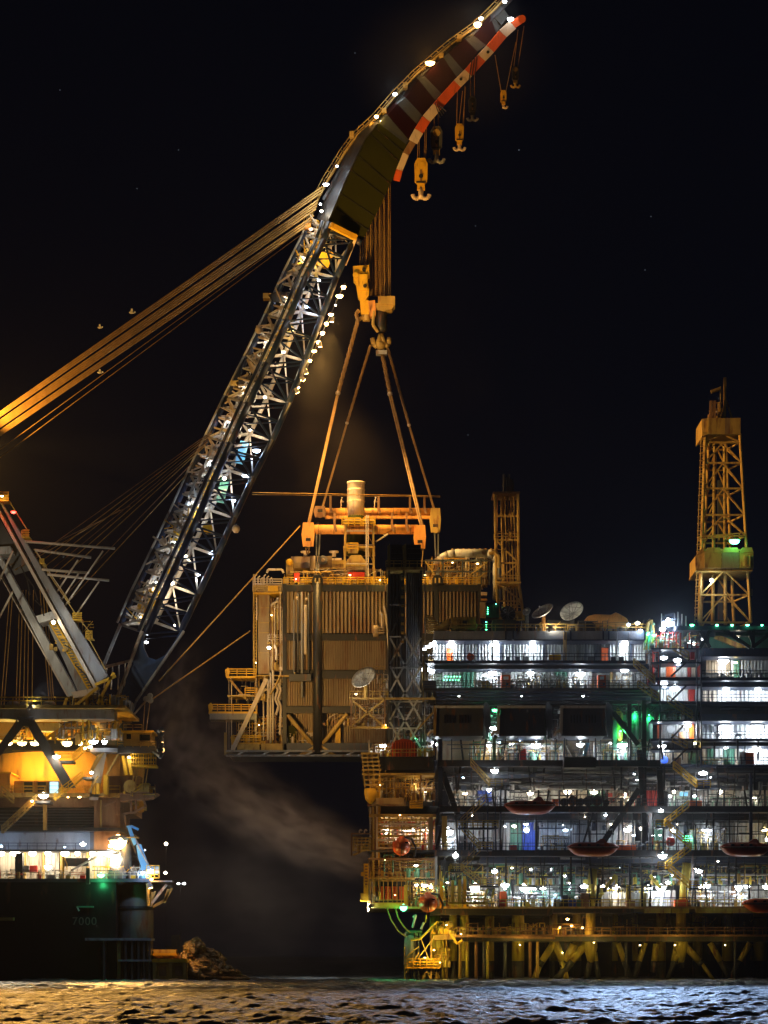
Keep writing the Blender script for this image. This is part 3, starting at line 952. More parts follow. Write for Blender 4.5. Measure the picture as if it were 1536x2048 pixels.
    MB().tube(P(284, 1262, bd(1330) - .8), P(233, 1400, bd(1330) - .8), .3, 8).build('foot_edge_pipe', 'beige', crane)
    for i in range(6):
        x0 = 212 + i * 12
        MB().tube(P(x0 + 2, 1332 - i * 3, 18), P(x0 - 4 + i * 2, 1376 + i * 2, 16), .14, 6).build('foot_rod', 'beige', crane)
    MB().beam(P(206, 1335, 17), P(275, 1318, 16), .4).build('boom_brace', 'beige', crane)
    MB().beam(P(206, 1335, 17), Ln[11], .5).build('boom_chord', 'pale', crane)
    MB().prism([(228, 1392), (262, 1402), (258, 1440), (226, 1452), (212, 1420)], 8, 13).build('boom_hinge', 'grey', crane)
    for i, (x, y) in enumerate(((300, 1392), (292, 1398), (301, 1401))):
        MB().lathe(P(x, y, 7), [(.45, -.3), (.5, 0), (.45, .3)], 14, 'y').build('fairlead_sheave', 'pale', crane)
    MB().beam(P(300, 1392, 7.5), P(262, 1436, 8), .25).build('fairlead_arm', 'beige', crane)
    for a, b_ in (((290, 1402), (286, 1468)), ((300, 1404), (292, 1466))):
        MB().tube(P(*a, 7), P(*b_, -12), .07, 5).build('tag_wire', 'rope', crane)

    # solid upper boom, colour bands one by one
    Mu = [(658, 446), (693, 362), (733, 277), (759, 247), (775, 230), (795, 208), (811, 195), (837, 159), (850, 153), (886, 114), (897, 106), (931, 78), (948, 72), (980, 29), (990, 20)]
    Ru = [(722, 486), (762, 410), (793, 340), (814, 290), (822, 285), (840, 255), (855, 242), (873, 204), (888, 192), (914, 155), (928, 142), (955, 103), (972, 90), (992, 66), (1005, 48)]
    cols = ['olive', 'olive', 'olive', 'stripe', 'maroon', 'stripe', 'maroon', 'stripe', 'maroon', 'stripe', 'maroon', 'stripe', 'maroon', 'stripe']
    def ud(i):
        return 52 + i * .35
    def L(i):
        w = (-22, -8) if i < 3 else (-12, -8)
        return P(Mu[i][0] + w[0], Mu[i][1] + w[1], ud(i) + 6)
    def F(i):
        w = (-22, -8) if i < 3 else (-12, -8)
        return P(Ru[i][0] + w[0], Ru[i][1] + w[1], ud(i) + 6)
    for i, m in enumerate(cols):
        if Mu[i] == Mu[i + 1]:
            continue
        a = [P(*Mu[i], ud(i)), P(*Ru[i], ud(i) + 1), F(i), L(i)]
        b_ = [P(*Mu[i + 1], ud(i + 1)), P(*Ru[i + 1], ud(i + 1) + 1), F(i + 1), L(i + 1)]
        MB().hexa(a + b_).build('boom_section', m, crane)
    # grey cheek of the boom head
    for i in range(3):
        MB().hexa([L(i) + Vector((-.3, -.2, 0)), P(*Mu[i], ud(i)) + Vector((-.25, -.3, 0)), P(*Mu[i], ud(i)) + Vector((-.1, .1, 0)), L(i) + Vector((0, .4, 0)),
                   L(i + 1) + Vector((-.3, -.2, 0)), P(*Mu[i + 1], ud(i + 1)) + Vector((-.25, -.3, 0)), P(*Mu[i + 1], ud(i + 1)) + Vector((-.1, .1, 0)), L(i + 1) + Vector((0, .4, 0))]).build('boom_cheek', 'dark', crane)
    MB().prism([(980, 26), (1003, 50), (1018, 32), (1000, 8)], 57, 62).build('boom_tip', 'stripe', crane)
    # lit end frame under the solid section
    MB().beam(P(660, 450, 50), P(712, 476, 52), .9, 1.2).build('end_frame', 'yellow', crane)
    MB().beam(P(712, 476, 52), P(690, 530, 54), .5).build('end_frame', 'cream', crane)
    MB().hexa([P(676, 520, 55), P(690, 500, 55), P(690, 500, 56), P(676, 520, 56), P(668, 548, 55), P(676, 548, 55), P(676, 548, 56), P(668, 548, 56)]).build('white_panel', 'cream', crane)
    MB().prism([(634, 505), (668, 503), (656, 536), (628, 530)], 56, 57).build('hoist_motor_cover', 'yellow', crane)

    # striped whip jib beam under the upper boom
    J = [(793, 362, 'vermilion'), (799, 340, 'cream'), (812, 308, 'rust'), (826, 284, 'cream'), (838, 262, 'vermilion'), (853, 238, 'cream'),
         (874, 214, 'vermilion'), (893, 192, 'vermilion'), (915, 168, 'cream'), (937, 146, 'vermilion'), (964, 116, 'cream'), (981, 98, 'vermilion'),
         (1006, 68, 'cream'), (1026, 50, 'vermilion'), (1044, 38, None)]
    for (x0, y0, m), (x1, y1, _) in zip(J[:-1], J[1:]):
        d = Vector((x1 - x0, y1 - y0)).normalized()
        nrm = Vector((-d.y, d.x)) * (6.5 if y0 > 300 else (9.5 if y0 > 60 else 7.5))
        def cs(x, y):
            return [P(x - nrm.x, y - nrm.y, 53), P(x + nrm.x, y + nrm.y, 53), P(x + nrm.x - 1, y + nrm.y - 1, 58), P(x - nrm.x - 1, y - nrm.y - 1, 58)]
        MB().hexa(cs(x0, y0) + cs(x1, y1)).build('jib_section', m, crane)
    MB().tube(P(1044, 38, 52), P(1044, 38, 59), .7, 12).build('jib_sheave', 'vermilion', crane)
    for x, y in ((922, 158), (976, 104)):
        MB().tube(P(x, y, 52.8), P(x, y, 53.1), .28, 12).build('jib_pin', 'black', crane)
    for i in range(4):
        MB().tube(P(878 + i * 4 - 8, 205 + i * 3, 52.6), P(884 + i * 4 - 4, 235 - i * 4, 52.6), .1, 5).build('jib_wire', 'black', crane)
    for i in range(3):
        MB().tube(P(944 + i * 5, 120 - i * 4, 52.6), P(938 + i * 6, 160 - i * 6, 52.6), .1, 5).build('jib_wire', 'black', crane)

    # walkway, rails and lamps along the upper edge
    WL = [(614, 455), (636, 398), (655, 362), (690, 305), (712, 275), (755, 235), (792, 192), (835, 148), (858, 128), (905, 88), (955, 52), (985, 24), (1012, -4)]
    for (x0, y0), (x1, y1) in zip(WL[:-1], WL[1:]):
        a, b_ = P(x0, y0, 57), P(x1, y1, 57)
        MB().beam(a, b_, .35, .9).build('edge_walkway', 'ochre', crane)
        up = Vector((-.85, 0, .6))
        r = MB()
        n = max(2, int((b_ - a).length / 1.3))
        for j in range(n + 1):
            p = a.lerp(b_, j / n)
            r.beam(p, p + up, .13)
        for q in (.5, 1.0):
            r.beam(a + up * q, b_ + up * q, .13)
        r.build('handrail', 'ochre', crane)
        if y0 < 420:
            MB().beam(a + Vector((1.0, 0, -.2)), b_ + Vector((1.0, 0, -.2)), .5).build('walkway_bracket', 'black', crane)
    MB().pbox(609, 622, 447, 456, 55, 58).build('walkway_basket', 'spreader', crane)
    for x, y in ((770, 222), (745, 250), (812, 170), (884, 112), (920, 74), (705, 268)):
        MB().pbox(x - 6, x + 3, y - 6, y + 3, 55, 57).build('junction_box', 'ochre', crane)
    for x, y, c_, p, s in ((652, 369, 'w', 420, 1.4), (641, 408, 'w', 160, .9), (643, 422, 's', 260, 1.2), (622, 458, 's', 200, .9), (672, 458, 'w', 260, 1.1),
                           (753, 233, 'o', 420, 1.6), (763, 243, 'y', 160, 1.1), (790, 188, 'w', 380, 1.4), (860, 126, 'o', 520, 2.2),
                           (955, 49, 'o', 560, 2.2), (962, 37, 'w', 260, 1.5), (1021, 38, 'w', 380, 1.5), (1009, 3, 'w', 380, 1.6), (674, 332, 'w', 60, .7)):
        lamp(crane, x, y, 54.0, c_, p, s, off=(-.3, -1.2, .2))
    for k, (x, y) in enumerate(((687, 574), (679, 592), (662, 629), (653, 647), (645, 666), (637, 684), (628, 702), (620, 721), (611, 739), (602, 758), (595, 775), (591, 785))):
        lamp(crane, x, y, bd(y) + 3, 'o', 330 if k < 8 else 220, 1.75 - k * .05, off=(.9, -.4, -.3))
    lamp(crane, 671, 610, bd(610), 's', 100, .9)
    MB().path([P(690, 566, bd(574) + 3.6), P(664, 622, bd(620) + 3.6), P(588, 792, bd(790) + 3.6)], .09).build('lamp_rail', 'black', crane)
    for x, y, c_, p, s in ((638, 561, 'w', 300, .9), (613, 613, 'b', 500, 1.2), (567, 704, 's', 420, 1.1), (530, 794, 's', 420, 1.1), (513, 901, 'b', 600, 1.7),
                           (490, 951, 'b', 600, 1.5), (467, 1001, 'b', 600, 1.7), (449, 956, 's', 400, 1.3), (422, 1103, 'b', 260, .8), (397, 1150, 'w', 300, 1.1),
                           (344, 1166, 's', 500, 1.3), (372, 1112, 's', 200, .8), (350, 1250, 's', 380, .9), (293, 1284, 'w', 200, .9), (640, 500, 'y', 700, .6),
                           (585, 660, 'y', 250, .6), (405, 1010, 'w', 300, .6), (500, 860, 's', 400, .6)):
        lamp(crane, x, y, bd(y) + 3.2, c_, p * 1.3, s, off=(-.2, .2, -.6))
boom()
for y in (520, 600, 690, 780, 850, 930, 1010, 1090, 1170, 1240):  # small lamps added to even out the light inside the boom
    x = lerp2(MP, y) - 22
    lamp(crane, x, y - 6, bd(y) + 3.4, 'w' if y > 800 else 's', 260, .45, off=(0, -.2, -.5))
for q in (.35, .7, 1.25, 1.6, 2.3, 2.7):
    i = int(q); t_ = q - i
    Mq = [(658, 446), (693, 362), (733, 277), (759, 247)]; Rq = [(722, 486), (762, 410), (793, 340), (814, 290)]
    a = (Mq[i][0] + (Mq[i + 1][0] - Mq[i][0]) * t_, Mq[i][1] + (Mq[i + 1][1] - Mq[i][1]) * t_)
    b_ = (Rq[i][0] + (Rq[i + 1][0] - Rq[i][0]) * t_, Rq[i][1] + (Rq[i + 1][1] - Rq[i][1]) * t_)
    MB().beam(P(*a, 51.95 + q * .35), P(*b_, 52.9 + q * .35), .10, .06).build('weld_seam', 'black', crane)

# backstay ropes: boom head to the masthead off to the left
def stays():
    n = 12
    for i in range(n):
        t = i / (n - 1)
        if i in (3, 8):
            continue
        a = P(644 - 20 * t, 374 + 70 * t, 56)
        b_ = P(-40, 852 + 46 * t, 8)
        MB().tube(a, b_, .15, 6).build('backstay_rope', 'rope', crane)
    for (x0, y0), (x1, y1) in (((600, 462), (-40, 928)), ((604, 468), (-40, 945))):
        MB().tube(P(x0, y0, 50), P(x1, y1, 8), .06, 5).build('backstay_rope', 'rope', crane)
    for i, ((x0, y0), (x1, y1)) in enumerate((((425, 862), (40, 1135)), ((423, 866), (60, 1140)), ((420, 872), (75, 1145)), ((418, 878), (90, 1150)),
                                              ((415, 884), (105, 1152)), ((412, 890), (120, 1158)), ((385, 925), (130, 1192)), ((372, 950), (140, 1200)),
                                              ((240, 1020), (30, 1140)), ((260, 1012), (20, 1130)))):
        MB().tube(P(x0, y0, 34), P(x1, y1, 6), .075, 5).build('luffing_rope', 'rust' if i % 3 == 0 else 'rope', crane)
    for (x0, y0), (x1, y1) in (((505, 985), (880, 992)), ((505, 989), (880, 994))):
        MB().tube(P(x0, y0, 36), P(x1, y1, 56), .055, 5).build('tag_line', 'rope', crane)
    MB().tube(P(600, 1052, 50), P(318, 1362, 14), .11, 6).build('tag_line', 'rope', crane)
    MB().tube(P(500, 1262, 46), P(305, 1398, 10), .11, 6).build('tag_line', 'rope', crane)
stays()

# A-frame of the crane
af = crane
def aframe():
    Y = 2
    def slab(a, b_, c_, d_, y0, y1, m, nm='a_frame_leg'):
        return MB().prism([a, b_, c_, d_], y0, y1).build(nm, m, af)
    slab((-30, 945), (6, 1003), (192, 1340), (170, 1345), Y + 0, Y + .1, 'grey') if False else None
    slab((-40, 930), (2, 1003), (215, 1352), (192, 1368), Y, Y + 4, 'grey')
    slab((-40, 960), (0, 1022), (194, 1372), (190, 1380), Y - .6, Y + 4.2, 'beige')
    slab((-40, 1050), (0, 1110), (155, 1388), (134, 1394), Y + 4, Y + 8, 'pale')
    slab((-40, 1080), (0, 1150), (140, 1396), (132, 1390), Y + 3.6, Y + 8.2, 'beige')
    slab((92, 1242), (108, 1238), (192, 1388), (160, 1392), Y + 5, Y + 5.4, 'grey', 'inner_web')
    slab((-40, 1020), (0, 1040), (60, 1140), (30, 1150), Y + 5, Y + 5.4, 'dark', 'inner_web')
    slab((72, 1232), (106, 1222), (112, 1236), (78, 1246), Y + 2, Y + 7, 'pale', 'cross_beam')
    slab((142, 1384), (190, 1376), (194, 1388), (148, 1396), Y - .8, Y + 5, 'cream', 'cross_beam')
    slab((-20, 1095), (20, 1092), (26, 1106), (-14, 1110), Y + 2, Y + 7, 'pale', 'cross_beam')
    MB().path([P(96, 1240, Y + 4.6), P(178, 1380, Y + 4.6)], .16, 6).build('ladder_rail', 'yellow', af)
    MB().path([P(108, 1240, Y + 4.6), P(190, 1378, Y + 4.6)], .16, 6).build('ladder_rail', 'yellow', af)
    for i in range(26):
        t = i / 26
        MB().beam(P(96 + 82 * t, 1240 + 140 * t, Y + 4.5), P(108 + 82 * t, 1240 + 138 * t, Y + 4.5), .16).build('ladder_rung', 'yellow', af)
    clutter(af, 100, 185, 1240, 1300, Y + 2, Y + 4, 18, ['yellow', 'ochre'], 21, .8)
    for x0, y0, x1, y1 in ((130, 1290, 160, 1320), (150, 1330, 185, 1375), (70, 1200, 88, 1232), (50, 1150, 75, 1200), (40, 1130, 60, 1190)):
        MB().path([P(x0, y0, Y + 1), P((x0 + x1) / 2 + 4, (y0 + y1) / 2 - 3, Y + 1), P(x1, y1, Y + 1)], .12, 6).build('cable_run', 'black', af)
    # yellow access cages on the upper side
    for x, y, w, h in ((-4, 984, 22, 18), (44, 1060, 15, 15), (146, 1226, 18, 14), (172, 1262, 13, 15), (80, 1118, 9, 9)):
        c = MB().pbox(x, x + w, y + h - 2, y + h, Y - 1, Y + 2).build('access_cage', 'yellow', af)
        r = MB()
        for i in range(int(w / 4) + 1):
            r.beam(P(x + i * 4, y + h, Y - 1), P(x + i * 4, y, Y - 1), .14)
        for q in (0, .33, .66):
            r.beam(P(x, y + h * q, Y - 1), P(x + w, y + h * q, Y - 1), .14)
        r.build('cage_bar', 'yellow', c)
    for a, b_ in (((20, 1005), (56, 1062)), ((160, 1240), (178, 1262)), ((178, 1278), (212, 1340)), ((86, 1130), (150, 1226)), ((68, 1098), (140, 1206))):
        MB().beam(P(*a, Y), P(*b_, Y), .16).build('edge_rail', 'ochre', af)
    # tubular outrigger frame
    for x0, y0, x1, y1, r_ in ((50, 1083, 230, 1097, 2.6), (70, 1100, 182, 1115, 2.6), (84, 1139, 178, 1146, 2.6), (95, 1149, 218, 1161, 2.6),
                               (156, 1120, 114, 1184, 1.7), (157, 1148, 122, 1201, 1.7), (206, 1102, 130, 1212, 1.8), (198, 1163, 152, 1230, 1.7),
                               (26, 1102, -2, 1162, 2.0), (25, 1184, -4, 1240, 2.0), (70, 1098, 96, 1140, .8), (96, 1140, 136, 1198, .8)):
        MB().tube(P(x0, y0, Y - 2), P(x1, y1, Y + 1), r_ * K(Y), 10).build('outrigger_tube', 'beige', af, smooth=True)
    # falls hanging behind
    for x0, x1 in ((20, 2), (26, 8), (40, 32), (46, 38), (52, 47), (58, 55), (67, 64), (80, 99), (86, 104), (92, 108)):
        MB().tube(P(x0, 1180, Y + 9), P(x1, 1412, Y + 9), .07, 5).build('hanging_fall', 'rope', af)
    # foot: yellow struts and machinery
    for a, b_ in (((228, 1345), (195, 1408)), ((196, 1375), (150, 1412)), ((190, 1370), (232, 1352)), ((134, 1396), (128, 1412)), ((200, 1390), (206, 1412))):
        MB().beam(P(*a, Y - 2), P(*b_, Y - 2), .45).build('foot_strut', 'yellow', af)
    clutter(af, 140, 250, 1385, 1412, Y - 2, Y + 6, 70, ['yellow', 'grey', 'ochre', 'navy'], 23, 1.0)
    MB().prism([(196, 1440), (246, 1440), (246, 1492), (205, 1486)], Y + 3, Y + 9).build('slew_casing', 'navy', af)
    MB().ball(P(203, 1448, Y - 1), 1.1, 12, 8, 1, 1, 1.3).build('gear_cover', 'beige', af, smooth=True)
    lamp(af, 107, 1244, Y - 1, 's', 420, 1.6)
    lamp(af, 27, 1024, Y - 2, 'r', 260, 1.4)
    lamp(af, 4, 992, Y - 2, 'y', 160, .7)
    # floodlights mostly added for their light; outrigger and posts made up to hold them
    MB().beam(P(300, 1500, -14), P(322, 1514, -22), .3).build('added_light_outrigger', 'dark', af)
    MB().beam(P(322, 1516, -22), P(322, 1466, -22), .25).build('added_light_post', 'dark', af)
    MB().beam(P(-70, 1450, 2), P(-64, 850, 6), 1.2).build('added_light_mast', 'grey', af)
    spot(af, P(322, 1480, -22), P(640, 1250, 45), 100000, 'm', 40, .6)
    spot(af, P(322, 1470, -22), P(740, 850, 56), 60000, 'm', 34, .7)
    for q, (px, py) in enumerate(((664, 640), (640, 690), (612, 744), (594, 782))):
        spot(af, P(px, py, bd(py) + 2), P(600 + q * 60, 1100, 50), 26000, 'm', 75, .7)
    spot(af, P(606, 758, bd(758) + 2), P(930, 1130, 48), 40000, 'm', 60, .7)
    spot(af, P(-60, 850, 0), P(220, 730, 25), 60000, 'o', 60, .6)
    spot(af, P(-60, 880, -8), P(1465, 1010, 20), 420000, 'm', 20, .6)
    spot(af, P(322, 1460, -22), P(1020, 1090, 34), 110000, 'm', 10, .6)
    spot(af, P(-90, 1150, -30), P(90, 1230, 4), 7000, 's', 60)
    spot(af, P(60, 1415, -16), P(330, 1120, 20), 9000, 'w', 46, .6)
    spot(af, P(322, 1500, -22), P(800, 1450, 0), 16000, 'm', 46, .8)
    spot(af, P(-60, 880, -10), Vector((-25, -235, 0)), 460000, 'o', 50, .9)
    spot(af, P(322, 1490, -22), P(930, 180, 56), 360000, 'o', 26, .8)
    spot(af, P(322, 1510, -22), P(745, 500, 56), 220000, 'm', 16, .8)
aframe()

# ------------------------------------------------------------------ hoist ropes, blocks and hooks
def block(name, label, x, ytop, s, ropes, m1='yellow', m2='yellow', hookm='cream', double=True, Y=54, ytip=None):
    """travelling block: cheek plates, sheaves, swivel and hook; ropes run up to the jib"""
    t = thing(name, label, 'crane hook', P(x, ytop, Y), 'hook blocks hanging under the jib')
    c = MB().prism([(x - 7 * s, ytop + 6 * s), (x - 4 * s, ytop), (x + 4 * s, ytop), (x + 7 * s, ytop + 6 * s), (x + 6.5 * s, ytop + 24 * s), (x + 3 * s, ytop + 28 * s), (x - 3 * s, ytop + 28 * s), (x - 6.5 * s, ytop + 24 * s)], Y - .5, Y + .5).build('cheek_plate', m1, t)
    MB().lathe(P(x, ytop + 9 * s, Y), [(5 * s * .08, -.62), (5 * s * .08, .62)], 16, 'y').build('sheave', m2, t)
    MB().lathe(P(x, ytop + 20 * s, Y), [(2.6 * s * .08, -.7), (2.6 * s * .08, .7)], 12, 'y').build('pin', 'black', t)
    MB().pbox(x - 1.0 * s, x + 1.0 * s, ytop + 12 * s, ytop + 24 * s, Y - .66, Y - .5).build('cheek_rib', 'rust', t)
    MB().pbox(x - 5 * s, x + 5 * s, ytop + 24.4 * s, ytop + 26 * s, Y - .6, Y + .6).build('cheek_band', 'black', t)
    MB().pbox(x - 4 * s, x + 4 * s, ytop + 27 * s, ytop + 33 * s, Y - .4, Y + .4).build('swivel', m2, t)
    h = MB()
    for sg in ((-1, 1) if double else (1,)):
        pts = []
        for i in range(9):
            a = -math.pi * .5 + math.pi * .98 * i / 8
            pts.append(P(x + sg * (4.6 * s + 4.2 * s * math.sin(a - .0)) , ytop + (38 + 4.8 * math.cos(a)) * s, Y))
        pts[0] = P(x, ytop + 32 * s, Y)
        h.path(pts, 2.1 * s * .08 + .05, 8)
    h.tube(P(x, ytop + 31 * s, Y), P(x, ytop + 43 * s, Y), 3.2 * s * .08, 8)
    h.ball(P(x, ytop + 40 * s, Y), 3.6 * s * .08, 10, 7)
    h.build('hook', hookm, t, smooth=True)
    for (dx, tx, ty) in ropes:
        MB().tube(P(x + dx, ytop + 8 * s, Y), P(tx, ty, Y + 1), .075, 6).build('hoist_rope', 'rope', t)
    return t
block('hook_block', 'largest yellow hook block with a wide double hook, hanging lowest from the jib', 842, 316, 1.9, ((-7, 836, 260), (-3, 838, 262), (6, 850, 258), (9, 853, 255)))
block('hook_block', 'rounded yellow hook block hanging from the middle of the striped jib', 919, 247, 1.25, ((-6, 915, 180), (-2, 925, 182), (6, 931, 175), (8, 930, 172)))
block('hook_block', 'smallest yellow block with a single hook, hanging on spread ropes below the jib tip', 1007, 180, .85, ((-4, 990, 110), (4, 1032, 84)), double=False)
block('hook_block', 'dark unlit hook block right behind the largest yellow block', 873, 252, 1.7, ((-4, 868, 226), (4, 876, 222)), 'dark', 'ochre', 'grey', Y=58)
block('hook_block', 'dim dark hook block hanging between the striped jib and the middle yellow block', 945, 192, 1.15, ((-4, 941, 150), (4, 949, 140)), 'dark', 'black', 'grey', Y=58)
block('hook_block', 'dark hook block on two long ropes under the very tip of the jib', 1031, 132, 1.0, ((-4, 1036, 60), (4, 1048, 52)), 'dark', 'ochre', 'ochre', Y=58)

mh = thing('main_hook_block', 'main lifting tackle of bronze hoist ropes carrying two big blocks over the module', 'crane hook', P(750, 600, 58), None)
def main_hook():
    Y = 58
    rx = [720, 724, 728, 732] + [736 + i * 2.9 + (i // 4) * .5 for i in range(16)]
    for i, x in enumerate(rx):
        yb = 538 if x < 735 else 594 - abs(x - 765) * .1
        MB().tube(P(x, yb, Y + (i % 3) * .9), P(x + (0 if x > 735 else 4) + (i % 3 - 1) * .8, 330, Y + 3 + (i % 3) * .9), .095, 6).build('hoist_rope', 'sling' if i % 4 == 1 else 'rope', mh)
    # yellow block on the left
    MB().prism([(706, 532), (738, 530), (739, 556), (734, 560), (738, 566), (738, 590), (728, 606), (716, 594), (712, 566), (707, 560)], Y - 1, Y + .8).build('block_cheek', 'yellow', mh)
    MB().prism([(718, 548), (735, 548), (735, 580), (720, 580)], Y - 1.5, Y - 1.02).build('block_plate', 'yellow', mh)
    for x, y, r in ((728, 539, .35), (730, 572, .35), (711, 550, .5)):
        MB().lathe(P(x, y, Y - 1.5), [(r, -.2), (r, .2)], 14, 'y').build('block_pin', 'black' if r < .4 else 'yellow', mh)
    MB().prism([(720, 600), (737, 600), (738, 628), (722, 628)], Y - .8, Y + .8).build('shank', 'yellow', mh)
    MB().lathe(P(733, 642, Y), [(.7, 0), (.75, .4), (.55, 1.3)], 14).build('nut', 'ochre', mh)
    MB().path([P(718, 620, Y), P(712, 628, Y), P(716, 640, Y), P(726, 634, Y)], .35, 8).build('hook_left', 'ochre', mh)
    MB().prism([(736, 602), (750, 600), (752, 630), (740, 634)], Y - 1.2, Y + .4).build('block_cheek', 'spreader', mh)
    # dark block with its hook
    MB().pbox(756, 790, 592, 608, Y - 2, Y + 2).build('block_head', 'ochre', mh)
    MB().prism([(750, 606), (790, 608), (784, 618), (768, 622), (754, 618)], Y - 1.5, Y + 1.5).build('block_cheek', 'ochre', mh)
    MB().lathe((P(763, 0, Y).x, Y, P(0, 664, Y).z), [(.9, 0), (1.05, 1.2), (1.0, 3.8), (.7, 4.2)], 18).build('shank', 'black', mh, smooth=True)
    MB().path([P(748, 622, Y - 1), P(746, 650, Y - 1), P(756, 664, Y - 1)], .3, 8).build('block_link', 'ochre', mh)
    h = MB()
    for s in (-1, 1):
        h.path([P(762, 668, Y), P(762 + s * 8, 694, Y), P(762 + s * 15, 688, Y), P(762 + s * 17, 676, Y)], .45, 8)
    h.ball(P(762, 692, Y), .9, 12, 8)
    h.build('double_hook', 'ochre', mh, smooth=True)
    MB().pbox(752, 774, 700, 708, Y - .8, Y + .8).build('hook_keeper', 'pale', mh)
main_hook()

def sling(label, pts, Y0, Y1, r0, r1, m='sling'):
    n = len(pts)
    t = thing('lifting_sling', label, 'sling', P(*pts[0], Y0), 'braided slings from the main hooks to the spreader bars')
    n1 = 2
    P3 = [P(x, y, Y0 + (Y1 - Y0) * (y - pts[0][1]) / (pts[-1][1] - pts[0][1])) for x, y in pts]
    # braided upper part: three strands wound about the line
    for k in range(3):
        q = []
        L = (P3[1] - P3[0]).length
        st = max(10, int(L / .55))
        for i in range(st + 1):
            a = 2 * math.pi * (i / 7.0 + k / 3)
            q.append(P3[0].lerp(P3[1], i / st) + Vector((math.cos(a) * r0 * .55, math.sin(a) * r0 * .55, 0)))
        MB().path(q, r0 * .6, 5).build('strand', m, t)
    MB().ball(P3[1], r0 * 1.3, 8, 6).build('socket', 'beige', t, smooth=True)
    for k in range(2):
        MB().path([p + Vector(((k - .5) * r1 * 1.7, 0, 0)) for p in P3[1:]], r1, 6).build('sling_leg', m, t)
    return t
sling('outer left braided sling from the yellow block to the front spreader bar', [(717, 636), (676, 786), (614, 1062)], 57, 49, .36, .16)
sling('inner left thin sling from the double hook to the rear spreader bar', [(741, 690), (694, 846), (644, 1018)], 58, 60, .24, .11)
sling('thick inner right sling from the double hook to the front spreader bar', [(763, 700), (780, 788), (846, 1062)], 58, 49, .38, .2)
sling('outer right thin sling from the double hook to the rear spreader bar', [(774, 692), (818, 850), (870, 1024)], 58, 60, .26, .12)

def spreader(label, x0, x1, y, Y, r, ends, posts, m):
    t = thing('spreader_bar', label, 'spreader bar', P((x0 + x1) / 2, y, Y), 'spreader bars above the module')
    k = K(Y)
    MB().tube(P(x0, y, Y), P(x1, y, Y), r * k, 20).build('bar', m, t, smooth=True)
    for i in range(7):
        x = x0 + (x1 - x0) * (i + .5) / 7
        MB().tube(P(x - .6, y, Y), P(x + .6, y, Y), r * k * 1.06, 20).build('weld_band', 'rust', t)
    for e in ends:
        e(t)
    for x in posts:
        MB().pbox(x - 2.2, x + 2.2, y - r - 24, y - r * .6, Y - .3, Y + .3).build('stub_post', 'rust', t)
        MB().prism([(x - 3, y - r), (x + 3, y - r), (x + 5, y + 4), (x + 1, y + 4)], Y - r * k - .15, Y - r * k + .5).build('post_clamp', 'rust', t)
    return t
def end_plate(x0, x1, y0, y1, Y, m, hole=True):
    def f(t):
        MB().prism([(x0, y0), (x1, y0), (x1 + 2, (y0 + y1) / 2), (x1, y1), (x0, y1), (x0 - 3, (y0 + y1) / 2)], Y - 1.1, Y - .3).build('end_plate', m, t)
        MB().prism([(x0, y0), (x1, y0), (x1 + 2, (y0 + y1) / 2), (x1, y1), (x0, y1), (x0 - 3, (y0 + y1) / 2)], Y + .4, Y + 1.1).build('end_plate', m, t)
        MB().pbox((x0 + x1) / 2 - 5, (x0 + x1) / 2 + 5, y1 - 16, y1 - 10, Y - 1.15, Y - 1.08).build('slot', 'black', t)
        MB().tube(P((x0 + x1) / 2, y1 - 4, Y - 1.6), P((x0 + x1) / 2, y1 - 4, Y + 1.6), .55, 14).build('trunnion', m, t)
    return f
spreader('rear spreader bar, the higher of two orange bars, with short stub posts on top', 644, 866, 1023, 60, 7,
         [end_plate(630, 650, 1012, 1034, 60, 'rust'), end_plate(862, 880, 1016, 1064, 60, 'ochre'),
          lambda t: MB().pbox(650, 868, 1031, 1037, 59.6, 60.4).build('web_plate', 'spreader', t)],
         (661, 696, 726, 757, 820, 849), 'spreader')
spreader('front spreader bar, the lower of two orange bars, with big hanging end rings', 622, 836, 1059, 49, 9.5,
         [end_plate(606, 627, 1045, 1092, 49, 'spreader'), end_plate(830, 850, 1050, 1096, 49, 'spreader')],
         (669, 784, 813), 'spreader')

def link(label, a, b_, Ya, Yb, m='dark', r=.16):
    t = thing('hanging_sling', label, 'sling', P(*a, Ya), 'short slings from the spreader bars to the module')
    for s in (-.35, .35):
        MB().tube(P(*a, Ya) + Vector((s, 0, 0)), P(*b_, Yb) + Vector((s * .4, 0, 0)), r, 6).build('sling_leg', m, t)
    MB().ball(P(*a, Ya), .55, 10, 6).build('shackle', 'black', t, smooth=True)
link('dark short sling hanging from the left end of the rear spreader bar', (637, 1050), (634, 1152), 60, 46)
link('thin short sling hanging from the left ring of the front spreader bar', (615, 1092), (615, 1108), 49, 49, 'ochre', .12)
link('dark short sling hanging from the right end of the rear spreader bar', (873, 1062), (875, 1152), 60, 46)
link('pale short sling hanging from the right ring of the front spreader bar', (843, 1094), (841, 1140), 49, 49, 'ochre', .12)
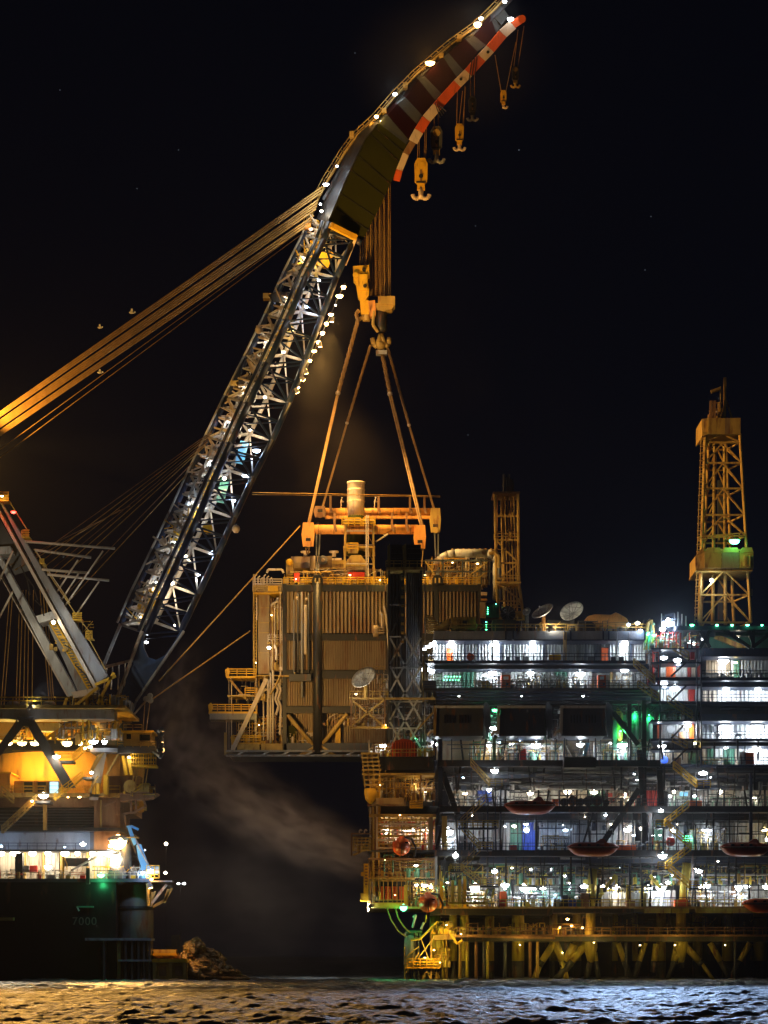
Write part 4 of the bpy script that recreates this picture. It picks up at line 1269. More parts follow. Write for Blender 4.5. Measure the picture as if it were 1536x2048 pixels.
# ------------------------------------------------------------------ the lifted module
mod = thing('lifted_module', 'tall brown clad process module hanging from the crane, with a white topped exhaust tower', 'module', P(620, 1505, 45))
def module():
    Y = 45
    k = K(Y)
    # columns and beams
    for x0, x1 in ((565, 573), (626, 644), (773, 781), (868, 877), (955, 962)):
        if x0 == 626:
            MB().tube(P(635, 1165, Y - .4), P(635, 1508, Y - .4), 9 * k, 16).build('column', 'black', mod, smooth=True)
        else:
            MB().pbox(x0, x1, 1168, 1500 if x0 < 800 else 1300, Y - .6, Y + .6).build('column', 'black', mod)
    for y0, y1, xa, xb in ((1170, 1183, 565, 962), (1268, 1281, 565, 962), (1341, 1357, 565, 780), (1413, 1426, 565, 780)):
        for a, b_ in ((xa + 8, 627), (643, 773), (781, 868), (877, 955)):
            if a < xb:
                MB().pbox(a, b_, y0, y1, Y - .5, Y + .5).build('beam', 'black', mod)
    # corrugated wall sheets
    S = [(573, 626, 1184, 1267, 9), (644, 773, 1184, 1267, 7.4), (573, 604, 1282, 1340, 5.2), (604, 626, 1282, 1340, 9), (644, 773, 1282, 1340, 4.7),
         (573, 626, 1358, 1412, 4.9), (644, 773, 1358, 1412, 4.9), (573, 626, 1427, 1486, 5), (644, 773, 1427, 1486, 5),
         (781, 868, 1184, 1267, 7.4), (877, 955, 1184, 1267, 7.4)]
    for x0, x1, y0, y1, p in S:
        MB().corr(x0, x1, y0, y1, Y + (.3 if y0 < 1420 else 2.2), p, .62 if p > 7 else .45).build('wall_sheet', 'clad', mod)
    MB().pbox(573, 960, 1184, 1500, Y + 6, Y + 7).build('inner_bulkhead', 'dark', mod)
    MB().pbox(513, 962, 1168, 1172, Y, Y + 26).build('roof_deck', 'ochre', mod)
    MB().pbox(565, 962, 1172, 1498, Y + 25, Y + 26).build('rear_wall', 'clad', mod)
    MB().pbox(565, 780, 1486, 1500, Y - .5, Y + 26).build('lower_deck', 'dark', mod)
    for x0, x1 in ((474, 519), (522, 566), (568, 604)):
        MB().pbox(x0, x1, 1487, 1501, Y - .6, Y + 2).build('skid_plate', 'ochre' if x0 < 560 else 'dark', mod)
    MB().pbox(452, 778, 1500, 1504, Y - 1, Y + 22).build('base_frame', 'grey', mod)
    MB().pbox(452, 740, 1509, 1513, Y - 1, Y - .4).build('base_chord', 'grey', mod)
    for x in (470, 520, 560, 608, 640, 690, 735):
        MB().beam(P(x, 1512, Y - .8), P(x + 22, 1501, Y - .8), .3).build('base_brace', 'pale', mod)
    for a, b_ in (((575, 1430), (626, 1490)), ((694, 1428), (645, 1488)), ((600, 1512), (635, 1490)), ((670, 1512), (640, 1490))):
        MB().tube(P(*a, Y - .2), P(*b_, Y - .2), .38, 10).build('brace', 'ochre', mod, smooth=True)
    MB().pbox(576, 592, 1452, 1486, Y + .8, Y + 1.8).build('cabinet', 'olive', mod)
    MB().pbox(671, 681, 1452, 1486, Y + .6, Y + 1.8).build('door', 'yellow', mod)
    # padeyes
    for x in (635, 875):
        MB().prism([(x - 11, 1168), (x - 11, 1158), (x - 6, 1150), (x + 6, 1150), (x + 11, 1158), (x + 11, 1168)], Y - .8, Y + .8).build('padeye', 'black', mod)
        for s in (-4, 4):
            MB().tube(P(x + s, 1156, Y - 1.1), P(x + s, 1166, Y - 1.1), .16, 6).build('shackle_pin', 'ochre', mod)
    # pipes on the front of the left bay
    for x, y0, y1, r, m in ((596, 1186, 1345, 1.8, 'dark'), (604, 1184, 1395, 2.4, 'grey'), (611, 1210, 1308, 3.4, 'beige'), (617, 1186, 1360, 1.6, 'dark'), (588, 1200, 1350, 1.2, 'grey')):
        MB().tube(P(x, y0, Y - 1), P(x, y1, Y - 1), r * k, 8).build('downpipe', m, mod, smooth=True)
    for x, y in ((594, 1196), (613, 1198)):
        MB().ball(P(x, y, Y - 1.6), .28, 8, 6).build('vent_cap', 'cream', mod, smooth=True)
    MB().path([P(590, 1345, Y - 1), P(590, 1352, Y - 1), P(560, 1352, Y - 1), P(552, 1370, Y - 1), P(540, 1390, Y - 1)], .18, 8).build('pipe', 'ochre', mod)
    MB().pbox(578, 622, 1348, 1362, Y - 2, Y - .6).build('walkway_basket', 'dark', mod)
    # dark platforms, right-hand equipment
    MB().lathe(P(752, 1262, Y - 1.5), [(.5, -.6), (1.05, -.5), (1.05, .3), (.7, .6)], 18, 'x').build('blower_casing', 'clad', mod, smooth=True)
    for q in range(3):
        MB().pbox(752, 768, 1254 + q * 5, 1257 + q * 5, Y - 2.3, Y - 1).build('blower_fin', 'clad', mod)
    MB().path([P(764, 1256, Y - 1.5), P(764, 1230, Y - 1.5), P(760, 1224, Y - 1.5)], .2, 8).build('pipe', 'beige', mod)
    MB().path([P(768, 1212, Y - 1), P(772, 1230, Y - 1), P(778, 1300, Y - 1), P(778, 1380, Y - 1)], .2, 8).build('pipe', 'beige', mod)
    # left annex
    MB().pbox(506, 510, 1148, 1352, Y + 1, Y + 1.5).build('annex_post', 'ochre', mod)
    MB().pbox(516, 539, 1186, 1349, Y + 1.6, Y + 12).build('annex_wall', 'clad', mod)
    for y in (1215, 1245, 1265, 1305):
        MB().pbox(516, 539, y, y + .8, Y + 1.5, Y + 1.6).build('wall_seam', 'ochre', mod)
    MB().tube(P(513.5, 1195, Y + .6), P(513.5, 1240, Y + .6), .13, 6).build('annex_pipe', 'cream', mod)
    lad = MB()
    for i in range(24):
        lad.beam(P(508, 1190 + i * 6.5, Y + .6), P(513, 1190 + i * 6.5, Y + .6), .12)
    lad.tube(P(508, 1188, Y + .6), P(508, 1345, Y + .6), .09, 5); lad.tube(P(513, 1188, Y + .6), P(513, 1345, Y + .6), .09, 5)
    lad.build('ladder', 'ochre', mod)
    for x, y0, y1, r in ((543, 1212, 1300, 1.6), (549, 1208, 1290, 2.0), (556, 1195, 1260, 1.4), (561, 1180, 1400, 1.8), (541, 1345, 1485, 1.8), (527, 1400, 1480, 1.5), (546, 1300, 1480, 2.2), (536, 1360, 1480, 2.4)):
        MB().tube(P(x, y0, Y), P(x, y1, Y), r * k, 8).build('riser', 'beige', mod, smooth=True)
    for pts in ([(543, 1212), (544, 1208), (549, 1206), (554, 1202), (556, 1195)], [(524, 1392), (526, 1382), (533, 1378), (538, 1382), (537, 1396)], [(549, 1290), (553, 1300), (553, 1320)],
                [(550, 1366), (556, 1380), (550, 1398), (557, 1412), (552, 1430)], [(556, 1366), (562, 1380), (556, 1398), (562, 1412), (560, 1470)]):
        MB().path([P(x, y, Y - .5) for x, y in pts], .22, 8).build('bent_pipe', 'beige', mod)
    clutter(mod, 541, 565, 1195, 1340, Y - .5, Y + 2, 70, ['beige', 'ochre', 'rust'], 31, .8)
    clutter(mod, 470, 566, 1350, 1400, Y, Y + 6, 60, ['ochre', 'dark', 'beige'], 32, .9)
    clutter(mod, 470, 566, 1425, 1486, Y, Y + 6, 120, ['ochre', 'beige', 'rust', 'yellow'], 33, .9)
    clutter(mod, 644, 775, 1427, 1450, Y - .5, Y + 1, 60, ['ochre', 'beige', 'rust'], 34, .7)
    clutter(mod, 574, 626, 1455, 1486, Y - .5, Y + 1, 30, ['ochre', 'beige'], 35, .7)
    MB().beam(P(465, 1500, Y - 1), P(533, 1358, Y - 1), .75, .6).build('diagonal_brace', 'beige', mod)
    for x0, x1, y0, y1, m in ((510, 565, 1350, 1352, 'ochre'), (453, 512, 1352, 1356, 'yellow'), (417, 514, 1423, 1427, 'yellow'), (419, 513, 1427, 1439, 'grey'), (463, 522, 1485, 1489, 'yellow'),
                              (455, 515, 1390, 1393, 'ochre'), (506, 564, 1183, 1187, 'yellow'), (534, 568, 1284, 1287, 'ochre')):
        MB().pbox(x0, x1, y0, y1, Y, Y + 5).build('platform_grating', m, mod)
    def rails(lst, m='yellow', Yr=Y - .1):
        for x0, x1, yb in lst:
            r = MB()
            r.rail(P(x0, yb, Yr), P(x1, yb, Yr), 1.25, 1.3, .07, (.35, .68, 1.0))
            r.build('handrail', m, mod)
    rails(((455, 512, 1352), (419, 514, 1423), (463, 522, 1485), (490, 514, 1390)))
    rails(((506, 564, 1183), (506, 564, 1172), (536, 566, 1284)), 'beige')
    rails(((567, 775, 1169),), 'yellow')
    rails(((780, 960, 1169),), 'yellow')
    for x, y in ((451, 1340), (417, 1410), (462, 1474)):
        MB().prism([(x - 1, y), (x + 5, y - 5), (x + 9, y + 2), (x + 6, y + 12), (x + 1, y + 14)], Y - .3, Y + 1).build('corner_plate', 'yellow', mod)
    for x in (453, 458, 463, 512):
        MB().tube(P(x, 1356 if x > 456 else 1440, Y + .5), P(x, 1508, Y + .5), .1 if x != 458 else .05, 6).build('edge_post', 'beige', mod)
    MB().pbox(448, 454, 1465, 1510, Y, Y + .6).build('edge_ladder', 'ochre', mod)
    MB().beam(P(462, 1362, Y + .5), P(492, 1398, Y + .5), .4).build('brace', 'ochre', mod)
    # top left pipe bank
    for i in range(6):
        MB().path([P(510 + i * 6, 1183, Y - .3), P(510 + i * 6, 1152 + (i % 3) * 3, Y - .3), P(514 + i * 6, 1149 + (i % 3) * 3, Y - .3)], .12, 6).build('riser', 'beige', mod)
    for q in range(4):
        MB().tube(P(506, 1172 + q * 4, Y - .6), P(563, 1172 + q * 4, Y - .6), .12, 6).build('pipe_run', 'ochre', mod)
    MB().path([P(534, 1146, Y), P(536, 1139, Y), P(564, 1139, Y), P(567, 1146, Y)], .2, 8).build('bent_pipe', 'beige', mod)
    MB().pbox(536, 556, 1172, 1182, Y - 1.2, Y - .7).build('valve_box', 'yellow', mod)
    # roof equipment
    clutter(mod, 567, 775, 1135, 1168, Y + 1, Y + 8, 150, ['ochre', 'beige', 'rust', 'yellow', 'clad'], 36, .9)
    clutter(mod, 850, 975, 1112, 1168, Y + 1, Y + 8, 260, ['ochre', 'beige', 'rust', 'yellow', 'clad'], 37, .9)
    MB().pbox(582, 620, 1113, 1136, Y + 5, Y + 10).build('air_handler', 'clad', mod)
    MB().pbox(572, 586, 1120, 1150, Y + 3, Y + 6).build('filter_box', 'ochre', mod)
    MB().pbox(620, 640, 1112, 1140, Y + 7, Y + 12).build('air_handler', 'cream', mod)
    MB().pbox(640, 664, 1112, 1137, Y + 7, Y + 12).build('air_handler', 'clad', mod)
    MB().lathe(P(646, 1120, Y + 6.7), [(.8, -.2), (.8, .2)], 16, 'y').build('fan_ring', 'grey', mod)
    MB().lathe(P(646, 1120, Y + 6.45), [(.35, -.1), (.35, .1)], 12, 'y').build('fan_hub', 'cream', mod)
    MB().pbox(664, 692, 1120, 1137, Y + 5, Y + 9).build('air_handler', 'ochre', mod)
    MB().pbox(664, 683, 1116, 1120, Y + 4.6, Y + 9.4).build('cowl', 'cream', mod)
    for x in (611, 668):
        MB().lathe(P(x, 1113, Y + 6), [(.35, 0), (.35, .7), (.85, .7), (.85, .95)], 14).build('vent_mushroom', 'cream', mod, smooth=True)
    MB().ball(P(579, 1124, Y + 2.6), .6, 10, 6).build('vent_ball', 'yellow', mod, smooth=True)
    MB().pbox(628, 694, 1137, 1168, Y + 4, Y + 8).build('machine_house', 'clad', mod)
    MB().pbox(630, 692, 1135, 1137, Y + 3.6, Y + 8.4).build('machine_roof', 'ochre', mod)
    for a, b_ in (((640, 1140), (652, 1160)), ((664, 1140), (652, 1160)), ((672, 1140), (690, 1160))):
        MB().beam(P(*a, Y + 3.9), P(*b_, Y + 3.9), .15).build('wall_brace', 'dark', mod)
    MB().pbox(666, 672, 1138, 1158, Y + 3.7, Y + 4).build('door', 'dark', mod)
    MB().pbox(588, 599, 1146, 1163, Y - .2, Y + 1).build('hose_cabinet', 'red', mod)
    MB().pbox(696, 729, 1144, 1158, Y + .6, Y + 2).build('fire_skid', 'red', mod)
    MB().pbox(694, 732, 1118, 1146, Y + 1.6, Y + 6).build('duct_base', 'clad', mod)
    MB().prism([(692, 1132), (732, 1132), (732, 1124), (722, 1110), (702, 1110), (692, 1124)], Y + .8, Y + 1.6).build('duct_hood', 'ochre', mod)
    MB().pbox(692, 736, 1126, 1128, Y + .2, Y + 6).build('deck_edge', 'beige', mod)
    # exhaust tower and stack
    kx = P(712, 0, Y + 6).x
    kz = lambda y: P(0, y, Y + 6).z
    kk = K(Y + 6)
    MB().lathe((kx, Y + 6, 0), [(19 * kk, kz(1110)), (17 * kk, kz(1080)), (17.5 * kk, kz(1040)), (16.5 * kk, kz(1032))], 22).build('exhaust_duct', 'olive', mod, smooth=True)
    MB().lathe((kx, Y + 6, 0), [(16.5 * kk, kz(1036)), (16.5 * kk, kz(1008)), (17.3 * kk, kz(1006)), (17.3 * kk, kz(968)), (18.6 * kk, kz(967)), (18.6 * kk, kz(964.5)), (14 * kk, kz(964.5)), (14 * kk, kz(975))], 26).build('stack', 'beige', mod, smooth=True)
    for y in (980, 1003):
        MB().lathe((kx, Y + 6, 0), [(17.9 * kk, kz(y + 1.2)), (17.9 * kk, kz(y - 1.2))], 26).build('stack_ring', 'cream', mod)
    for x0 in (689, 748):
        for yy in (Y + 2, Y + 10):
            MB().beam(P(x0, 1168, yy), P(x0 + (2 if x0 < 700 else -2), 1040, yy), .4).build('tower_post', 'ochre', mod)
    for y in (1040, 1062, 1090, 1128):
        MB().beam(P(689, y, Y + 2), P(748, y, Y + 2), .22).build('tower_beam', 'beige', mod)
        MB().beam(P(748, y, Y + 2), P(748, y, Y + 10), .22).build('tower_beam', 'ochre', mod)
    for a, b_ in (((748, 1128), (732, 1092)), ((732, 1166), (748, 1130)), ((748, 1092), (732, 1064))):
        MB().beam(P(*a, Y + 2.4), P(*b_, Y + 2.4), .18).build('tower_brace', 'ochre', mod)
    for y0 in (1040, 1092):
        MB().pbox(686, 750, y0, y0 + 3, Y + 1, Y + 11).build('tower_platform', 'ochre', mod)
    for x0, x1, yb in ((684, 722, 1052), (726, 750, 1052), (694, 716, 1102)):
        r = MB()
        r.rail(P(x0, yb, Y + .8), P(x1, yb, Y + .8), 1.4, 1.0, .08, (.35, .7, 1.0))
        r.build('handrail', 'yellow', mod)
    lad = MB()
    for x in (732.5, 736.5):
        lad.tube(P(x, 1168, Y + .4), P(x, 1030, Y + .4), .1, 5)
    for i in range(42):
        lad.beam(P(732.5, 1032 + i * 3.25, Y + .4), P(736.5, 1032 + i * 3.25, Y + .4), .07)
    lad.build('ladder', 'beige', mod)
    MB().pbox(696, 716, 1090, 1106, Y + .9, Y + 1.5).build('valve_panel', 'ochre', mod)
    MB().tube(P(752, 1083, Y + 3), P(776, 1068, Y + 1), .15, 6).build('boom_pole', 'beige', mod)
    MB().pbox(710, 757, 1026, 1031, 58.4, 59).build('name_board', 'ochre', mod) if False else None
    # right hand: pale duct arching over the deck
    pts = [(872, 1128), (882, 1118), (896, 1110), (910, 1107), (975, 1107), (990, 1112), (994, 1125), (994, 1200)]
    MB().path([P(x, y, Y + 4) for x, y in pts], .78, 14).build('arched_duct', 'pale', mod, smooth=True)
    for x in range(905, 990, 11):
        MB().ball(P(x, 1099, Y + 4), .22, 6, 4).build('duct_light', 'ochre', mod)
    for x0, x1, y in ((850, 985, 1121), (850, 985, 1143)):
        MB().beam(P(x0, y, Y), P(x1, y, Y), .3).build('pipe_rack_beam', 'dark', mod)
    for x in (886, 925, 962, 979):
        MB().beam(P(x, 1121, Y), P(x, 1170, Y), .3).build('pipe_rack_post', 'dark', mod)
    for a, b_ in (((850, 1122), (880, 1165)), ((926, 1160), (975, 1124)), ((950, 1160), (975, 1144))):
        MB().beam(P(*a, Y - .2), P(*b_, Y - .2), .22).build('pipe_rack_brace', 'ochre', mod)
    MB().pbox(962, 974, 1184, 1190, Y - 1, Y + 2).build('lamp_cowl', 'cream', mod)
    MB().pbox(962, 974, 1197, 1201, Y - 1, Y + 2).build('lamp_cowl', 'spreader', mod)
    MB().pbox(960, 971, 1204, 1236, Y - 1, Y + 2).build('cable_cabinet', 'clad', mod)
    for x, y, p in ((538, 1295, 200), (592, 1158, 200), (760, 1160, 320), (905, 1125, 120), (955, 1127, 120)):
        lamp(mod, x, y, Y - 1.5, 's' if x < 560 else 'y', p, 1.1 if x < 560 else .55, off=(0, -.8, .3))
    for x, y in ((543, 1230), (512, 1325), (518, 1450), (700, 1150), (850, 1150)):
        lamp(mod, x, y, Y - .4, 'y', 90, .45, off=(0, -1.2, 0))
module()

# two riggers on the rear spreader bar
def person(label, px, py, Y, h, lean=0.15, cloth='white', hat='white', face=1):
    """standing figure, one continuous skinned body, with arms bent to the front"""
    base = P(px, py, Y)
    t = thing('person', label, 'person', base)
    s = h / 1.8
    J = dict(pel=(0, 0, .95), wai=(lean * .2 * face, 0, 1.12), che=(lean * .7 * face, 0, 1.36), nec=(lean * face, 0, 1.52), hd=(lean * 1.15 * face, 0, 1.62),
             shl=(lean * .8 * face - .02, -.19, 1.44), ell=(lean * .8 * face + .05 * face, -.25, 1.17), wrl=(lean * .8 * face + .28 * face, -.18, 1.08), hal=(lean * .8 * face + .37 * face, -.16, 1.08),
             shr=(lean * .8 * face - .02, .19, 1.44), elr=(lean * .8 * face - .02, .26, 1.16), wrr=(lean * .8 * face + .2 * face, .2, 1.0), har=(lean * .8 * face + .28 * face, .18, .97),
             hpl=(0, -.1, .9), knl=(.04 * face, -.12, .5), anl=(-.02, -.12, .1), tol=(.16 * face, -.13, .04),
             hpr=(0, .1, .9), knr=(.02 * face, .14, .5), anr=(-.06, .15, .1), tor=(.12 * face, .16, .04))
    R = dict(pel=.15, wai=.14, che=.16, nec=.065, hd=.07, shl=.08, ell=.055, wrl=.042, hal=.04, shr=.08, elr=.055, wrr=.042, har=.04, hpl=.1, knl=.075, anl=.055, tol=.05, hpr=.1, knr=.075, anr=.055, tor=.05)
    E = [('pel', 'wai'), ('wai', 'che'), ('che', 'nec'), ('nec', 'hd'), ('che', 'shl'), ('shl', 'ell'), ('ell', 'wrl'), ('wrl', 'hal'), ('che', 'shr'), ('shr', 'elr'), ('elr', 'wrr'), ('wrr', 'har'),
         ('pel', 'hpl'), ('hpl', 'knl'), ('knl', 'anl'), ('anl', 'tol'), ('pel', 'hpr'), ('hpr', 'knr'), ('knr', 'anr'), ('anr', 'tor')]
    names = list(J)
    me = bpy.data.meshes.new('body')
    me.from_pydata([Vector(J[n]) * s for n in names], [(names.index(a), names.index(b_)) for a, b_ in E], [])
    me.materials.append(M[cloth])
    o = bpy.data.objects.new('body', me)
    C.objects.link(o)
    o.parent = t
    sm = o.modifiers.new('skin', 'SKIN')
    for i, n in enumerate(names):
        v = me.skin_vertices[0].data[i]
        v.radius = (R[n] * s, R[n] * s)
        v.use_root = (n == 'pel')
    sub = o.modifiers.new('sub', 'SUBSURF'); sub.levels = 1; sub.render_levels = 1
    hd = base + Vector(J['hd']) * s + Vector((.02 * face, 0, .08)) * s
    MB().ball(hd, .105 * s, 12, 9, .95, .85, 1.2, fn=lambda d: 1 + (.18 if d.x * face > .93 else 0)).build('head', 'skin', t, smooth=True)
    MB().ball(hd + Vector((0, 0, .055 * s)), .135 * s, 12, 8, 1.1, 1, .85).build('helmet', hat, t, smooth=True)
    for q in ('hal', 'har'):
        c = base + Vector(J[q]) * s
        g = MB()
        for f in range(4):
            a = c + Vector((.02 * face, (f - 1.5) * .02, 0)) * s
            g.tube(a, a + Vector((.06 * face, 0, -.01)) * s, .011 * s, 5)
            g.tube(a + Vector((.06 * face, 0, -.01)) * s, a + Vector((.07 * face, 0, -.05)) * s, .010 * s, 5)
        g.tube(c, c + Vector((.03 * face, .045, .01)) * s, .012 * s, 5)
        g.build('fingers', 'skin', t)
    return t
person('rigger in pale overalls left of the exhaust stack on the rear spreader bar', 682, 1016, 60, 1.95, .12, 'cream', 'white', 1)
person('rigger in pale overalls right of the exhaust stack on the rear spreader bar', 749, 1016, 60, 1.95, .16, 'cream', 'white', 1)

# ------------------------------------------------------------------ vent tower behind the quarters
vt = thing('vent_tower', 'slim rusty lattice vent tower with thin pipes rising above its top', 'tower', P(1018, 1232, 34))
def vent_tower():
    Y = 34
    T = [(990, 985), (1036, 985)]
    Bt = [(998, 1240), (1044, 1240)]
    def pt(side, y, back):
        t = max(0, (y - 1165) / 75) if y > 1165 else 0
        x = (990 if side == 0 else 1036) + (4 if side == 0 else 10) * t + (4 if side == 0 else 2) * (y - 985) / 250
        return P(x, y, Y + (5 if back else 0)) + (Vector((1.2, 0, 0)) if back and side == 0 else Vector((0, 0, 0)))
    ys = [985, 1032, 1080, 1126, 1165, 1202, 1240]
    for s in (0, 1):
        for bk in (False, True):
            MB().path([pt(s, y, bk) for y in ys], .26, 8).build('tower_leg', 'ochre', vt)
    MB().pbox(990, 995, 985, 1110, Y + 1, Y + 3).build('cable_tray', 'spreader', vt)
    for i, y in enumerate(ys):
        for bk in (False, True):
            MB().beam(pt(0, y, bk), pt(1, y, bk), .28).build('tower_girt', 'ochre', vt)
        MB().beam(pt(1, y, False), pt(1, y, True), .2).build('tower_girt', 'ochre', vt)
        if i < 6 and i > 1:
            s = i % 2
            MB().beam(pt(s, y, False), pt(1 - s, ys[i + 1], False), .24).build('tower_brace', 'ochre', vt)
    for x in (1003, 1009, 1015, 1021, 1027):
        MB().tube(P(x, 988, Y + 2.5), P(x + 8, 1238, Y + 2.5), .17, 6).build('vent_pipe', 'ochre', vt)
    for x, y0 in ((1008, 948), (1018, 948), (1013, 955), (1026, 960), (1021, 958)):
        MB().tube(P(x, y0, Y + 2.5), P(x, 990, Y + 2.5), .2, 8).build('vent_tip', 'dark', vt)
    MB().pbox(986, 1040, 983, 986, Y - 1, Y + 6).build('top_platform', 'rust', vt)
    MB().pbox(992, 1042, 1163, 1167, Y - .8, Y + 6).build('mid_platform', 'ochre', vt)
    MB().pbox(1000, 1048, 1222, 1226, Y - .8, Y + 6).build('mid_platform', 'ochre', vt)
    for x0, x1, yb in ((988, 1038, 1080), (992, 1040, 1163), (984, 1005, 1112), (1004, 1044, 1222)):
        r = MB().rail(P(x0, yb, Y - .6), P(x1, yb, Y - .6), 1.1, 1.2, .06)
        r.build('handrail', 'ochre', vt)
    MB().path([P(978, 1108, Y - 1), P(990, 1104, Y - 1), P(998, 1114, Y - 1), P(998, 1135, Y - 1)], .3, 8).build('bracket_arm', 'ochre', vt)
    clutter(vt, 996, 1030, 1000, 1030, Y + 1, Y + 4, 14, ['ochre', 'rust'], 41, .6)
    clutter(vt, 996, 1030, 1060, 1080, Y + 1, Y + 4, 14, ['ochre', 'rust'], 42, .6)
vent_tower()

# ------------------------------------------------------------------ drilling derrick
dk = thing('drilling_derrick', 'tall orange lattice drilling derrick with boxed top and mid cabin and a green lamp', 'derrick', P(1450, 1248, 18))
def derrick():
    Y = 18
    def pt(s, y, back=False):
        t = (y - 868) / (1248 - 868)
        x0 = 1411 - 13 * t
        x1 = 1480 + 22 * t
        d = 5.6 + 3.0 * t
        p = P(x0 if s == 0 else x1, y, Y)
        if back:
            p += Vector((1.3 if s == 0 else -1.6, d, 0))
        return p
    ys = [868, 885, 926, 977, 1030, 1072, 1100, 1141, 1190, 1245]
    for s in (0, 1):
        for bk in (False, True):
            MB().path([pt(s, y, bk) for y in ys], .28, 8).build('derrick_leg', 'derrick', dk)
    for i, y in enumerate(ys):
        for bk in (False, True):
            MB().beam(pt(0, y, bk), pt(1, y, bk), .3).build('derrick_girt', 'derrick', dk)
        for s in (0, 1):
            MB().beam(pt(s, y), pt(s, y, True), .26).build('derrick_girt', 'derrick', dk)
        if i < len(ys) - 1 and i not in (5,):
            y2 = ys[i + 1]
            for bk in (False, True):
                mid = (pt(0, y, bk) + pt(1, y, bk)) / 2
                MB().beam(mid, pt(0, y2, bk), .22).build('derrick_brace', 'derrick', dk)
                MB().beam(mid, pt(1, y2, bk), .22).build('derrick_brace', 'derrick', dk)
            MB().beam(pt(0, y), pt(0, y2, True), .2).build('derrick_brace', 'derrick', dk)
            MB().beam(pt(1, y, True), pt(1, y2), .2).build('derrick_brace', 'derrick', dk)
    for q in (.34, .62):
        MB().tube(pt(0, 885).lerp(pt(1, 885), q) + Vector((0, 3, 0)), pt(0, 1245).lerp(pt(1, 1245), q * .9) + Vector((0, 3, 0)), .3, 8).build('guide_rail', 'ochre', dk)
    MB().pbox(1436, 1446, 960, 1240, Y + 8, Y + 8.6).build('racked_pipe', 'dark', dk)
    lad = MB()
    a, b_ = pt(0, 880) + Vector((-.7, 0, 0)), pt(0, 1245) + Vector((-.7, 0, 0))
    lad.tube(a, b_, .07, 5); lad.tube(a + Vector((.45, 0, 0)), b_ + Vector((.45, 0, 0)), .07, 5)
    for i in range(60):
        p = a.lerp(b_, i / 60)
        lad.beam(p, p + Vector((.45, 0, 0)), .09)
    lad.build('ladder', 'ochre', dk)
    for i in range(26):
        p = a.lerp(b_, i / 26)
        MB().box(p.x - .15, p.x + .35, p.y - .5, p.y, p.z, p.z + .12).build('ladder_hoop', 'derrick', dk)
    # top box
    MB().prism([(1404, 838), (1416, 836), (1416, 868), (1404, 873)], Y - 1, Y + 7).build('crown_panel', 'derrick', dk)
    for x0, x1, m in ((1416, 1433, 'clad'), (1433, 1450, 'clad'), (1450, 1460, 'cream'), (1460, 1481, 'clad')):
        MB().pbox(x0 + .3, x1, 836, 868, Y - 1.6, Y - 1.2).build('crown_panel', 'ochre' if m == 'clad' else 'clad', dk)
    MB().pbox(1406, 1481, 864, 868, Y - 1.2, Y + 8).build('crown_floor', 'ochre', dk)
    MB().pbox(1478, 1481, 836, 866, Y - 1, Y + 8).build('crown_panel', 'ochre', dk)
    MB().beam(P(1449, 836, Y + 2), P(1450, 755, Y + 2), .42).build('mast', 'derrick', dk)
    for a2, b2 in (((1441, 836), (1452, 800)), ((1464, 836), (1452, 800)), ((1432, 836), (1450, 812))):
        MB().beam(P(*a2, Y + 2), P(*b2, Y + 2), .24).build('mast_stay', 'derrick', dk)
    MB().tube(P(1422, 784, Y + 1), P(1441, 777, Y + 1), .3, 10).build('burner_boom', 'derrick', dk)
    MB().tube(P(1441, 773, Y + 1.5), P(1442, 836, Y + 1.5), .12, 6).build('burner_post', 'ochre', dk)
    for x in (1420, 1427):
        MB().pbox(x, x + 5, 801, 836, Y + 1, Y + 1.5).build('crown_post', 'rust', dk)
    clutter(dk, 1420, 1446, 800, 836, Y + 1, Y + 3, 26, ['derrick', 'ochre', 'rust'], 51, .7)
    # mid cabin: faceted box
    for x0, x1, m in ((1409, 1443, 'ochre'), (1444, 1478, 'clad'), (1479, 1507, 'ochre')):
        MB().pbox(x0, x1, 1105, 1136, Y - 2.2, Y - 1.8).build('cabin_panel', m, dk)
        MB().prism([(x0 + 6, 1095), (x1 - 3, 1095), (x1, 1104.6), (x0, 1104.6)], Y - 2.0, Y - .6).build('cabin_roof_panel', 'derrick' if m != 'ochre' else 'ochre', dk)
    MB().prism([(1391, 1112), (1408, 1105), (1408, 1136), (1391, 1142)], Y - 1.8, Y + 6).build('cabin_panel', 'derrick', dk)
    MB().prism([(1393, 1110), (1408, 1104), (1408, 1096), (1402, 1098)], Y - 1.4, Y + 6).build('cabin_roof_panel', 'ochre', dk)
    MB().pbox(1394, 1505, 1137, 1142, Y - 1.8, Y + 9).build('cabin_floor', 'ochre', dk)
    for x in (1488, 1499):
        MB().pbox(x, x + 1.6, 1110, 1133, Y - 2.6, Y - 2.3).build('cage_bar', 'derrick', dk)
    MB().pbox(1488, 1500, 1131, 1133, Y - 2.6, Y - 2.3).build('cage_bar', 'derrick', dk)
    MB().pbox(1497, 1505, 1178, 1190, Y, Y + 1).build('junction_box', 'ochre', dk)
    r = MB().rail(P(1398, 1084, Y - .6), P(1492, 1076, Y - .6), .9, 1.0, .08)
    r.build('handrail', 'derrick', dk)
    lamp(dk, 1469, 1082, Y - 2.6, 'g', 90, 2.8)
    lamp(dk, 1423, 1160, Y - .6, 'w', 400, 1.5)
derrick()
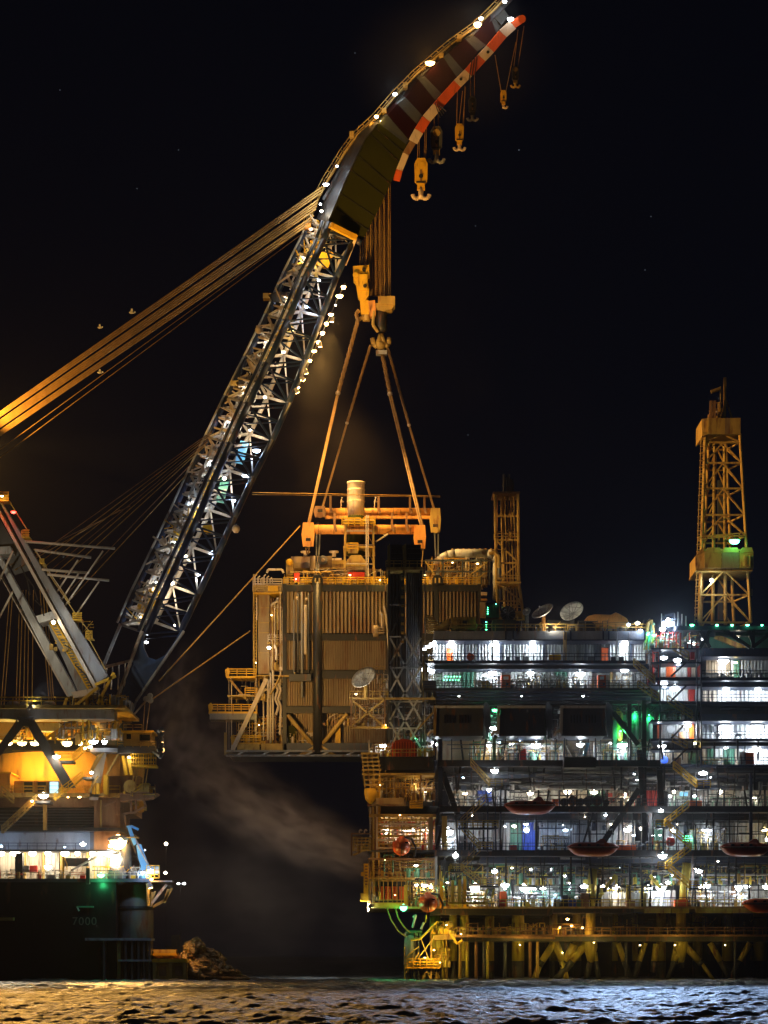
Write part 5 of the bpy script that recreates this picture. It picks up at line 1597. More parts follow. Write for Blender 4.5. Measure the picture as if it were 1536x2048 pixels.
# ------------------------------------------------------------------ production platform
acc = thing('accommodation_block', 'two storey white corrugated accommodation block with bright lamps and orange doors', 'building', P(1070, 1390, 0))
def accommodation():
    Y = 0
    A = acc
    # storey 1 (upper)
    MB().pbox(868, 1292, 1262, 1279, Y + 1.5, Y + 36).build('roof_fascia', 'grey', A)
    for x in (1010, 1025, 1128, 1140, 1205, 1216, 1288):
        MB().pbox(x, x + 3, 1262, 1280, Y + 1.1, Y + 1.5).build('fascia_post', 'navy', A)
    posts = [866, 930, 957, 1002, 1026, 1088, 1131, 1172, 1202, 1219, 1262, 1290]
    for a, b_ in zip(posts[:-1], posts[1:]):
        MB().corr(a, b_, 1280, 1321, Y + 7, 6.2, .45).build('wall_sheet', 'white', A)
    for x in posts[1:-1]:
        MB().pbox(x - .8, x + .8, 1280, 1321, Y + 6.2, Y + 6.7).build('wall_post', 'navy', A)
    MB().pbox(862, 1292, 1321, 1327, Y + .5, Y + 36).build('deck_slab', 'navy', A)
    MB().pbox(850, 868, 1321, 1326, Y - 1, Y + 8).build('corner_landing', 'navy', A)
    MB().pbox(868, 1300, 1328, 1338, Y + 3.0, Y + 36).build('ceiling_band', 'navy', A)
    def door(x0, x1, y0, y1, m, YY):
        d = MB().pbox(x0, x1, y0, y1, YY - .25, YY).build('door', m, A)
        MB().pbox(x0 - 1, x1 + 1, y0 - 1.8, y0, YY - .3, YY).build('door_hood', 'dark', d)
        MB().pbox(x1 - 2.2, x1 - 1.3, (y0 + y1) / 2, (y0 + y1) / 2 + 1.5, YY - .4, YY - .25).build('handle', 'pale', d)
        return d
    door(893, 905, 1297, 1322, 'orange', Y + 6.3)
    door(1203, 1216, 1296, 1321, 'vermilion', Y + 6.3)
    MB().pbox(937, 941, 1305, 1312, Y + 2, Y + 2.6).build('life_ring_box', 'red', A)
    MB().lathe(P(941, 1314, Y + 1.5), [(.45, -.1), (.62, -.1), (.62, .1), (.45, .1)], 16, 'y').build('life_ring', 'vermilion', A)
    for x, w, m in ((1012, 8, 'grey'), (1030, 10, 'grey'), (1048, 9, 'pale'), (1120, 8, 'pale'), (1176, 14, 'grey'), (1222, 10, 'dark'), (1238, 10, 'dark')):
        MB().pbox(x, x + w, 1314, 1321, Y + 3, Y + 4).build('deck_box', m, A)
    MB().pbox(1098, 1122, 1309, 1320, Y + .9, Y + 1.1).build('name_board', 'yellow', A)
    for y in (1279,):
        MB().pbox(866, 1290, 1279, 1281, Y + 1.4, Y + 7).build('roof_edge', 'navy', A)
    for x in (1128, 1132, 985, 1234, 1258):
        MB().tube(P(x, 1264, Y + 1.2), P(x, 1322, Y + 1.2), .12, 6).build('downpipe', 'ochre' if x in (1128, 1132) else 'grey', A)
    r = MB(); r.rail(P(862, 1321, Y + .6), P(1292, 1321, Y + .6), 1.1, 1.6, .05); r.build('handrail', 'navy', A)
    r = MB(); r.rail(P(850, 1321, Y - 1), P(868, 1321, Y - 1), 1.1, 1.0, .05); r.build('handrail', 'navy', A)
    # storey 2
    MB().pbox(852, 1300, 1340, 1376, Y + 9, Y + 9.4).build('back_wall', 'pale', A)
    for a, b_, m in ((884, 924, 'pale'), (924, 951, 'green'), (952, 966, 'white'), (968, 1002, 'white'), (1022, 1046, 'white'), (1048, 1078, 'white'), (1078, 1110, 'pale'), (1110, 1134, 'green'), (1136, 1184, 'white'),
                     (1220, 1226, 'ochre'), (1232, 1264, 'white'), (1264, 1290, 'pale')):
        MB().corr(a, b_, 1341, 1375, Y + 7.5, 8, .2).build('wall_sheet', m, A)
    for x0, x1, m in ((1003, 1021, 'orange'), (1196, 1212, 'orange')):
        c = MB().pbox(x0, x1, 1350, 1375, Y + 2, Y + 4).build('orange_cabinet', m, A)
        MB().pbox(x0 + 4, x1 - 4, 1353, 1359, Y + 1.9, Y + 2).build('notice', 'white', c)
        MB().pbox(x0 + 10, x0 + 14, 1366, 1370, Y + 1.9, Y + 2).build('vent', 'black', c)
    MB().pbox(1212.5, 1219, 1350, 1375, Y + 2, Y + 4).build('pale_cabinet', 'cream', A)  # cabinet in plain cream paint
    MB().pbox(848, 1300, 1376, 1381, Y - .5, Y + 38).build('deck_slab', 'black', A)
    for q, (y0, y1) in enumerate(((1383, 1386), (1389, 1392), (1396, 1400))):
        MB().pbox(872, 1300, y0, y1, Y + 1 + q, Y + 2 + q).build('truss_beam', 'navy', A)
    MB().pbox(872, 1302, 1381, 1408, Y + 6, Y + 30).build('void_shade_wall', 'black', A)  # black sheet puts the shade of the open void into colour
    clutter(A, 1138, 1192, 1350, 1375, Y + 1, Y + 6, 60, ['white', 'grey', 'ochre', 'pale'], 61, .7)
    clutter(A, 1022, 1136, 1348, 1375, Y + 1, Y + 6, 160, ['white', 'grey', 'dark', 'pale', 'ochre'], 62, .7)
    clutter(A, 952, 1000, 1350, 1375, Y + 1, Y + 6, 50, ['white', 'grey', 'dark', 'ochre'], 63, .7)
    clutter(A, 850, 885, 1345, 1375, Y + 1, Y + 6, 40, ['white', 'grey', 'dark', 'pale'], 64, .7)
    clutter(A, 1222, 1290, 1346, 1375, Y + 1, Y + 6, 60, ['white', 'grey', 'ochre', 'pale'], 65, .7)
    MB().pbox(846, 872, 1361, 1376, Y - .6, Y + 1.6).build('generator_box', 'navy', A)
    r = MB(); r.rail(P(848, 1376, Y - .6), P(1300, 1376, Y - .6), 1.15, 1.6, .05, (.35, .7, 1)); r.build('handrail', 'dark', A)
    for i in range(12):
        for j in range(2):
            if (i + j) % 2:
                lamp(A, 888 + i * 2.9, 1353 + j * 7, Y + 2, 'g', 12, .32, light=(i % 6 == 1))
    # roof deck clutter
    clutter(A, 880, 1290, 1240, 1262, Y + 3, Y + 12, 150, ['ochre', 'dark', 'rust', 'grey'], 66, .9)
    MB().pbox(904, 952, 1234, 1259, Y + 3, Y + 8).build('roof_container', 'ochre', A)
    MB().pbox(925, 934, 1241, 1250, Y + 2.8, Y + 3).build('fan_louvre', 'black', A)
    MB().pbox(972, 998, 1206, 1236, Y + 6, Y + 9).build('mast_cabinet', 'black', A)
    for i in range(4):
        lamp(A, 975.5, 1215 + i * 4, Y + 5.6, 'g', 10, .3, light=False)
        lamp(A, 972.5, 1244 + i * 5, Y + 2.4, 'g', 10, .42, light=(i == 1))
    lamp(A, 992, 1208, Y + 5.6, 'g', 10, .35, light=False)
    MB().pbox(985, 1032, 1239, 1262, Y + 3, Y + 8).build('roof_housing', 'dark', A)
    MB().pbox(1096, 1170, 1240, 1250, Y + 8, Y + 12).build('roof_housing', 'black', A)
    MB().pbox(1172, 1192, 1243, 1262, Y + 6, Y + 12).build('roof_housing', 'black', A)
    r = MB(); r.rail(P(870, 1262, Y + 1.6), P(1292, 1262, Y + 1.6), 1.1, 1.6, .05); r.build('handrail', 'ochre', A)
    # pipes on the far right corner stair
    stairs(A, 1268, 1330, 1310, 1366, Y - 1.2, 1.0, 'ochre')
    stairs(A, 1276, 1374, 1318, 1400, Y - 1.4, 1.0, 'ochre')
    # stacked pipe racks on the left shoulder
    for i in range(9):
        MB().tube(P(848, 1232 + i * 4.2, Y + 9), P(866 + i * 3, 1232 + i * 4.2, Y + 9), .16, 6).build('racked_pipe', 'ochre', A)
    MB().prism([(866, 1262), (890, 1240), (902, 1236), (902, 1250), (880, 1268)], Y + 3, Y + 5).build('roof_chute', 'ochre', A)
    for x, y, c_, p, s in ((849, 1298, 'w', 160, 1.4), (856, 1293, 'w', 200, 1.6), (866, 1288, 'w', 340, 2.1), (903, 1286, 'w', 700, 1.9), (989, 1287, 'w', 1500, 2.2), (1065, 1286, 'w', 1000, 1.9), (1249, 1286, 'w', 1400, 2.2),
                           (851, 1338, 'w', 260, 2.0), (864, 1342, 'w', 260, 2.0), (985, 1345, 'w', 800, 2.0), (1061, 1346, 'w', 700, 2.0), (1160, 1347, 'w', 900, 2.2), (1249, 1339, 'w', 340, 1.9), (970, 1350, 'w', 160, 1.2)):
        lamp(A, x, y, Y + (5.6 if y < 1300 and x > 880 else 4.6), c_, p * .5, s, off=(0, -.4, -.6))
    spot(A, P(1100, 1258, Y - 1), P(1120, 1226, Y + 6), 900, 's', 120, .8)  # flood added to brighten the roof dishes
    for x, y, c_ in ((1275, 1246, 's'), (1281, 1261, 'b'), (1257, 1249, 'b')):
        lamp(A, x, y, Y + 1, c_, 100, 1.1)
accommodation()

ut = thing('utility_block', 'four storey utility block under the derrick with brightly lit white galleries', 'building', P(1440, 1530, 1))
def utility():
    Y = 1
    A = ut
    XR = 1620
    # top girder deck under the derrick
    MB().pbox(1352, XR, 1252, 1260, Y, Y + 36).build('derrick_deck', 'navy', A)
    MB().pbox(1420, XR, 1262, 1296, Y + 9, Y + 10).build('back_wall', 'green', A)
    for a, b_ in (((1448, 1260), (1500, 1295)), ((1505, 1295), (1552, 1258)), ((1506, 1258), (1506, 1296)), ((1400, 1262), (1420, 1296)), ((1420, 1260), (1400, 1296)), ((1496, 1260), (1508, 1290)), ((1430, 1268), (1560, 1268))):
        MB().beam(P(*a, Y + .5), P(*b_, Y + .5), .55).build('truss_member', 'black', A)
    MB().beam(P(1430, 1272, Y + 5), P(1490, 1298, Y + 5), .8).build('pipe_chute', 'ochre', A)
    for x in (1384, 1434, 1464, 1495, 1524):
        lamp(A, x, 1250, Y - .3, 'g', 10, .85, off=(0, -.3, .8))
    lamp(A, 1406, 1278, Y + 1, 'w', 80, .9)
    lamp(A, 1475, 1275, Y + 3, 's', 60, .8)
    # gallery storeys: (ceiling top, ceiling bottom, floor top, floor bottom)
    lv = [(1296, 1313, 1355, 1361), (1361, 1374, 1403, 1409), (1428, 1442, 1477, 1482), (1484, 1492, 1529, 1535)]
    segs = {
        0: [(1412, 1434, 'clad'), (1434, 1452, 'beige'), (1452, 1461, 'clad'), (1462, 1468, 'white'), (1468, 1480, 'green'), (1482, 1500, 'pale'), (1501, 1540, 'pale'), (1540, 1620, 'pale')],
        1: [(1404, 1416, 'beige'), (1417, 1433, 'beige'), (1434, 1472, 'white'), (1473, 1497, 'white'), (1498, 1540, 'white'), (1541, 1620, 'white')],
        2: [(1396, 1404, 'white'), (1404, 1428, 'pale'), (1436, 1470, 'white'), (1471, 1489, 'white'), (1490, 1540, 'white'), (1541, 1620, 'white')],
        3: [(1404, 1413, 'beige'), (1414, 1428, 'green'), (1429, 1446, 'white'), (1447, 1469, 'green'), (1470, 1476, 'beige'), (1477, 1540, 'white'), (1541, 1620, 'white')],
    }
    for i, (c0, c1, f0, f1) in enumerate(lv):
        MB().pbox(1404, XR, c0, c1, Y + (2.5 if i != 2 else 1.5), Y + 34).build('ceiling_band', 'navy', A)
        MB().pbox(1302, XR, f0, f1, Y - .3, Y + 36).build('deck_slab', 'navy', A)
        for a, b_, m in segs[i]:
            MB().corr(a, b_, c1, f0, Y + 8, 9 if i != 0 else 6, .25).build('wall_sheet', m, A)
        r = MB(); r.rail(P(1404, f0, Y - .2), P(XR, f0, Y - .2), 1.15, 1.5, .045); r.build('handrail', 'navy', A)
    MB().pbox(1404, XR, 1409, 1428, Y + 3, Y + 30).build('void_shade_wall', 'black', A)  # shade between the galleries, put in as a black wall
    MB().pbox(1442, 1500, 1416, 1419, Y + 2, Y + 2.6).build('crane_rail', 'grey', A)
    for x, y0, y1, w, m in ((1427, 1452, 1464, 6, 'dark'), (1468, 1450, 1465, 6, 'dark')):
        MB().pbox(x, x + w, y0, y1, Y + 6.5, Y + 7.4).build('speaker_box', m, A)
    for x in (1428, 1470):
        MB().path([P(x, 1476, Y + 3), P(x + 3, 1470, Y + 3), P(x + 7, 1468, Y + 3), P(x + 12, 1472, Y + 3)], .25, 8).build('hose_reel', 'white', A)
    MB().pbox(1494, 1504, 1346, 1356, Y + 4, Y + 6).build('gooseneck_box', 'grey', A)
    c = MB().pbox(1492, 1508, 1505, 1528, Y + 1.5, Y + 3).build('orange_cabinet', 'orange', A)
    MB().lathe(P(1497, 1521, Y + 1.3), [(.3, -.1), (.5, -.1), (.5, .1), (.3, .1)], 14, 'y').build('reel', 'vermilion', c)
    MB().pbox(1478, 1491, 1503, 1528, Y + 2, Y + 3).build('pale_cabinet', 'white', A)  # cabinet in plain white paint
    clutter(A, 1404, 1470, 1342, 1355, Y + 1, Y + 6, 30, ['grey', 'dark', 'pale'], 71, .7)
    clutter(A, 1480, 1560, 1338, 1355, Y + 1, Y + 6, 30, ['grey', 'dark', 'pale'], 72, .8)
    clutter(A, 1404, 1470, 1512, 1529, Y + 1, Y + 6, 40, ['ochre', 'green', 'pale'], 73, .7)
    for x, y, c_, p, s in ((1447, 1322, 'w', 1100, 2.6), (1471, 1325, 'y', 90, 1.0), (1452, 1378, 'w', 1300, 2.3), (1516, 1378, 'w', 1300, 2.3), (1580, 1378, 'w', 1000, 2.0),
                           (1450, 1453, 'w', 1700, 2.5), (1514, 1453, 'w', 1700, 2.6), (1578, 1453, 'w', 1200, 2.0), (1452, 1492, 'w', 560, 2.0), (1513, 1498, 'w', 1500, 2.6), (1418, 1487, 'r', 8, .5)):
        lamp(A, x, y, Y + 6.0, c_, p * .6, s, off=(0, -.4, -.7))
    # stair bay on its left side
    for x in (1319, 1401, 1393):
        MB().pbox(x, x + 2.2, 1296, 1535, Y - 1.4, Y - .8).build('bay_post', 'navy', A)
    for y in (1296, 1324, 1369, 1440, 1497):
        MB().pbox(1302, 1403, y, y + 3, Y - 1.4, Y + 4).build('bay_deck', 'navy', A)
    for y0, y1 in ((1353, 1325), (1402, 1372), (1477, 1446), (1528, 1499)):
        MB().beam(P(1342, y0, Y - 1.5), P(1372, y1, Y - 1.5), .3).build('bay_brace', 'black', A)
    for a, b_, y0, y1, m in ((1320, 1332, 1330, 1354, 'white'), (1332, 1352, 1330, 1354, 'pale'), (1352, 1374, 1330, 1354, 'white'), (1375, 1382, 1330, 1354, 'red'), (1383, 1391, 1330, 1354, 'beige'), (1394, 1402, 1330, 1354, 'red'),
                             (1316, 1332, 1373, 1402, 'white'), (1332, 1376, 1373, 1402, 'white'), (1377, 1390, 1373, 1402, 'red'), (1391, 1403, 1373, 1402, 'pale'),
                             (1314, 1321, 1442, 1477, 'vermilion'), (1322, 1352, 1445, 1477, 'pale'), (1352, 1378, 1442, 1477, 'white'), (1389, 1403, 1442, 1477, 'white'),
                             (1310, 1330, 1500, 1528, 'white'), (1331, 1376, 1500, 1528, 'beige'), (1377, 1396, 1500, 1528, 'green')):
        MB().corr(a, b_, y0, y1, Y + 6, 5, .25).build('wall_sheet', m, A)
    MB().pbox(1333, 1351, 1331, 1354, Y + 3, Y + 4).build('orange_cabinet', 'orange', A)
    MB().pbox(1379, 1388, 1450, 1477, Y + 3, Y + 4).build('orange_cabinet', 'orange', A)
    MB().pbox(1381, 1389, 1302, 1318, Y + 2, Y + 3).build('red_cabinet', 'red', A)
    MB().pbox(1346, 1362, 1515, 1529, Y + 2, Y + 3).build('brown_crate', 'rust', A)
    MB().pbox(1358, 1370, 1464, 1477, Y + 2, Y + 3).build('dark_crate', 'rust', A)
    for x, y in ((1341, 1459), (1329, 1520)):
        MB().lathe(P(x, y, Y + 3), [(.35, -.15), (.62, -.15), (.62, .15), (.35, .15)], 16, 'y').build('life_ring', 'pale' if y < 1500 else 'blue', A)
    stairs(A, 1346, 1298, 1378, 1318, Y - 1.2, 1.0, 'ochre')
    stairs(A, 1335, 1404, 1385, 1436, Y - 1.2, 1.0, 'ochre')
    stairs(A, 1345, 1482, 1375, 1497, Y - 1.2, 1.0, 'ochre')
    # cluttered shoulder between the two blocks
    clutter(A, 1292, 1400, 1262, 1296, Y, Y + 8, 170, ['grey', 'ochre', 'green', 'pale', 'red', 'dark'], 74, .8)
    clutter(A, 1296, 1318, 1300, 1370, Y, Y + 8, 50, ['grey', 'rust', 'red', 'dark'], 75, .8)
    clutter(A, 1300, 1402, 1412, 1438, Y, Y + 6, 60, ['dark', 'rust', 'grey'], 76, .8)
    for x in (1323, 1349, 1356, 1364, 1372):
        MB().tube(P(x, 1262, Y + 2), P(x, 1222 + (x * 7) % 13, Y + 2), .08, 5).build('whip_aerial', 'pale', A)
    for pts, m in (([(1290, 1285), (1294, 1262), (1296, 1245), (1302, 1240), (1306, 1262), (1304, 1290)], 'ochre'), ([(1300, 1290), (1303, 1250), (1308, 1246)], 'green'), ([(1298, 1300), (1300, 1270), (1306, 1262)], 'lblue')):
        MB().path([P(x, y, Y + 3) for x, y in pts], .3, 8).build('bent_pipe', m, A)
    for x, y, c_, p, s in ((1336, 1246, 'w', 700, 2.6), (1325, 1258, 'w', 420, 1.9), (1381, 1287, 'w', 500, 2.0), (1296, 1267, 'g', 120, 1.3), (1308, 1270, 'g', 120, 1.0),
                           (1327, 1315, 'w', 420, 2.0), (1355, 1320, 'w', 420, 2.0), (1328, 1367, 'w', 340, 1.8), (1350, 1375, 'w', 900, 2.4), (1318, 1442, 'w', 160, 1.1), (1374, 1450, 'w', 800, 2.2),
                           (1324, 1492, 'w', 500, 2.0), (1390, 1486, 'y', 160, 1.2), (1335, 1500, 'w', 100, .8)):
        lamp(A, x, y, Y + 2.4, c_, p, s, off=(0, -.5, -.6))
spot(ut, P(1336, 1240, -2), Vector((35, -235, 0)), 290000, 'n', 46, .9)  # added flood facing out, lights the foreground sea bluish
utility()

pd = thing('process_decks', 'wide dark lower platform of stacked process decks crowded with lamps, pipes and braces', 'platform', P(1200, 1828, 0))
def process():
    Y = 0
    A = pd
    X0, XR = 868, 1620
    def slab(x0, x1, y0, y1, m='navy', y_=None, nm='deck_slab'):
        MB().pbox(x0, x1, y0, y1, Y - .5 if y_ is None else y_, Y + 38).build(nm, m, A)
    slab(875, 1320, 1520, 1533, 'black')
    slab(1320, XR, 1536, 1546, 'black', Y + .5)
    slab(880, XR, 1612, 1624, 'black')
    slab(X0, XR, 1700, 1712, 'black')
    slab(735, XR, 1813, 1817, 'ochre')
    MB().pbox(860, 1106, 1817, 1830, Y + .5, Y + 36).build('edge_girder', 'black', A)
    MB().pbox(1106, 1268, 1817, 1826, Y - .3, Y + 36).build('edge_girder', 'black', A)
    for a, b_ in ((1290, 1324), (1325, 1342), (1344, 1378), (1392, 1427), (1428, 1464), (1465, 1500), (1501, 1540)):
        MB().pbox(a, b_, 1817, 1826, Y - .8, Y).build('edge_plate', 'leg', A)
    # mid bays: black walls stand in for the unlit depth behind pipework
    MB().pbox(880, XR, 1533, 1580, Y + 14, Y + 15).build('void_shade_wall', 'black', A)
    MB().pbox(880, XR, 1626, 1640, Y + 4, Y + 20).build('void_shade_wall', 'black', A)
    MB().pbox(880, XR, 1714, 1762, Y + 16, Y + 17).build('void_shade_wall', 'black', A)
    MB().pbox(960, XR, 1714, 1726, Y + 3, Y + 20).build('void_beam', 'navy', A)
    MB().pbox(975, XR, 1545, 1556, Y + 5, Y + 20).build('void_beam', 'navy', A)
    R = random.Random(5)
    for i in range(22):
        y = 1540 + (i % 8) * 5.2 + R.uniform(-1, 1)
        x0 = R.uniform(890, 1400); x1 = x0 + R.uniform(60, 260)
        MB().tube(P(x0, y, Y + 2 + (i % 5)), P(min(x1, XR), y, Y + 2 + (i % 5)), R.uniform(.12, .32), 8).build('long_pipe', R.choice(['grey', 'dark', 'dark', 'navy', 'black']), A, smooth=True)
    for i in range(26):
        y = 1716 + (i % 9) * 5.4 + R.uniform(-1, 1)
        x0 = R.uniform(880, 1450); x1 = x0 + R.uniform(40, 220)
        MB().tube(P(x0, y, Y + 3 + (i % 6)), P(min(x1, XR), y, Y + 3 + (i % 6)), R.uniform(.1, .25), 8).build('long_pipe', R.choice(['grey', 'ochre', 'dark', 'dark', 'black']), A, smooth=True)
    clutter(A, 880, 1560, 1728, 1768, Y + 2, Y + 12, 420, ['grey', 'leg', 'dark', 'ochre', 'green'], 81, 1.0)
    clutter(A, 880, 1560, 1550, 1580, Y + 4, Y + 12, 160, ['grey', 'dark', 'navy'], 82, 1.0)
    clutter(A, 1000, 1560, 1640, 1660, Y + 5, Y + 12, 120, ['grey', 'dark', 'navy'], 83, 1.0)
    # level B1 y 1475-1520: packed machinery
    MB().pbox(868, 1310, 1478, 1520, Y + 12, Y + 12.5).build('back_wall', 'clad', A)
    clutter(A, 940, 1125, 1482, 1520, Y + 2, Y + 9, 330, ['white', 'beige', 'ochre', 'grey', 'dark', 'green'], 84, .9)
    clutter(A, 1190, 1305, 1482, 1520, Y + 2, Y + 9, 200, ['white', 'beige', 'ochre', 'grey', 'dark', 'green'], 85, .9)
    MB().prism([(1040, 1520), (1040, 1505), (1046, 1498), (1051, 1497), (1053, 1520)], Y + 1, Y + 3).build('red_machine', 'red', A)
    MB().pbox(985, 992, 1475, 1520, Y + 1.4, Y + 2).build('green_pipe_column', 'green', A)
    MB().pbox(1128, 1192, 1514, 1535, Y - 3, Y + 4).build('control_balcony', 'black', A)
    for x in (1128, 1190):
        MB().pbox(x, x + 2, 1476, 1516, Y - 3, Y - 2.4).build('balcony_post', 'navy', A)
    for a, b_ in (((1135, 1490), (1148, 1512)), ((1170, 1490), (1158, 1512)), ((1176, 1486), (1168, 1512))):
        MB().beam(P(*a, Y), P(*b_, Y), .5).build('balcony_strut', 'lblue' if a[0] == 1176 else 'pale', A)
    r = MB(); r.rail(P(940, 1520, Y - .4), P(1310, 1520, Y - .4), 1.1, 1.5, .05); r.build('handrail', 'navy', A)
    # three dark air intake housings
    for x0, x1, lf in ((868, 968, 1), (995, 1092, 0), (1121, 1212, 2)):
        h = MB().prism([(x0 + 6, 1416), (x1 - 2, 1416), (x1 - 2, 1472), (x0 + 3, 1472)], Y - 4, Y + 5).build('intake_housing', 'dark' if lf else 'navy', A)
        MB().pbox(x0 + 2, x1 - 1, 1411, 1416, Y - 4.3, Y + 5).build('housing_lip', 'white', h)  # white paint stands in for light on the lip
        MB().prism([(x0, 1411), (x0 + 4, 1411), (x0 + 5, 1430), (x0 + 4, 1468), (x0 - 1, 1470)], Y - 4.2, Y - 3.4).build('housing_edge', 'ochre' if lf == 1 else 'pale', h)
        MB().path([P(x0 + 1, 1462, Y - 3.8), P(x0 - 7, 1464, Y - 3.8), P(x0 - 12, 1472, Y - 3.8)], .25, 8).build('drain_pipe', 'beige', h)
        lamp(A, (x0 + x1) / 2, 1392, Y - 2.5, 'w', 130, .5, off=(0, -.6, -.2))  # small lamp added above to brighten the lip
        if lf:
            for i in range(9):
                if i == 4: continue
                MB().pbox(x0 + 20 + i * 6, x0 + 22.5 + i * 6, 1430, 1446, Y - 4.12, Y - 4.0).build('louvre', 'black', h)
        MB().prism([(x1 - 2, 1416), (x1 + 2, 1404), (x1 + 5, 1404), (x1 + 12, 1412), (x1 + 14, 1450), (x1 + 4, 1472)], Y - 2, Y - 1).build('side_bracket', 'grey', A)
    MB().pbox(868, 1300, 1408, 1478, Y + 9, Y + 10).build('void_shade_wall', 'black', A)  # black wall as painted shade behind the housings
    for x, m in ((1240, 'leg'), (1272, 'green'), (1300, 'green')):
        MB().lathe((P(x, 0, Y).x, Y + 4, P(0, 1478, Y).z), [(.5, 0), (.85, .4), (.85, 4.4), (.45, 5.0), (.1, 5.4)], 14).build('gas_bottle_tank', m, A, smooth=True)
    MB().pbox(1226, 1234, 1440, 1500, Y + 3, Y + 4).build('green_pipe_column', 'green', A)
    MB().beam(P(1226, 1425, Y + 1), P(1276, 1490, Y + 1), .8).build('brace', 'black', A)
    MB().pbox(1255, 1263, 1408, 1520, Y + 2, Y + 3).build('column', 'black', A)
    MB().pbox(1284, 1293, 1400, 1700, Y + 1.6, Y + 3).build('column', 'black', A)
    clutter(A, 966, 996, 1415, 1475, Y - 1, Y + 5, 26, ['green', 'dark', 'pale'], 86, .8)
    clutter(A, 1092, 1122, 1415, 1475, Y - 1, Y + 5, 26, ['green', 'dark', 'pale'], 87, .8)
    clutter(A, 1212, 1310, 1405, 1440, Y + 2, Y + 7, 40, ['green', 'dark', 'black'], 88, .9)
    # level B2 y 1580-1612
    for a, b_, m in ((900, 952, 'beige'), (955, 984, 'blue'), (985, 1012, 'pale'), (1012, 1095, 'white'), (1095, 1116, 'pale'), (1118, 1174, 'beige'), (1176, 1210, 'green'), (1212, 1276, 'beige'), (1290, 1302, 'red'), (1303, 1314, 'red'),
                     (1336, 1350, 'pale'), (1351, 1380, 'white'), (1381, 1432, 'pale'), (1433, 1470, 'beige'), (1471, 1502, 'pale'), (1503, 1540, 'beige'), (1541, 1620, 'pale')):
        MB().corr(a, b_, 1581, 1612, Y + 9, 9, .15).build('wall_sheet', m, A)
    for i, x in enumerate((1128, 1145, 1161, 1177, 1194, 1212)):
        r_ = .62 if i in (0, 2) else (.8 if i != 5 else .5)
        d = MB().lathe(P(x, 1612 - r_ / .08, Y + 2), [(r_, -.8), (r_, -.65), (r_ * .55, -.65), (r_ * .55, .65), (r_, .65), (r_, .8)], 20, 'y').build('cable_reel', 'black', A)
    for i in range(3):
        for j in range(3):
            MB().tube(P(900 + i * 7.5, 1590 + j * 8, Y + 4), P(900 + i * 7.5, 1590 + j * 8, Y + 7), .3, 12).build('pipe_end', 'dark', A)
    MB().pbox(1380, 1404, 1601, 1612, Y + 1, Y + 3).build('orange_crate', 'orange', A)
    MB().pbox(1360, 1376, 1584, 1592, Y + 5, Y + 6).build('lblue_panel', 'lblue', A)
    MB().pbox(1105, 1118, 1598, 1612, Y + .5, Y + 2).build('orange_crate', 'orange', A)
    for x0, m in ((1216, 'red'), (1236, 'rust'), (1246, 'red')):
        MB().pbox(x0, x0 + 9, 1586, 1598, Y + 6, Y + 7.5).build('red_cabinet', m, A)
    clutter(A, 1340, 1560, 1590, 1612, Y + 2, Y + 8, 130, ['pale', 'dark', 'grey', 'green'], 89, .8)
    clutter(A, 930, 1110, 1588, 1612, Y + 2, Y + 8, 70, ['pale', 'dark', 'grey'], 90, .8)
    clutter(A, 1212, 1280, 1590, 1612, Y + 2, Y + 8, 50, ['red', 'dark', 'beige'], 91, .8)
    r = MB(); r.rail(P(900, 1612, Y - .4), P(XR, 1612, Y - .4), 1.1, 1.5, .05); r.build('handrail', 'navy', A)
    # level B3 y 1640-1700
    for a, b_, m in ((888, 935, 'pale'), (936, 960, 'white'), (961, 984, 'pale'), (985, 1012, 'grey'), (1012, 1020, 'pale'), (1020, 1043, 'green'), (1045, 1073, 'blue'), (1078, 1112, 'pale'), (1113, 1150, 'pale'), (1150, 1180, 'grey'), (1182, 1236, 'pale'), (1238, 1270, 'beige'),
                     (1300, 1325, 'green'), (1326, 1346, 'pale'), (1347, 1368, 'pale'), (1390, 1440, 'pale'), (1441, 1470, 'grey'), (1470, 1540, 'pale'), (1541, 1620, 'pale')):
        MB().corr(a, b_, 1645, 1700, Y + 8, 7, .25).build('wall_sheet', m, A)
    MB().ball(P(923, 1690, Y + 3), 1.25, 14, 8, 1.4, .8, 1.3).build('covered_machine', 'grey', A, smooth=True)
    MB().pbox(1020, 1034, 1690, 1700, Y + 2, Y + 3).build('red_crate', 'red', A)
    MB().pbox(1232, 1272, 1690, 1700, Y + 1, Y + 3).build('orange_crate', 'orange', A)
    MB().lathe(P(1341, 1683, Y + 2), [(.3, -.7), (.65, -.5), (.72, 0), (.65, .5), (.3, .7)], 16, 'x').build('red_tank', 'red', A, smooth=True)
    MB().pbox(1300, 1307, 1676, 1688, Y + 2, Y + 3).build('red_cabinet', 'red', A)
    for i in range(8):
        for j in range(3):
            if (i * j + i) % 2 == 0:
                lamp(A, 1367 + i * 2.4, 1672 + j * 4.5, Y + 2, 'g', 12, .34, light=(i == 4 and j == 1))
    MB().pbox(1382, 1390, 1660, 1700, Y + 3, Y + 4).build('wall_post', 'white', A)
    clutter(A, 1075, 1140, 1670, 1700, Y + 1, Y + 6, 70, ['pale', 'grey', 'dark', 'ochre'], 92, .8)
    clutter(A, 1380, 1460, 1655, 1700, Y + 1, Y + 6, 90, ['pale', 'grey', 'dark', 'ochre'], 93, .8)
    clutter(A, 1230, 1340, 1680, 1700, Y + 1, Y + 6, 60, ['rust', 'grey', 'dark', 'ochre'], 94, .8)
    clutter(A, 880, 1000, 1672, 1700, Y + 1, Y + 6, 60, ['pale', 'grey', 'dark', 'rust'], 95, .8)
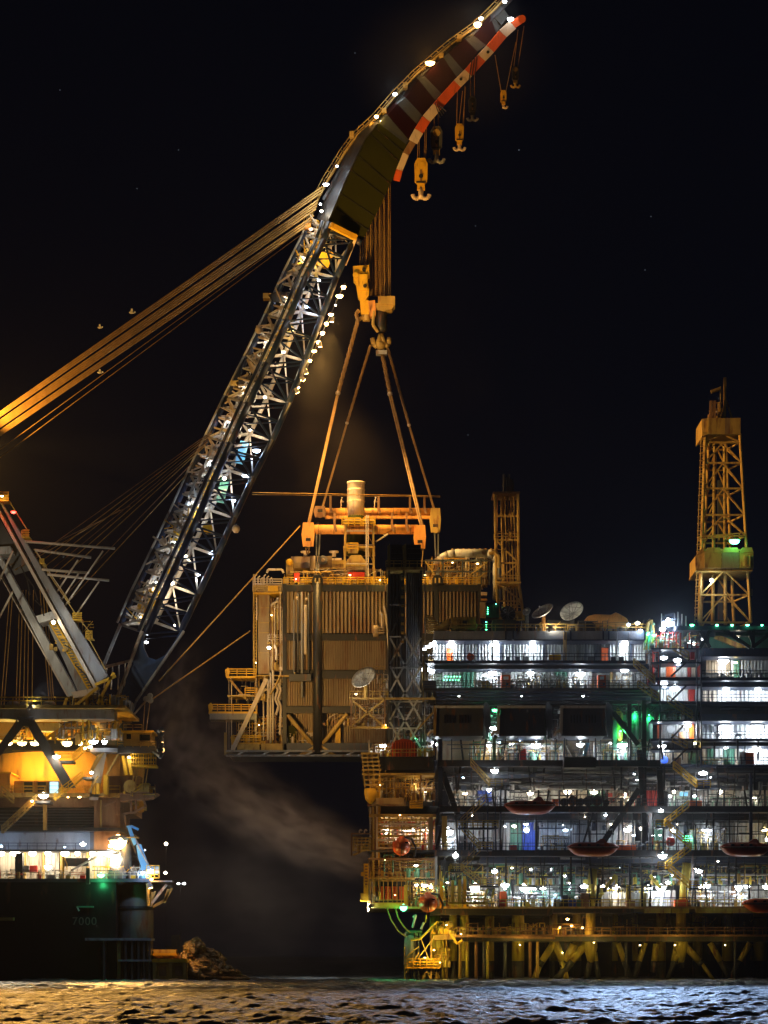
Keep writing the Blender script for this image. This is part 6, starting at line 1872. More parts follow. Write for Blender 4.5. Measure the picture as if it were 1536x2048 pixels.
    r = MB(); r.rail(P(868, 1700, Y - .4), P(XR, 1700, Y - .4), 1.1, 1.5, .05); r.build('handrail', 'navy', A)
    # level B5 y 1768-1813
    for a, b_, m in ((885, 930, 'ochre'), (940, 975, 'pale'), (990, 1010, 'white'), (1014, 1022, 'green'), (1028, 1056, 'grey'), (1058, 1082, 'blue'), (1085, 1122, 'white'), (1122, 1150, 'green'), (1150, 1172, 'grey'), (1262, 1282, 'white'), (1284, 1296, 'leg'),
                     (1405, 1440, 'pale'), (1441, 1462, 'white'), (1463, 1480, 'rust'), (1481, 1540, 'pale'), (1541, 1620, 'pale')):
        MB().corr(a, b_, 1772, 1813, Y + 11, 10, .2).build('wall_sheet', m if m != 'blue' else 'grey', A)
    for x0, x1, y0 in ((1207, 1251, 1783), (1297, 1351, 1781)):
        cb = MB().pbox(x0, x1, y0, 1812, Y + 3, Y + 7).build('white_container', 'white', A)
        for i in range(5):
            MB().pbox(x0 + i * (x1 - x0) / 5, x0 + i * (x1 - x0) / 5 + 1.2, y0, 1812, Y + 2.8, Y + 3).build('frame_bar', 'grey', cb)
        MB().pbox(x0, x1, (y0 + 1812) / 2, (y0 + 1812) / 2 + 1.2, Y + 2.75, Y + 3).build('frame_bar', 'grey', cb)
    for x0, x1, y0, m in ((1000, 1013, 1783, 'orange'), (998, 1010, 1798, 'red'), (1350, 1376, 1799, 'vermilion'), (1162, 1178, 1786, 'rust'), (1253, 1270, 1801, 'rust'), (1138, 1152, 1800, 'blue'), (1122, 1136, 1790, 'navy')):
        MB().pbox(x0, x1, y0, 1813, Y + 1, Y + 3).build('skid_unit', m, A)
    MB().prism([(1050, 1813), (1054, 1803), (1057, 1801), (1062, 1813)], Y + .5, Y + 1.5).build('yellow_hopper', 'leg', A)
    clutter(A, 930, 1200, 1780, 1813, Y + 1, Y + 9, 280, ['pale', 'green', 'dark', 'ochre', 'white'], 96, .8)
    clutter(A, 1375, 1500, 1780, 1813, Y + 1, Y + 9, 150, ['pale', 'ochre', 'dark', 'rust', 'white'], 97, .8)
    clutter(A, 1200, 1300, 1772, 1785, Y + 1, Y + 9, 60, ['leg', 'dark', 'grey'], 98, .8)
    r = MB(); r.rail(P(880, 1813, Y - .4), P(XR, 1813, Y - .4), 1.1, 1.5, .05); r.build('handrail', 'leg', A)
    for a, b_ in (((1186, 1738), (1181, 1812)), ((1374, 1726), (1366, 1800))):
        MB().tube(P(*a, Y + 3), P(*b_, Y + 3), .75, 14, .7).build('sloping_leg', 'leg', A, smooth=True)
    for a, b_, w in (((1232, 1750), (1190, 1804), .6), ((1300, 1750), (1322, 1778), .5), ((1120, 1775), (1150, 1800), .35), ((1118, 1774), (1140, 1790), .3)):
        MB().beam(P(*a, Y + 2.5), P(*b_, Y + 2.5), w).build('brace', 'leg' if w > .4 else 'green', A)
    for x in (1253, 1281, 1257):
        MB().pbox(x, x + 5, 1770, 1813, Y + 1.5, Y + 2).build('column', 'leg', A)
    # big dark columns and braces through the levels
    for x, y0, y1, w, m in ((876, 1478, 1614, 9, 'navy'), (868, 1478, 1520, 4, 'navy'), (884, 1632, 1702, 10, 'ochre'), (1298, 1626, 1700, 6, 'grey'), (1500, 1546, 1700, 5, 'navy'), (1000, 1580, 1700, 3, 'navy'), (1118, 1580, 1614, 2, 'navy'), (974, 1620, 1700, 3, 'navy'),
                            (1122, 1730, 1812, 4, 'black'), (1258, 1727, 1770, 3, 'navy'), (870, 1712, 1770, 5, 'grey'), (1384, 1712, 1815, 3, 'grey')):
        MB().pbox(x, x + w, y0, y1, Y - .2, Y + .8).build('column', m, A)
    for a, b_, w in (((885, 1545), (915, 1630), .9), ((1278, 1578), (1208, 1682), .9), ((1278, 1500), (1284, 1590), .8), ((1318, 1530), (1322, 1610), .9), ((1186, 1626), (1162, 1700), .3), ((888, 1640), (872, 1700), .4)):
        MB().beam(P(*a, Y + .8), P(*b_, Y + .8), w).build('brace', 'black', A)
    # thin posts, hangers and small lamps that fill every storey
    Rp = random.Random(55)
    for y0, y1 in ((1478, 1520), (1533, 1580), (1580, 1612), (1626, 1700), (1714, 1768), (1768, 1813)):
        pb = MB(); ph = MB()
        for q in range(34):
            x = 885 + q * 21 + Rp.uniform(-7, 7)
            yy = Rp.choice((0.2, 1.5, 3.0))
            pb.beam(P(x, y0, Y + yy), P(x + Rp.choice((0, 0, 0, 5, -5)), y1, Y + yy), Rp.choice((.12, .16, .3)))
        for q in range(16):
            x = 885 + Rp.random() * 660
            yb = y0 + (y1 - y0) * Rp.uniform(.05, .6)
            ph.beam(P(x, yb, Y + .4), P(x + Rp.uniform(20, 80), yb, Y + .4), .14)
        pb.build('thin_post', 'black', A, kind='stuff')
        ph.build('cable_tray', 'dark', A, kind='stuff')
    for q in range(46):
        y = Rp.choice((1484, 1545, 1556, 1583, 1632, 1650, 1668, 1720, 1736, 1752, 1766, 1776))
        lamp(A, 890 + Rp.random() * 650, y + Rp.uniform(-3, 3), Y + Rp.uniform(1, 6), Rp.choice('wwwssb'), 30, Rp.uniform(.45, .8), light=(q % 3 == 0))
    # lamps
    L = [(872, 1488, 'w', 160, 1.1), (867, 1484, 'w', 100, .9), (978, 1489, 's', 400, 1.5), (1023, 1488, 'w', 100, .9), (1072, 1490, 'w', 700, 2.0), (1161, 1489, 'w', 500, 1.7), (1246, 1490, 'w', 700, 2.0), (1287, 1479, 'g', 20, .5),
         (989, 1456, 'w', 420, 1.7), (989, 1420, 'g', 160, 1.0), (1241, 1462, 'g', 340, .5), (1270, 1425, 'g', 340, .4), (1298, 1430, 'g', 300, .4),
         (978, 1579, 'w', 160, 1.2), (1135, 1583, 's', 500, 1.6), (1188, 1584, 's', 400, 1.3), (1060, 1586, 's', 500, 1.2), (930, 1587, 's', 420, .9), (1250, 1588, 's', 340, .7), (1348, 1583, 's', 300, 1.0), (1440, 1583, 's', 500, 1.5), (1340, 1592, 'w', 200, .9), (1390, 1592, 'w', 200, .9), (1508, 1596, 's', 200, .8),
         (896, 1663, 'w', 700, 2.4), (1028, 1652, 's', 300, 1.1), (1052, 1648, 'w', 160, .9), (1053, 1660, 'b', 500, 1.4), (1131, 1660, 'b', 300, 1.3), (1255, 1659, 'w', 600, 2.1), (1284, 1656, 's', 160, 1.4), (1346, 1661, 'w', 220, 1.2), (1413, 1659, 'w', 600, 2.0), (1529, 1659, 'y', 200, 1.1), (1533, 1678, 'w', 100, 1.0), (1320, 1670, 'w', 200, .5),
         (989, 1773, 's', 60, .9), (950, 1775, 's', 800, 2.3), (1010, 1770, 'w', 420, 1.6), (1050, 1777, 'w', 420, 1.8), (1068, 1777, 'w', 200, 1.2), (1086, 1777, 'w', 160, 1.2), (1140, 1765, 'w', 100, 1.1), (1168, 1772, 'w', 300, 1.7), (1206, 1773, 's', 200, 1.1), (1233, 1775, 's', 300, 1.8), (1322, 1775, 'w', 330, 2.2), (1297, 1775, 'w', 300, 1.6), (1336, 1765, 's', 100, .9),
         (1411, 1771, 'w', 420, 2.0), (1477, 1773, 'w', 420, 2.2), (1494, 1772, 'w', 200, 1.2), (1532, 1773, 's', 260, 1.8), (1110, 1790, 'b', 200, .5)]
    for x, y, c_, p, s in L:
        lamp(A, x, y, Y + 3.2, c_, p, s * 1.2, off=(0, -.5, -.6))
    for x, y, c_, p, s in ((989, 1541, 'w', 420, 1.9), (1406, 1546, 'w', 420, 2.0), (911, 1710, 'w', 260, 1.7), (1325, 1711, 'w', 420, 1.9), (1322, 1621, 'w', 420, 1.9), (989, 1742, 'w', 340, 1.8), (1398, 1742, 'w', 340, 1.8), (832, 1731, 's', 160, 1.1)):
        lamp(A, x, y, Y - 2.2, c_, p, s, off=(0, -.3, -.4))
    for x in (1150, 1450):
        pass
    for x, y in ((1120, 1855), (1143, 1850), (1135, 1838), (1165, 1855)):
        lamp(A, x, y, Y + 3, 'o', 120, .9)
process()

def zigzag(label, x0, flights, posts, m='yellow', landings=()):
    t = thing('stair_tower', label, 'stairs', P(x0, flights[-1][3], -3), None)
    for f in flights:
        stairs(t, *f, -3.0, 1.2, m)
    for x, y0, y1 in posts:
        MB().pbox(x, x + 2.2, y0, y1, -3.3, -3.0).build('tower_post', 'navy', t)
        MB().pbox(x, x + 2.2, y0, y1, -1.6, -1.3).build('tower_post', 'navy', t)
    for a, b_, y in landings:
        MB().pbox(a, b_, y, y + 3, -3.4, -.5).build('landing', 'dark', t)
        r = MB(); r.rail(P(a, y, -3.3), P(b_, y, -3.3), 1.1, .8, .07, (.35, .7, 1)); r.build('handrail', m, t)
    return t
zigzag('zigzag dull yellow stairs on the lower decks left of the highest lifeboat', 950,
       [(942, 1530, 980, 1572), (972, 1602, 922, 1650), (924, 1660, 962, 1700), (962, 1700, 922, 1742), (924, 1742, 962, 1770)],
       [(974, 1615, 1705), (990, 1575, 1700), (918, 1650, 1742), (997, 1740, 1815)],
       'ochre', [(978, 1004, 1572), (915, 996, 1655), (900, 926, 1742), (960, 998, 1772), (955, 985, 1698)])
zigzag('zigzag bright yellow stairs on the lower decks under the utility block', 1360,
       [(1348, 1536, 1395, 1574), (1378, 1614, 1330, 1652), (1382, 1700, 1332, 1738), (1338, 1740, 1380, 1776), (1340, 1660, 1384, 1698)],
       [(1392, 1575, 1612), (1415, 1548, 1612), (1326, 1656, 1700), (1390, 1650, 1700), (1404, 1742, 1776)],
       'yellow', [(1394, 1421, 1575), (1312, 1336, 1654), (1316, 1336, 1738), (1378, 1406, 1776)])

# ------------------------------------------------------------------ warm lit end stack of the platform
es = thing('end_pipe_stack', 'warm lit crowded end of the platform with piping, walkways and a yellow frame', 'platform', P(800, 1815, 0))
def end_stack():
    Y = 0
    A = es
    k = K(Y)
    W = ['ochre', 'beige', 'rust', 'yellow', 'clad']
    for x0, x1, y0, y1, m in ((738, 868, 1513, 1518, 'black'), (722, 760, 1505, 1509, 'ochre'), (724, 752, 1538, 1542, 'ochre'), (724, 870, 1546, 1550, 'ochre'), (760, 868, 1518, 1540, 'black'),
                              (735, 812, 1600, 1612, 'clad'), (812, 876, 1604, 1612, 'dark'), (738, 872, 1628, 1634, 'ochre'), (736, 870, 1700, 1704, 'dark'), (735, 830, 1755, 1758, 'ochre'), (736, 868, 1716, 1720, 'rust'),
                              (736, 815, 1806, 1815, 'leg')):
        MB().pbox(x0, x1, y0, y1, Y - 1, Y + 24).build('deck_slab', m, A)
    MB().pbox(744, 868, 1550, 1604, Y + 7, Y + 8).build('back_wall', 'black', A)
    MB().corr(762, 776, 1558, 1600, Y + 5, 4, .3).build('wall_sheet', 'clad', A)
    MB().pbox(776, 798, 1555, 1598, Y + 5.4, Y + 6).build('dark_door', 'rust', A)
    MB().pbox(744, 868, 1634, 1700, Y + 9, Y + 10).build('back_wall', 'dark', A)
    MB().pbox(744, 868, 1720, 1806, Y + 9, Y + 10).build('back_wall', 'black', A)
    for x, y0, y1, w, m in ((745, 1545, 1806, 3, 'ochre'), (752, 1600, 1720, 4, 'beige'), (757, 1545, 1640, 3, 'yellow'), (770, 1510, 1545, 2, 'ochre'), (737, 1480, 1512, 2, 'beige'), (866, 1480, 1520, 3, 'navy'), (858, 1634, 1700, 8, 'clad'), (840, 1550, 1604, 3, 'rust')):
        MB().pbox(x, x + w, y0, y1, Y - .8, Y - .2).build('column', m, A)
    # stacked walkways bulging to the left
    for i, y in enumerate((1516, 1524, 1532, 1540, 1550, 1560, 1570)):
        x0 = 722 + i * 1.6
        MB().tube(P(x0, y, Y - 1.5), P(x0 + 36, y - 1, Y - 1.5), .16, 6).build('walkway_rail', 'ochre', A)
    for x in (724, 734, 744, 756):
        MB().beam(P(x, 1508, Y - 1.5), P(x + 6, 1575, Y - 1.5), .15).build('walkway_post', 'ochre', A)
    for i in range(8):
        y = 1640 + i * 8
        MB().tube(P(756, y, Y - .5), P(860 - (i % 3) * 18, y, Y - .5), .14 + (i % 3) * .04, 8).build('pipe_run', 'beige' if i % 2 else 'ochre', A)
    for i in range(7):
        y = 1724 + i * 5
        MB().tube(P(745, y, Y + .5), P(868 - (i % 3) * 12, y, Y + .5), .14, 8).build('pipe_run', 'rust' if i % 2 else 'ochre', A)
    for i in range(12):
        x = 760 + i * 9
        MB().tube(P(x, 1634, Y + .6), P(x, 1700, Y + .6), .13, 6).build('riser', 'beige' if i % 2 else 'ochre', A)
    # boxed enclosure and bowl on the left
    MB().pbox(752, 808, 1596, 1608, Y - 2.5, Y - 1).build('walkway_box', 'clad', A)
    MB().lathe(P(741, 1592, Y - 1), [(.15, -1.3), (.8, -.6), (1.0, .4), (.95, 1.2)], 16).build('hopper', 'yellow', A, smooth=True)
    c = MB().pbox(820, 846, 1613, 1616, Y - 2.4, Y - .4).build('loading_cage', 'yellow', A)
    r = MB()
    for x in range(820, 848, 4):
        r.beam(P(x, 1615, Y - 2.4), P(x, 1602, Y - 2.4), .12)
    for y in (1602, 1607, 1612):
        r.beam(P(820, y, Y - 2.4), P(846, y - 2, Y - 2.4), .13)
    r.build('cage_bar', 'yellow', c)
    clutter(A, 740, 870, 1484, 1513, Y, Y + 8, 160, W + ['white'], 101, .8)
    clutter(A, 740, 870, 1552, 1600, Y - .5, Y + 5, 150, W, 102, .9)
    clutter(A, 744, 870, 1636, 1700, Y - .5, Y + 7, 300, W + ['white', 'red'], 103, .9)
    clutter(A, 740, 870, 1706, 1755, Y - .5, Y + 6, 220, W + ['dark', 'green'], 104, .9)
    clutter(A, 815, 895, 1758, 1815, Y - .5, Y + 6, 170, W + ['leg', 'green', 'leg'], 105, .9)
    clutter(A, 740, 760, 1560, 1800, Y - .8, Y + 3, 120, W, 106, .9)
    # small outboard crane basket on the far left
    MB().pbox(702, 744, 1666, 1668, Y - 1.4, Y).build('davit_beam', 'rust', A)
    MB().tube(P(703, 1668, Y - .7), P(703, 1712, Y - .7), .15, 6).build('davit_rail', 'rust', A)
    MB().path([P(706, 1710, Y - .7), P(712, 1708, Y - .7), P(735, 1696, Y - .7)], .2, 6).build('davit_arm', 'ochre', A)
    r = MB()
    for i in range(5):
        y = 1676 + i * 6
        r.tube(P(706 + i, y, Y - 1), P(742, y, Y - 1), .1, 6)
    for i in range(5):
        r.tube(P(708 + i * 8, 1674, Y - 1), P(708 + i * 7, 1702, Y - 1), .08, 6)
    r.build('davit_cage', 'ochre', A)
    for x in (719, 729):
        MB().path([P(x, 1668, Y - .8), P(x, 1661, Y - .8), P(x + 3, 1659, Y - .8), P(x + 5, 1662, Y - .8)], .14, 6).build('gooseneck', 'beige', A)
    clutter(A, 706, 742, 1672, 1702, Y - 1, Y + 2, 30, ['ochre', 'beige', 'rust'], 107, .7)
    # bright yellow ladder frame and orange bay
    f = MB().pbox(727, 737, 1727, 1803, Y - 1.6, Y - .8).build('yellow_frame', 'yellow', A)
    for i in range(7):
        MB().pbox(730, 735, 1731 + i * 6, 1734 + i * 6, Y - 1.7, Y - 1.6).build('frame_slot', 'rust', f)
    MB().pbox(722, 728, 1744, 1752, Y - 1.6, Y - .6).build('yellow_box', 'yellow', A)
    MB().pbox(721, 728, 1786, 1803, Y - 1.6, Y - .6).build('yellow_box', 'yellow', A)
    for x0 in (742, 756, 770, 784, 798):
        MB().corr(x0, x0 + 12, 1773, 1800, Y + 1.5, 6, .15).build('bay_panel', 'orange', A)
    r = MB()
    for y in (1746, 1753, 1762, 1800, 1806):
        r.beam(P(740, y, Y - .6), P(812, y, Y - .6), .16)
    for x in range(740, 814, 9):
        r.beam(P(x, 1745, Y - .6), P(x, 1812, Y - .6), .12)
    r.build('bay_rail', 'ochre', A)
    MB().pbox(735, 738, 1800, 1822, Y - .6, Y - .2).build('column', 'ochre', A)
    for x, m in ((808, 'leg'), (880, 'yellow'), (902, 'leg'), (916, 'leg'), (927, 'yellow')):
        MB().pbox(x, x + 6, 1770 - (x - 808) * .1, 1815, Y - .8, Y).build('yellow_post', m, A)
    MB().pbox(896, 975, 1804, 1808, Y - 3, Y).build('gangway', 'leg', A)
    r = MB(); r.rail(P(925, 1804, Y - 3), P(972, 1804, Y - 3), 1.8, 1.5, .07, (.3, .6, 1)); r.build('handrail', 'leg', A)
    for x in (972, 985):
        MB().beam(P(x - 4, 1804, Y - 3), P(x + 3, 1778, Y - 3), .3).build('gangway_post', 'leg', A)
    # hoses hanging free
    MB().path([P(772, 1812, Y), P(782, 1840, Y), P(796, 1862, Y), P(812, 1874, Y)], .13, 6).build('hanging_hose', 'ochre', A)
    MB().path([P(790, 1812, Y), P(796, 1836, Y), P(806, 1852, Y), P(820, 1866, Y)], .13, 6).build('hanging_hose', 'ochre', A)
    for x, y, c_, p, s in ((766, 1491, 'w', 260, 1.6), (850, 1583, 's', 200, 1.1), (773, 1655, 's', 200, 2.1), (774, 1665, 's', 200, 1.3), (806, 1661, 's', 110, 1.5), (816, 1662, 's', 110, 1.6), (825, 1661, 's', 100, 1.2), (852, 1661, 's', 200, 2.1),
                           (834, 1770, 's', 200, 1.1), (849, 1770, 's', 420, 1.8), (862, 1773, 's', 300, 1.6), (888, 1773, 'g', 60, .8), (868, 1824, 'y', 160, .9), (778, 1740, 's', 160, .6), (830, 1568, 'y', 200, .5)):
        lamp(A, x, y, Y + 3.5, c_, p, s, off=(0, -.8, -.3))
    lamp(A, 807, 1815, Y - 2.2, 'g', 220, 2.4)
    spot(A, P(806, 1820, Y - 3), P(800, 1980, -14), 8000, 'g', 50, .9, housing=False)  # beam without housing, added to colour the sea green here
    spot(A, P(742, 1812, Y - 3), Vector((-30, 40, 0)), 30000, 's', 110, .9)  # added flood, lights the sea beyond the platform end
    for x, y, p in ((770, 1720, 150), (800, 1630, 120), (760, 1570, 160), (790, 1790, 260), (850, 1800, 200)):
        lamp(A, x, y, Y - 3.2, 'o', p, .35, off=(0, -1.2, 0))
end_stack()

# ------------------------------------------------------------------ dark lattice tower at the platform's corner
lt = thing('riser_tower', 'dark corner tower of corrugated shafts and cross braces with two boxes on top', 'tower', P(812, 1480, 2))
def riser_tower():
    Y = 2
    A = lt
    for x0, x1 in ((775, 806), (807, 842)):
        b_ = MB().pbox(x0 + (7 if x0 < 800 else 5), x1, 1089, 1134, Y, Y + 6).build('top_box', 'black', A)
        MB().prism([(x0 + (0 if x0 < 800 else -2), 1092), (x0 + 5, 1087), (x0 + 6, 1130), (x0, 1136)], Y - .5, Y + 5).build('box_side', 'ochre', b_)
        for q in range(4):
            MB().pbox(x0 + 8, x1 - 1, 1096 + q * 10, 1097 + q * 10, Y - .1, Y).build('box_rib', 'dark', b_)
    MB().pbox(772, 848, 1134, 1139, Y - 1, Y + 8).build('top_deck', 'ochre', A)
    r = MB(); r.rail(P(772, 1134, Y - .9), P(850, 1134, Y - .9), 1.0, 1.2, .06); r.build('handrail', 'ochre', A)
    MB().corr(779, 805, 1140, 1395, Y + 4, 6, .4).build('shaft_sheet', 'dark', A)
    MB().corr(812, 843, 1140, 1395, Y + 3, 4.2, .4).build('shaft_sheet', 'grey', A)
    for x in (776, 805, 840, 849):
        MB().pbox(x, x + (4 if x < 849 else 2), 1138, 1500, Y, Y + .6).build('column', 'dark' if x != 849 else 'grey', A)
    for y in (1208, 1272, 1334, 1395, 1402, 1455):
        MB().pbox(779, 812 if y < 1300 else 845, y, y + 2.4, Y - .2, Y + .2).build('girt', 'pale', A)
    for i in range(4):
        y = 1276 + i * 56
        for a, b_ in (((780, y), (808, y + 52)), ((808, y), (780, y + 52)), ((812, y), (842, y + 52)), ((842, y), (812, y + 52))):
            MB().beam(P(*a, Y - .1), P(*b_, Y - .1), .28).build('brace', 'pale', A)
    for a, b_ in (((783, 1210), (805, 1178)), ((783, 1266), (805, 1215))):
        MB().beam(P(*a, Y - .1), P(*b_, Y - .1), .25).build('brace', 'dark', A)
    for i in range(16):
        MB().pbox(802, 808, 1146 + i * 9, 1151 + i * 9, Y - .4, Y - .1).build('cable_clip', 'ochre' if i % 2 else 'dark', A)
    clutter(A, 782, 866, 1404, 1480, Y, Y + 6, 90, ['grey', 'pale', 'rust', 'dark'], 111, .9)
    clutter(A, 846, 866, 1300, 1400, Y, Y + 4, 30, ['grey', 'ochre', 'dark'], 112, .8)
    MB().pbox(846, 856, 1300, 1400, Y + .5, Y + .8).build('cable_ladder', 'ochre', A)
    # X-framed outrigger bay holding the dish
    for x in (701, 768):
        MB().pbox(x, x + 3, 1396, 1456, Y - 2, Y - 1.4).build('bay_post', 'rust', A)
    for y in (1395, 1453):
        MB().pbox(698, 870 if y < 1400 else 778, y, y + 4, Y - 2, Y - 1.2).build('bay_beam', 'ochre', A)
    MB().beam(P(703, 1400, Y - 1.8), P(768, 1452, Y - 1.8), .3).build('bay_brace', 'ochre', A)
    MB().beam(P(768, 1400, Y - 1.8), P(703, 1452, Y - 1.8), .3).build('bay_brace', 'ochre', A)
    r = MB()
    r.rail(P(700, 1395, Y - 2), P(776, 1395, Y - 2), 1.0, 1.1, .06)
    r.rail(P(747, 1345, Y - 1), P(768, 1345, Y - 1), 1.0, .8, .06)
    r.build('handrail', 'ochre', A)
    clutter(A, 706, 768, 1404, 1452, Y - 1, Y + 3, 60, ['ochre', 'rust', 'beige'], 113, .8)
    clutter(A, 750, 776, 1345, 1395, Y - 1, Y + 2, 26, ['ochre', 'rust', 'beige'], 114, .8)
    MB().beam(P(840, 1472, Y - 2.4), P(790, 1512, Y - 2.4), .2).build('brace', 'dark', A)
    MB().beam(P(866, 1425, Y - 2.4), P(836, 1458, Y - 2.4), .25).build('brace', 'ochre', A)
    lamp(A, 770, 1450, Y - 1.5, 'y', 120, .5)
    lamp(A, 712, 1388, Y - 6, 's', 700, .4, off=(0, -.5, .3))  # small lamp added to brighten the ribbed dish
    lamp(A, 833, 1477, Y - 1.5, 'g', 30, .6)
riser_tower()

# ------------------------------------------------------------------ jacket: legs and braces down to the sea
jk = thing('platform_jacket', 'yellow tubular legs and crossing braces of the platform standing in the sea', 'jacket', P(1100, 1962, 4))
def jacket():
    Y = 5
    A = jk
    def leg(x0, y0, x1, y1, r, YY=Y, m='leg'):
        a, b_ = P(x0, y0, YY), P(x1, y1, YY)
        zs = P(0, 1922, YY).z
        if a.z > zs > b_.z:
            t = (a.z - zs) / (a.z - b_.z)
            c = a.lerp(b_, t)
            MB().tube(a, c, r, 16).build('leg', m, A, smooth=True)
            MB().tube(c, b_, r, 16).build('leg_foot', 'splash', A, smooth=True)
        else:
            MB().tube(a, b_, r, 16).build('leg', m, A, smooth=True)
    for x, r, YY, y1 in ((906, .65, 4, 1990), (929, .75, 4, 1990), (979, .75, 9, 1990), (1036, 1.0, 5, 1990), (1107, .65, 12, 1990), (1154, .7, 14, 1990), (1322, .8, 12, 1990), (1395, .8, 16, 1990), (1455, .9, 14, 1990), (1520, 1.1, 12, 1990), (870, .9, 10, 1990), (1230, .5, 18, 1990), (1270, .5, 18, 1990)):
        leg(x, 1826, x, y1, r, YY)
    for x in (1181, 1362):
        a = P(x, 1826, Y)
        MB().lathe((a.x, Y, 0), [(.45, P(0, 1925, Y).z), (1.15, P(0, 1895, Y).z), (1.05, P(0, 1875, Y).z), (.8, P(0, 1850, Y).z), (.8, P(0, 1826, Y).z)], 18).build('main_leg', 'leg', A, smooth=True)
    for x0, y0, x1, y1, r in ((1109, 1884, 1078, 1932, .55), (1111, 1884, 1124, 1922, .6), (1172, 1888, 1108, 1965, .62), (1145, 1888, 1122, 1935, .4), (1184, 1900, 1172, 1965, .45), (1190, 1905, 1198, 1965, .35),
                              (1150, 1890, 1128, 1925, .5), (1358, 1900, 1334, 1962, .4), (1352, 1885, 1338, 1960, .3), (1370, 1892, 1404, 1928, .55), (1404, 1928, 1428, 1962, .3), (1312, 1888, 1306, 1945, .5), (1366, 1905, 1364, 1935, .3),
                              (1236, 1886, 1262, 1962, .45), (1290, 1886, 1266, 1962, .45), (1420, 1886, 1462, 1960, .5), (1500, 1886, 1458, 1962, .5), (1078, 1932, 1066, 1965, .5), (1124, 1922, 1134, 1965, .5)):
        leg(x0, y0, x1, y1, r)
    for x, m in ((886, 'leg'), (893, 'ochre'), (920, 'ochre'), (934, 'leg'), (952, 'rust'), (968, 'dark'), (975, 'leg'), (1060, 'rust'), (1075, 'ochre'), (1010, 'dark'), (1252, 'dark'), (1470, 'dark')):
        MB().tube(P(x, 1870, Y - 3), P(x, 1985, Y - 3), .24, 8).build('conductor', m, A, smooth=True)
    # walkway level
    MB().pbox(885, 1620, 1869, 1873, Y - 4.5, Y + 26).build('walkway_deck', 'rust', A)
    MB().pbox(895, 1620, 1873, 1883, Y - 3.5, Y + 24).build('walkway_girder', 'splash', A)
    MB().beam(P(905, 1872, Y - 4.6), P(1110, 1876, Y - 4.6), .35).build('edge_beam', 'rust', A)
    r = MB(); r.rail(P(900, 1869, Y - 4.3), P(1620, 1869, Y - 4.3), 1.1, 1.5, .05); r.build('handrail', 'rust', A)
    clutter(A, 905, 1160, 1845, 1869, Y - 3, Y + 6, 90, ['leg', 'ochre', 'dark', 'rust'], 121, .9)
    clutter(A, 1160, 1540, 1832, 1869, Y - 1, Y + 12, 90, ['dark', 'ochre', 'navy'], 122, 1.0)
    MB().pbox(870, 1620, 1828, 1990, Y + 30, Y + 31).build('caisson_wall', 'black', A)
    # boat landing cluster on the left
    MB().tube(P(821, 1864, Y - 2), P(819, 1930, Y - 2), .95, 16, 1.0).build('fender_column', 'pale', A, smooth=True)
    MB().tube(P(812, 1866, Y - 2.6), P(845, 1866, Y - 2.6), .5, 12).build('hose_drum', 'green', A, smooth=True)
    MB().tube(P(876, 1862, Y - 1), P(876, 1908, Y - 1), 1.2, 18).build('leg', 'leg', A, smooth=True)
    MB().tube(P(852, 1830, Y - 3), P(852, 1845, Y - 3), .15, 6).build('small_post', 'leg', A)
    for x in (808, 828, 836, 861):
        MB().pbox(x, x + 2.6, 1866 if x != 808 else 1892, 1985, Y - 4.5, Y - 4).build('landing_post', 'ochre' if x in (808, 861) else 'splash', A)
    for a, b_ in (((810, 1915), (838, 1893)), ((838, 1915), (870, 1872)), ((812, 1945), (838, 1905)), ((846, 1925), (862, 1960)), ((862, 1925), (842, 1962)), ((840, 1872), (862, 1930))):
        MB().beam(P(*a, Y - 4.6), P(*b_, Y - 4.6), .2).build('landing_brace', 'ochre', A)
    for x0, x1, y in ((812, 880, 1934), (818, 880, 1922)):
        MB().pbox(x0, x1, y, y + 3, Y - 5, Y).build('landing_deck', 'yellow', A)
    r = MB(); r.rail(P(814, 1934, Y - 5), P(880, 1934, Y - 5), 1.3, .9, .07, (.3, .6, 1)); r.build('handrail', 'yellow', A)
    clutter(A, 862, 905, 1842, 1868, Y - 5, Y, 90, ['yellow', 'leg', 'ochre'], 123, .7)
    clutter(A, 866, 900, 1895, 1935, Y - 4, Y, 50, ['yellow', 'leg', 'ochre'], 124, .8)
    clutter(A, 815, 880, 1925, 1960, Y - 4, Y, 40, ['ochre', 'leg', 'splash'], 125, .8)
    for pts, m in (([(826, 1835), (832, 1830), (825, 1855)], 'pale'), ([(848, 1845), (842, 1858)], 'pale'), ([(900, 1866), (915, 1888), (925, 1880)], 'yellow'), ([(822, 1880), (840, 1878), (858, 1860), (870, 1845)], 'leg')):
        MB().path([P(x, y, Y - 5) for x, y in pts], .2, 8).build('bent_pipe', m, A)
    for i in range(4):
        MB().tube(P(866, 1872 + i * 2, Y - 5), P(912, 1868 + i * 3, Y - 5), .14, 6).build('pipe_run', 'ochre', A)
    for x, y, p in ((893, 1850, 420), (922, 1868, 320), (868, 1900, 500), (880, 1925, 300), (1040, 1890, 500), (1125, 1905, 420), (1188, 1885, 420), (1350, 1890, 320), (1280, 1890, 90), (1450, 1890, 90), (850, 1915, 300)):  # small yellow lamps added to light the legs
        lamp(A, x, y, Y - 5.4, 'y', p, .4, off=(0, -1.4, .3))
jacket()

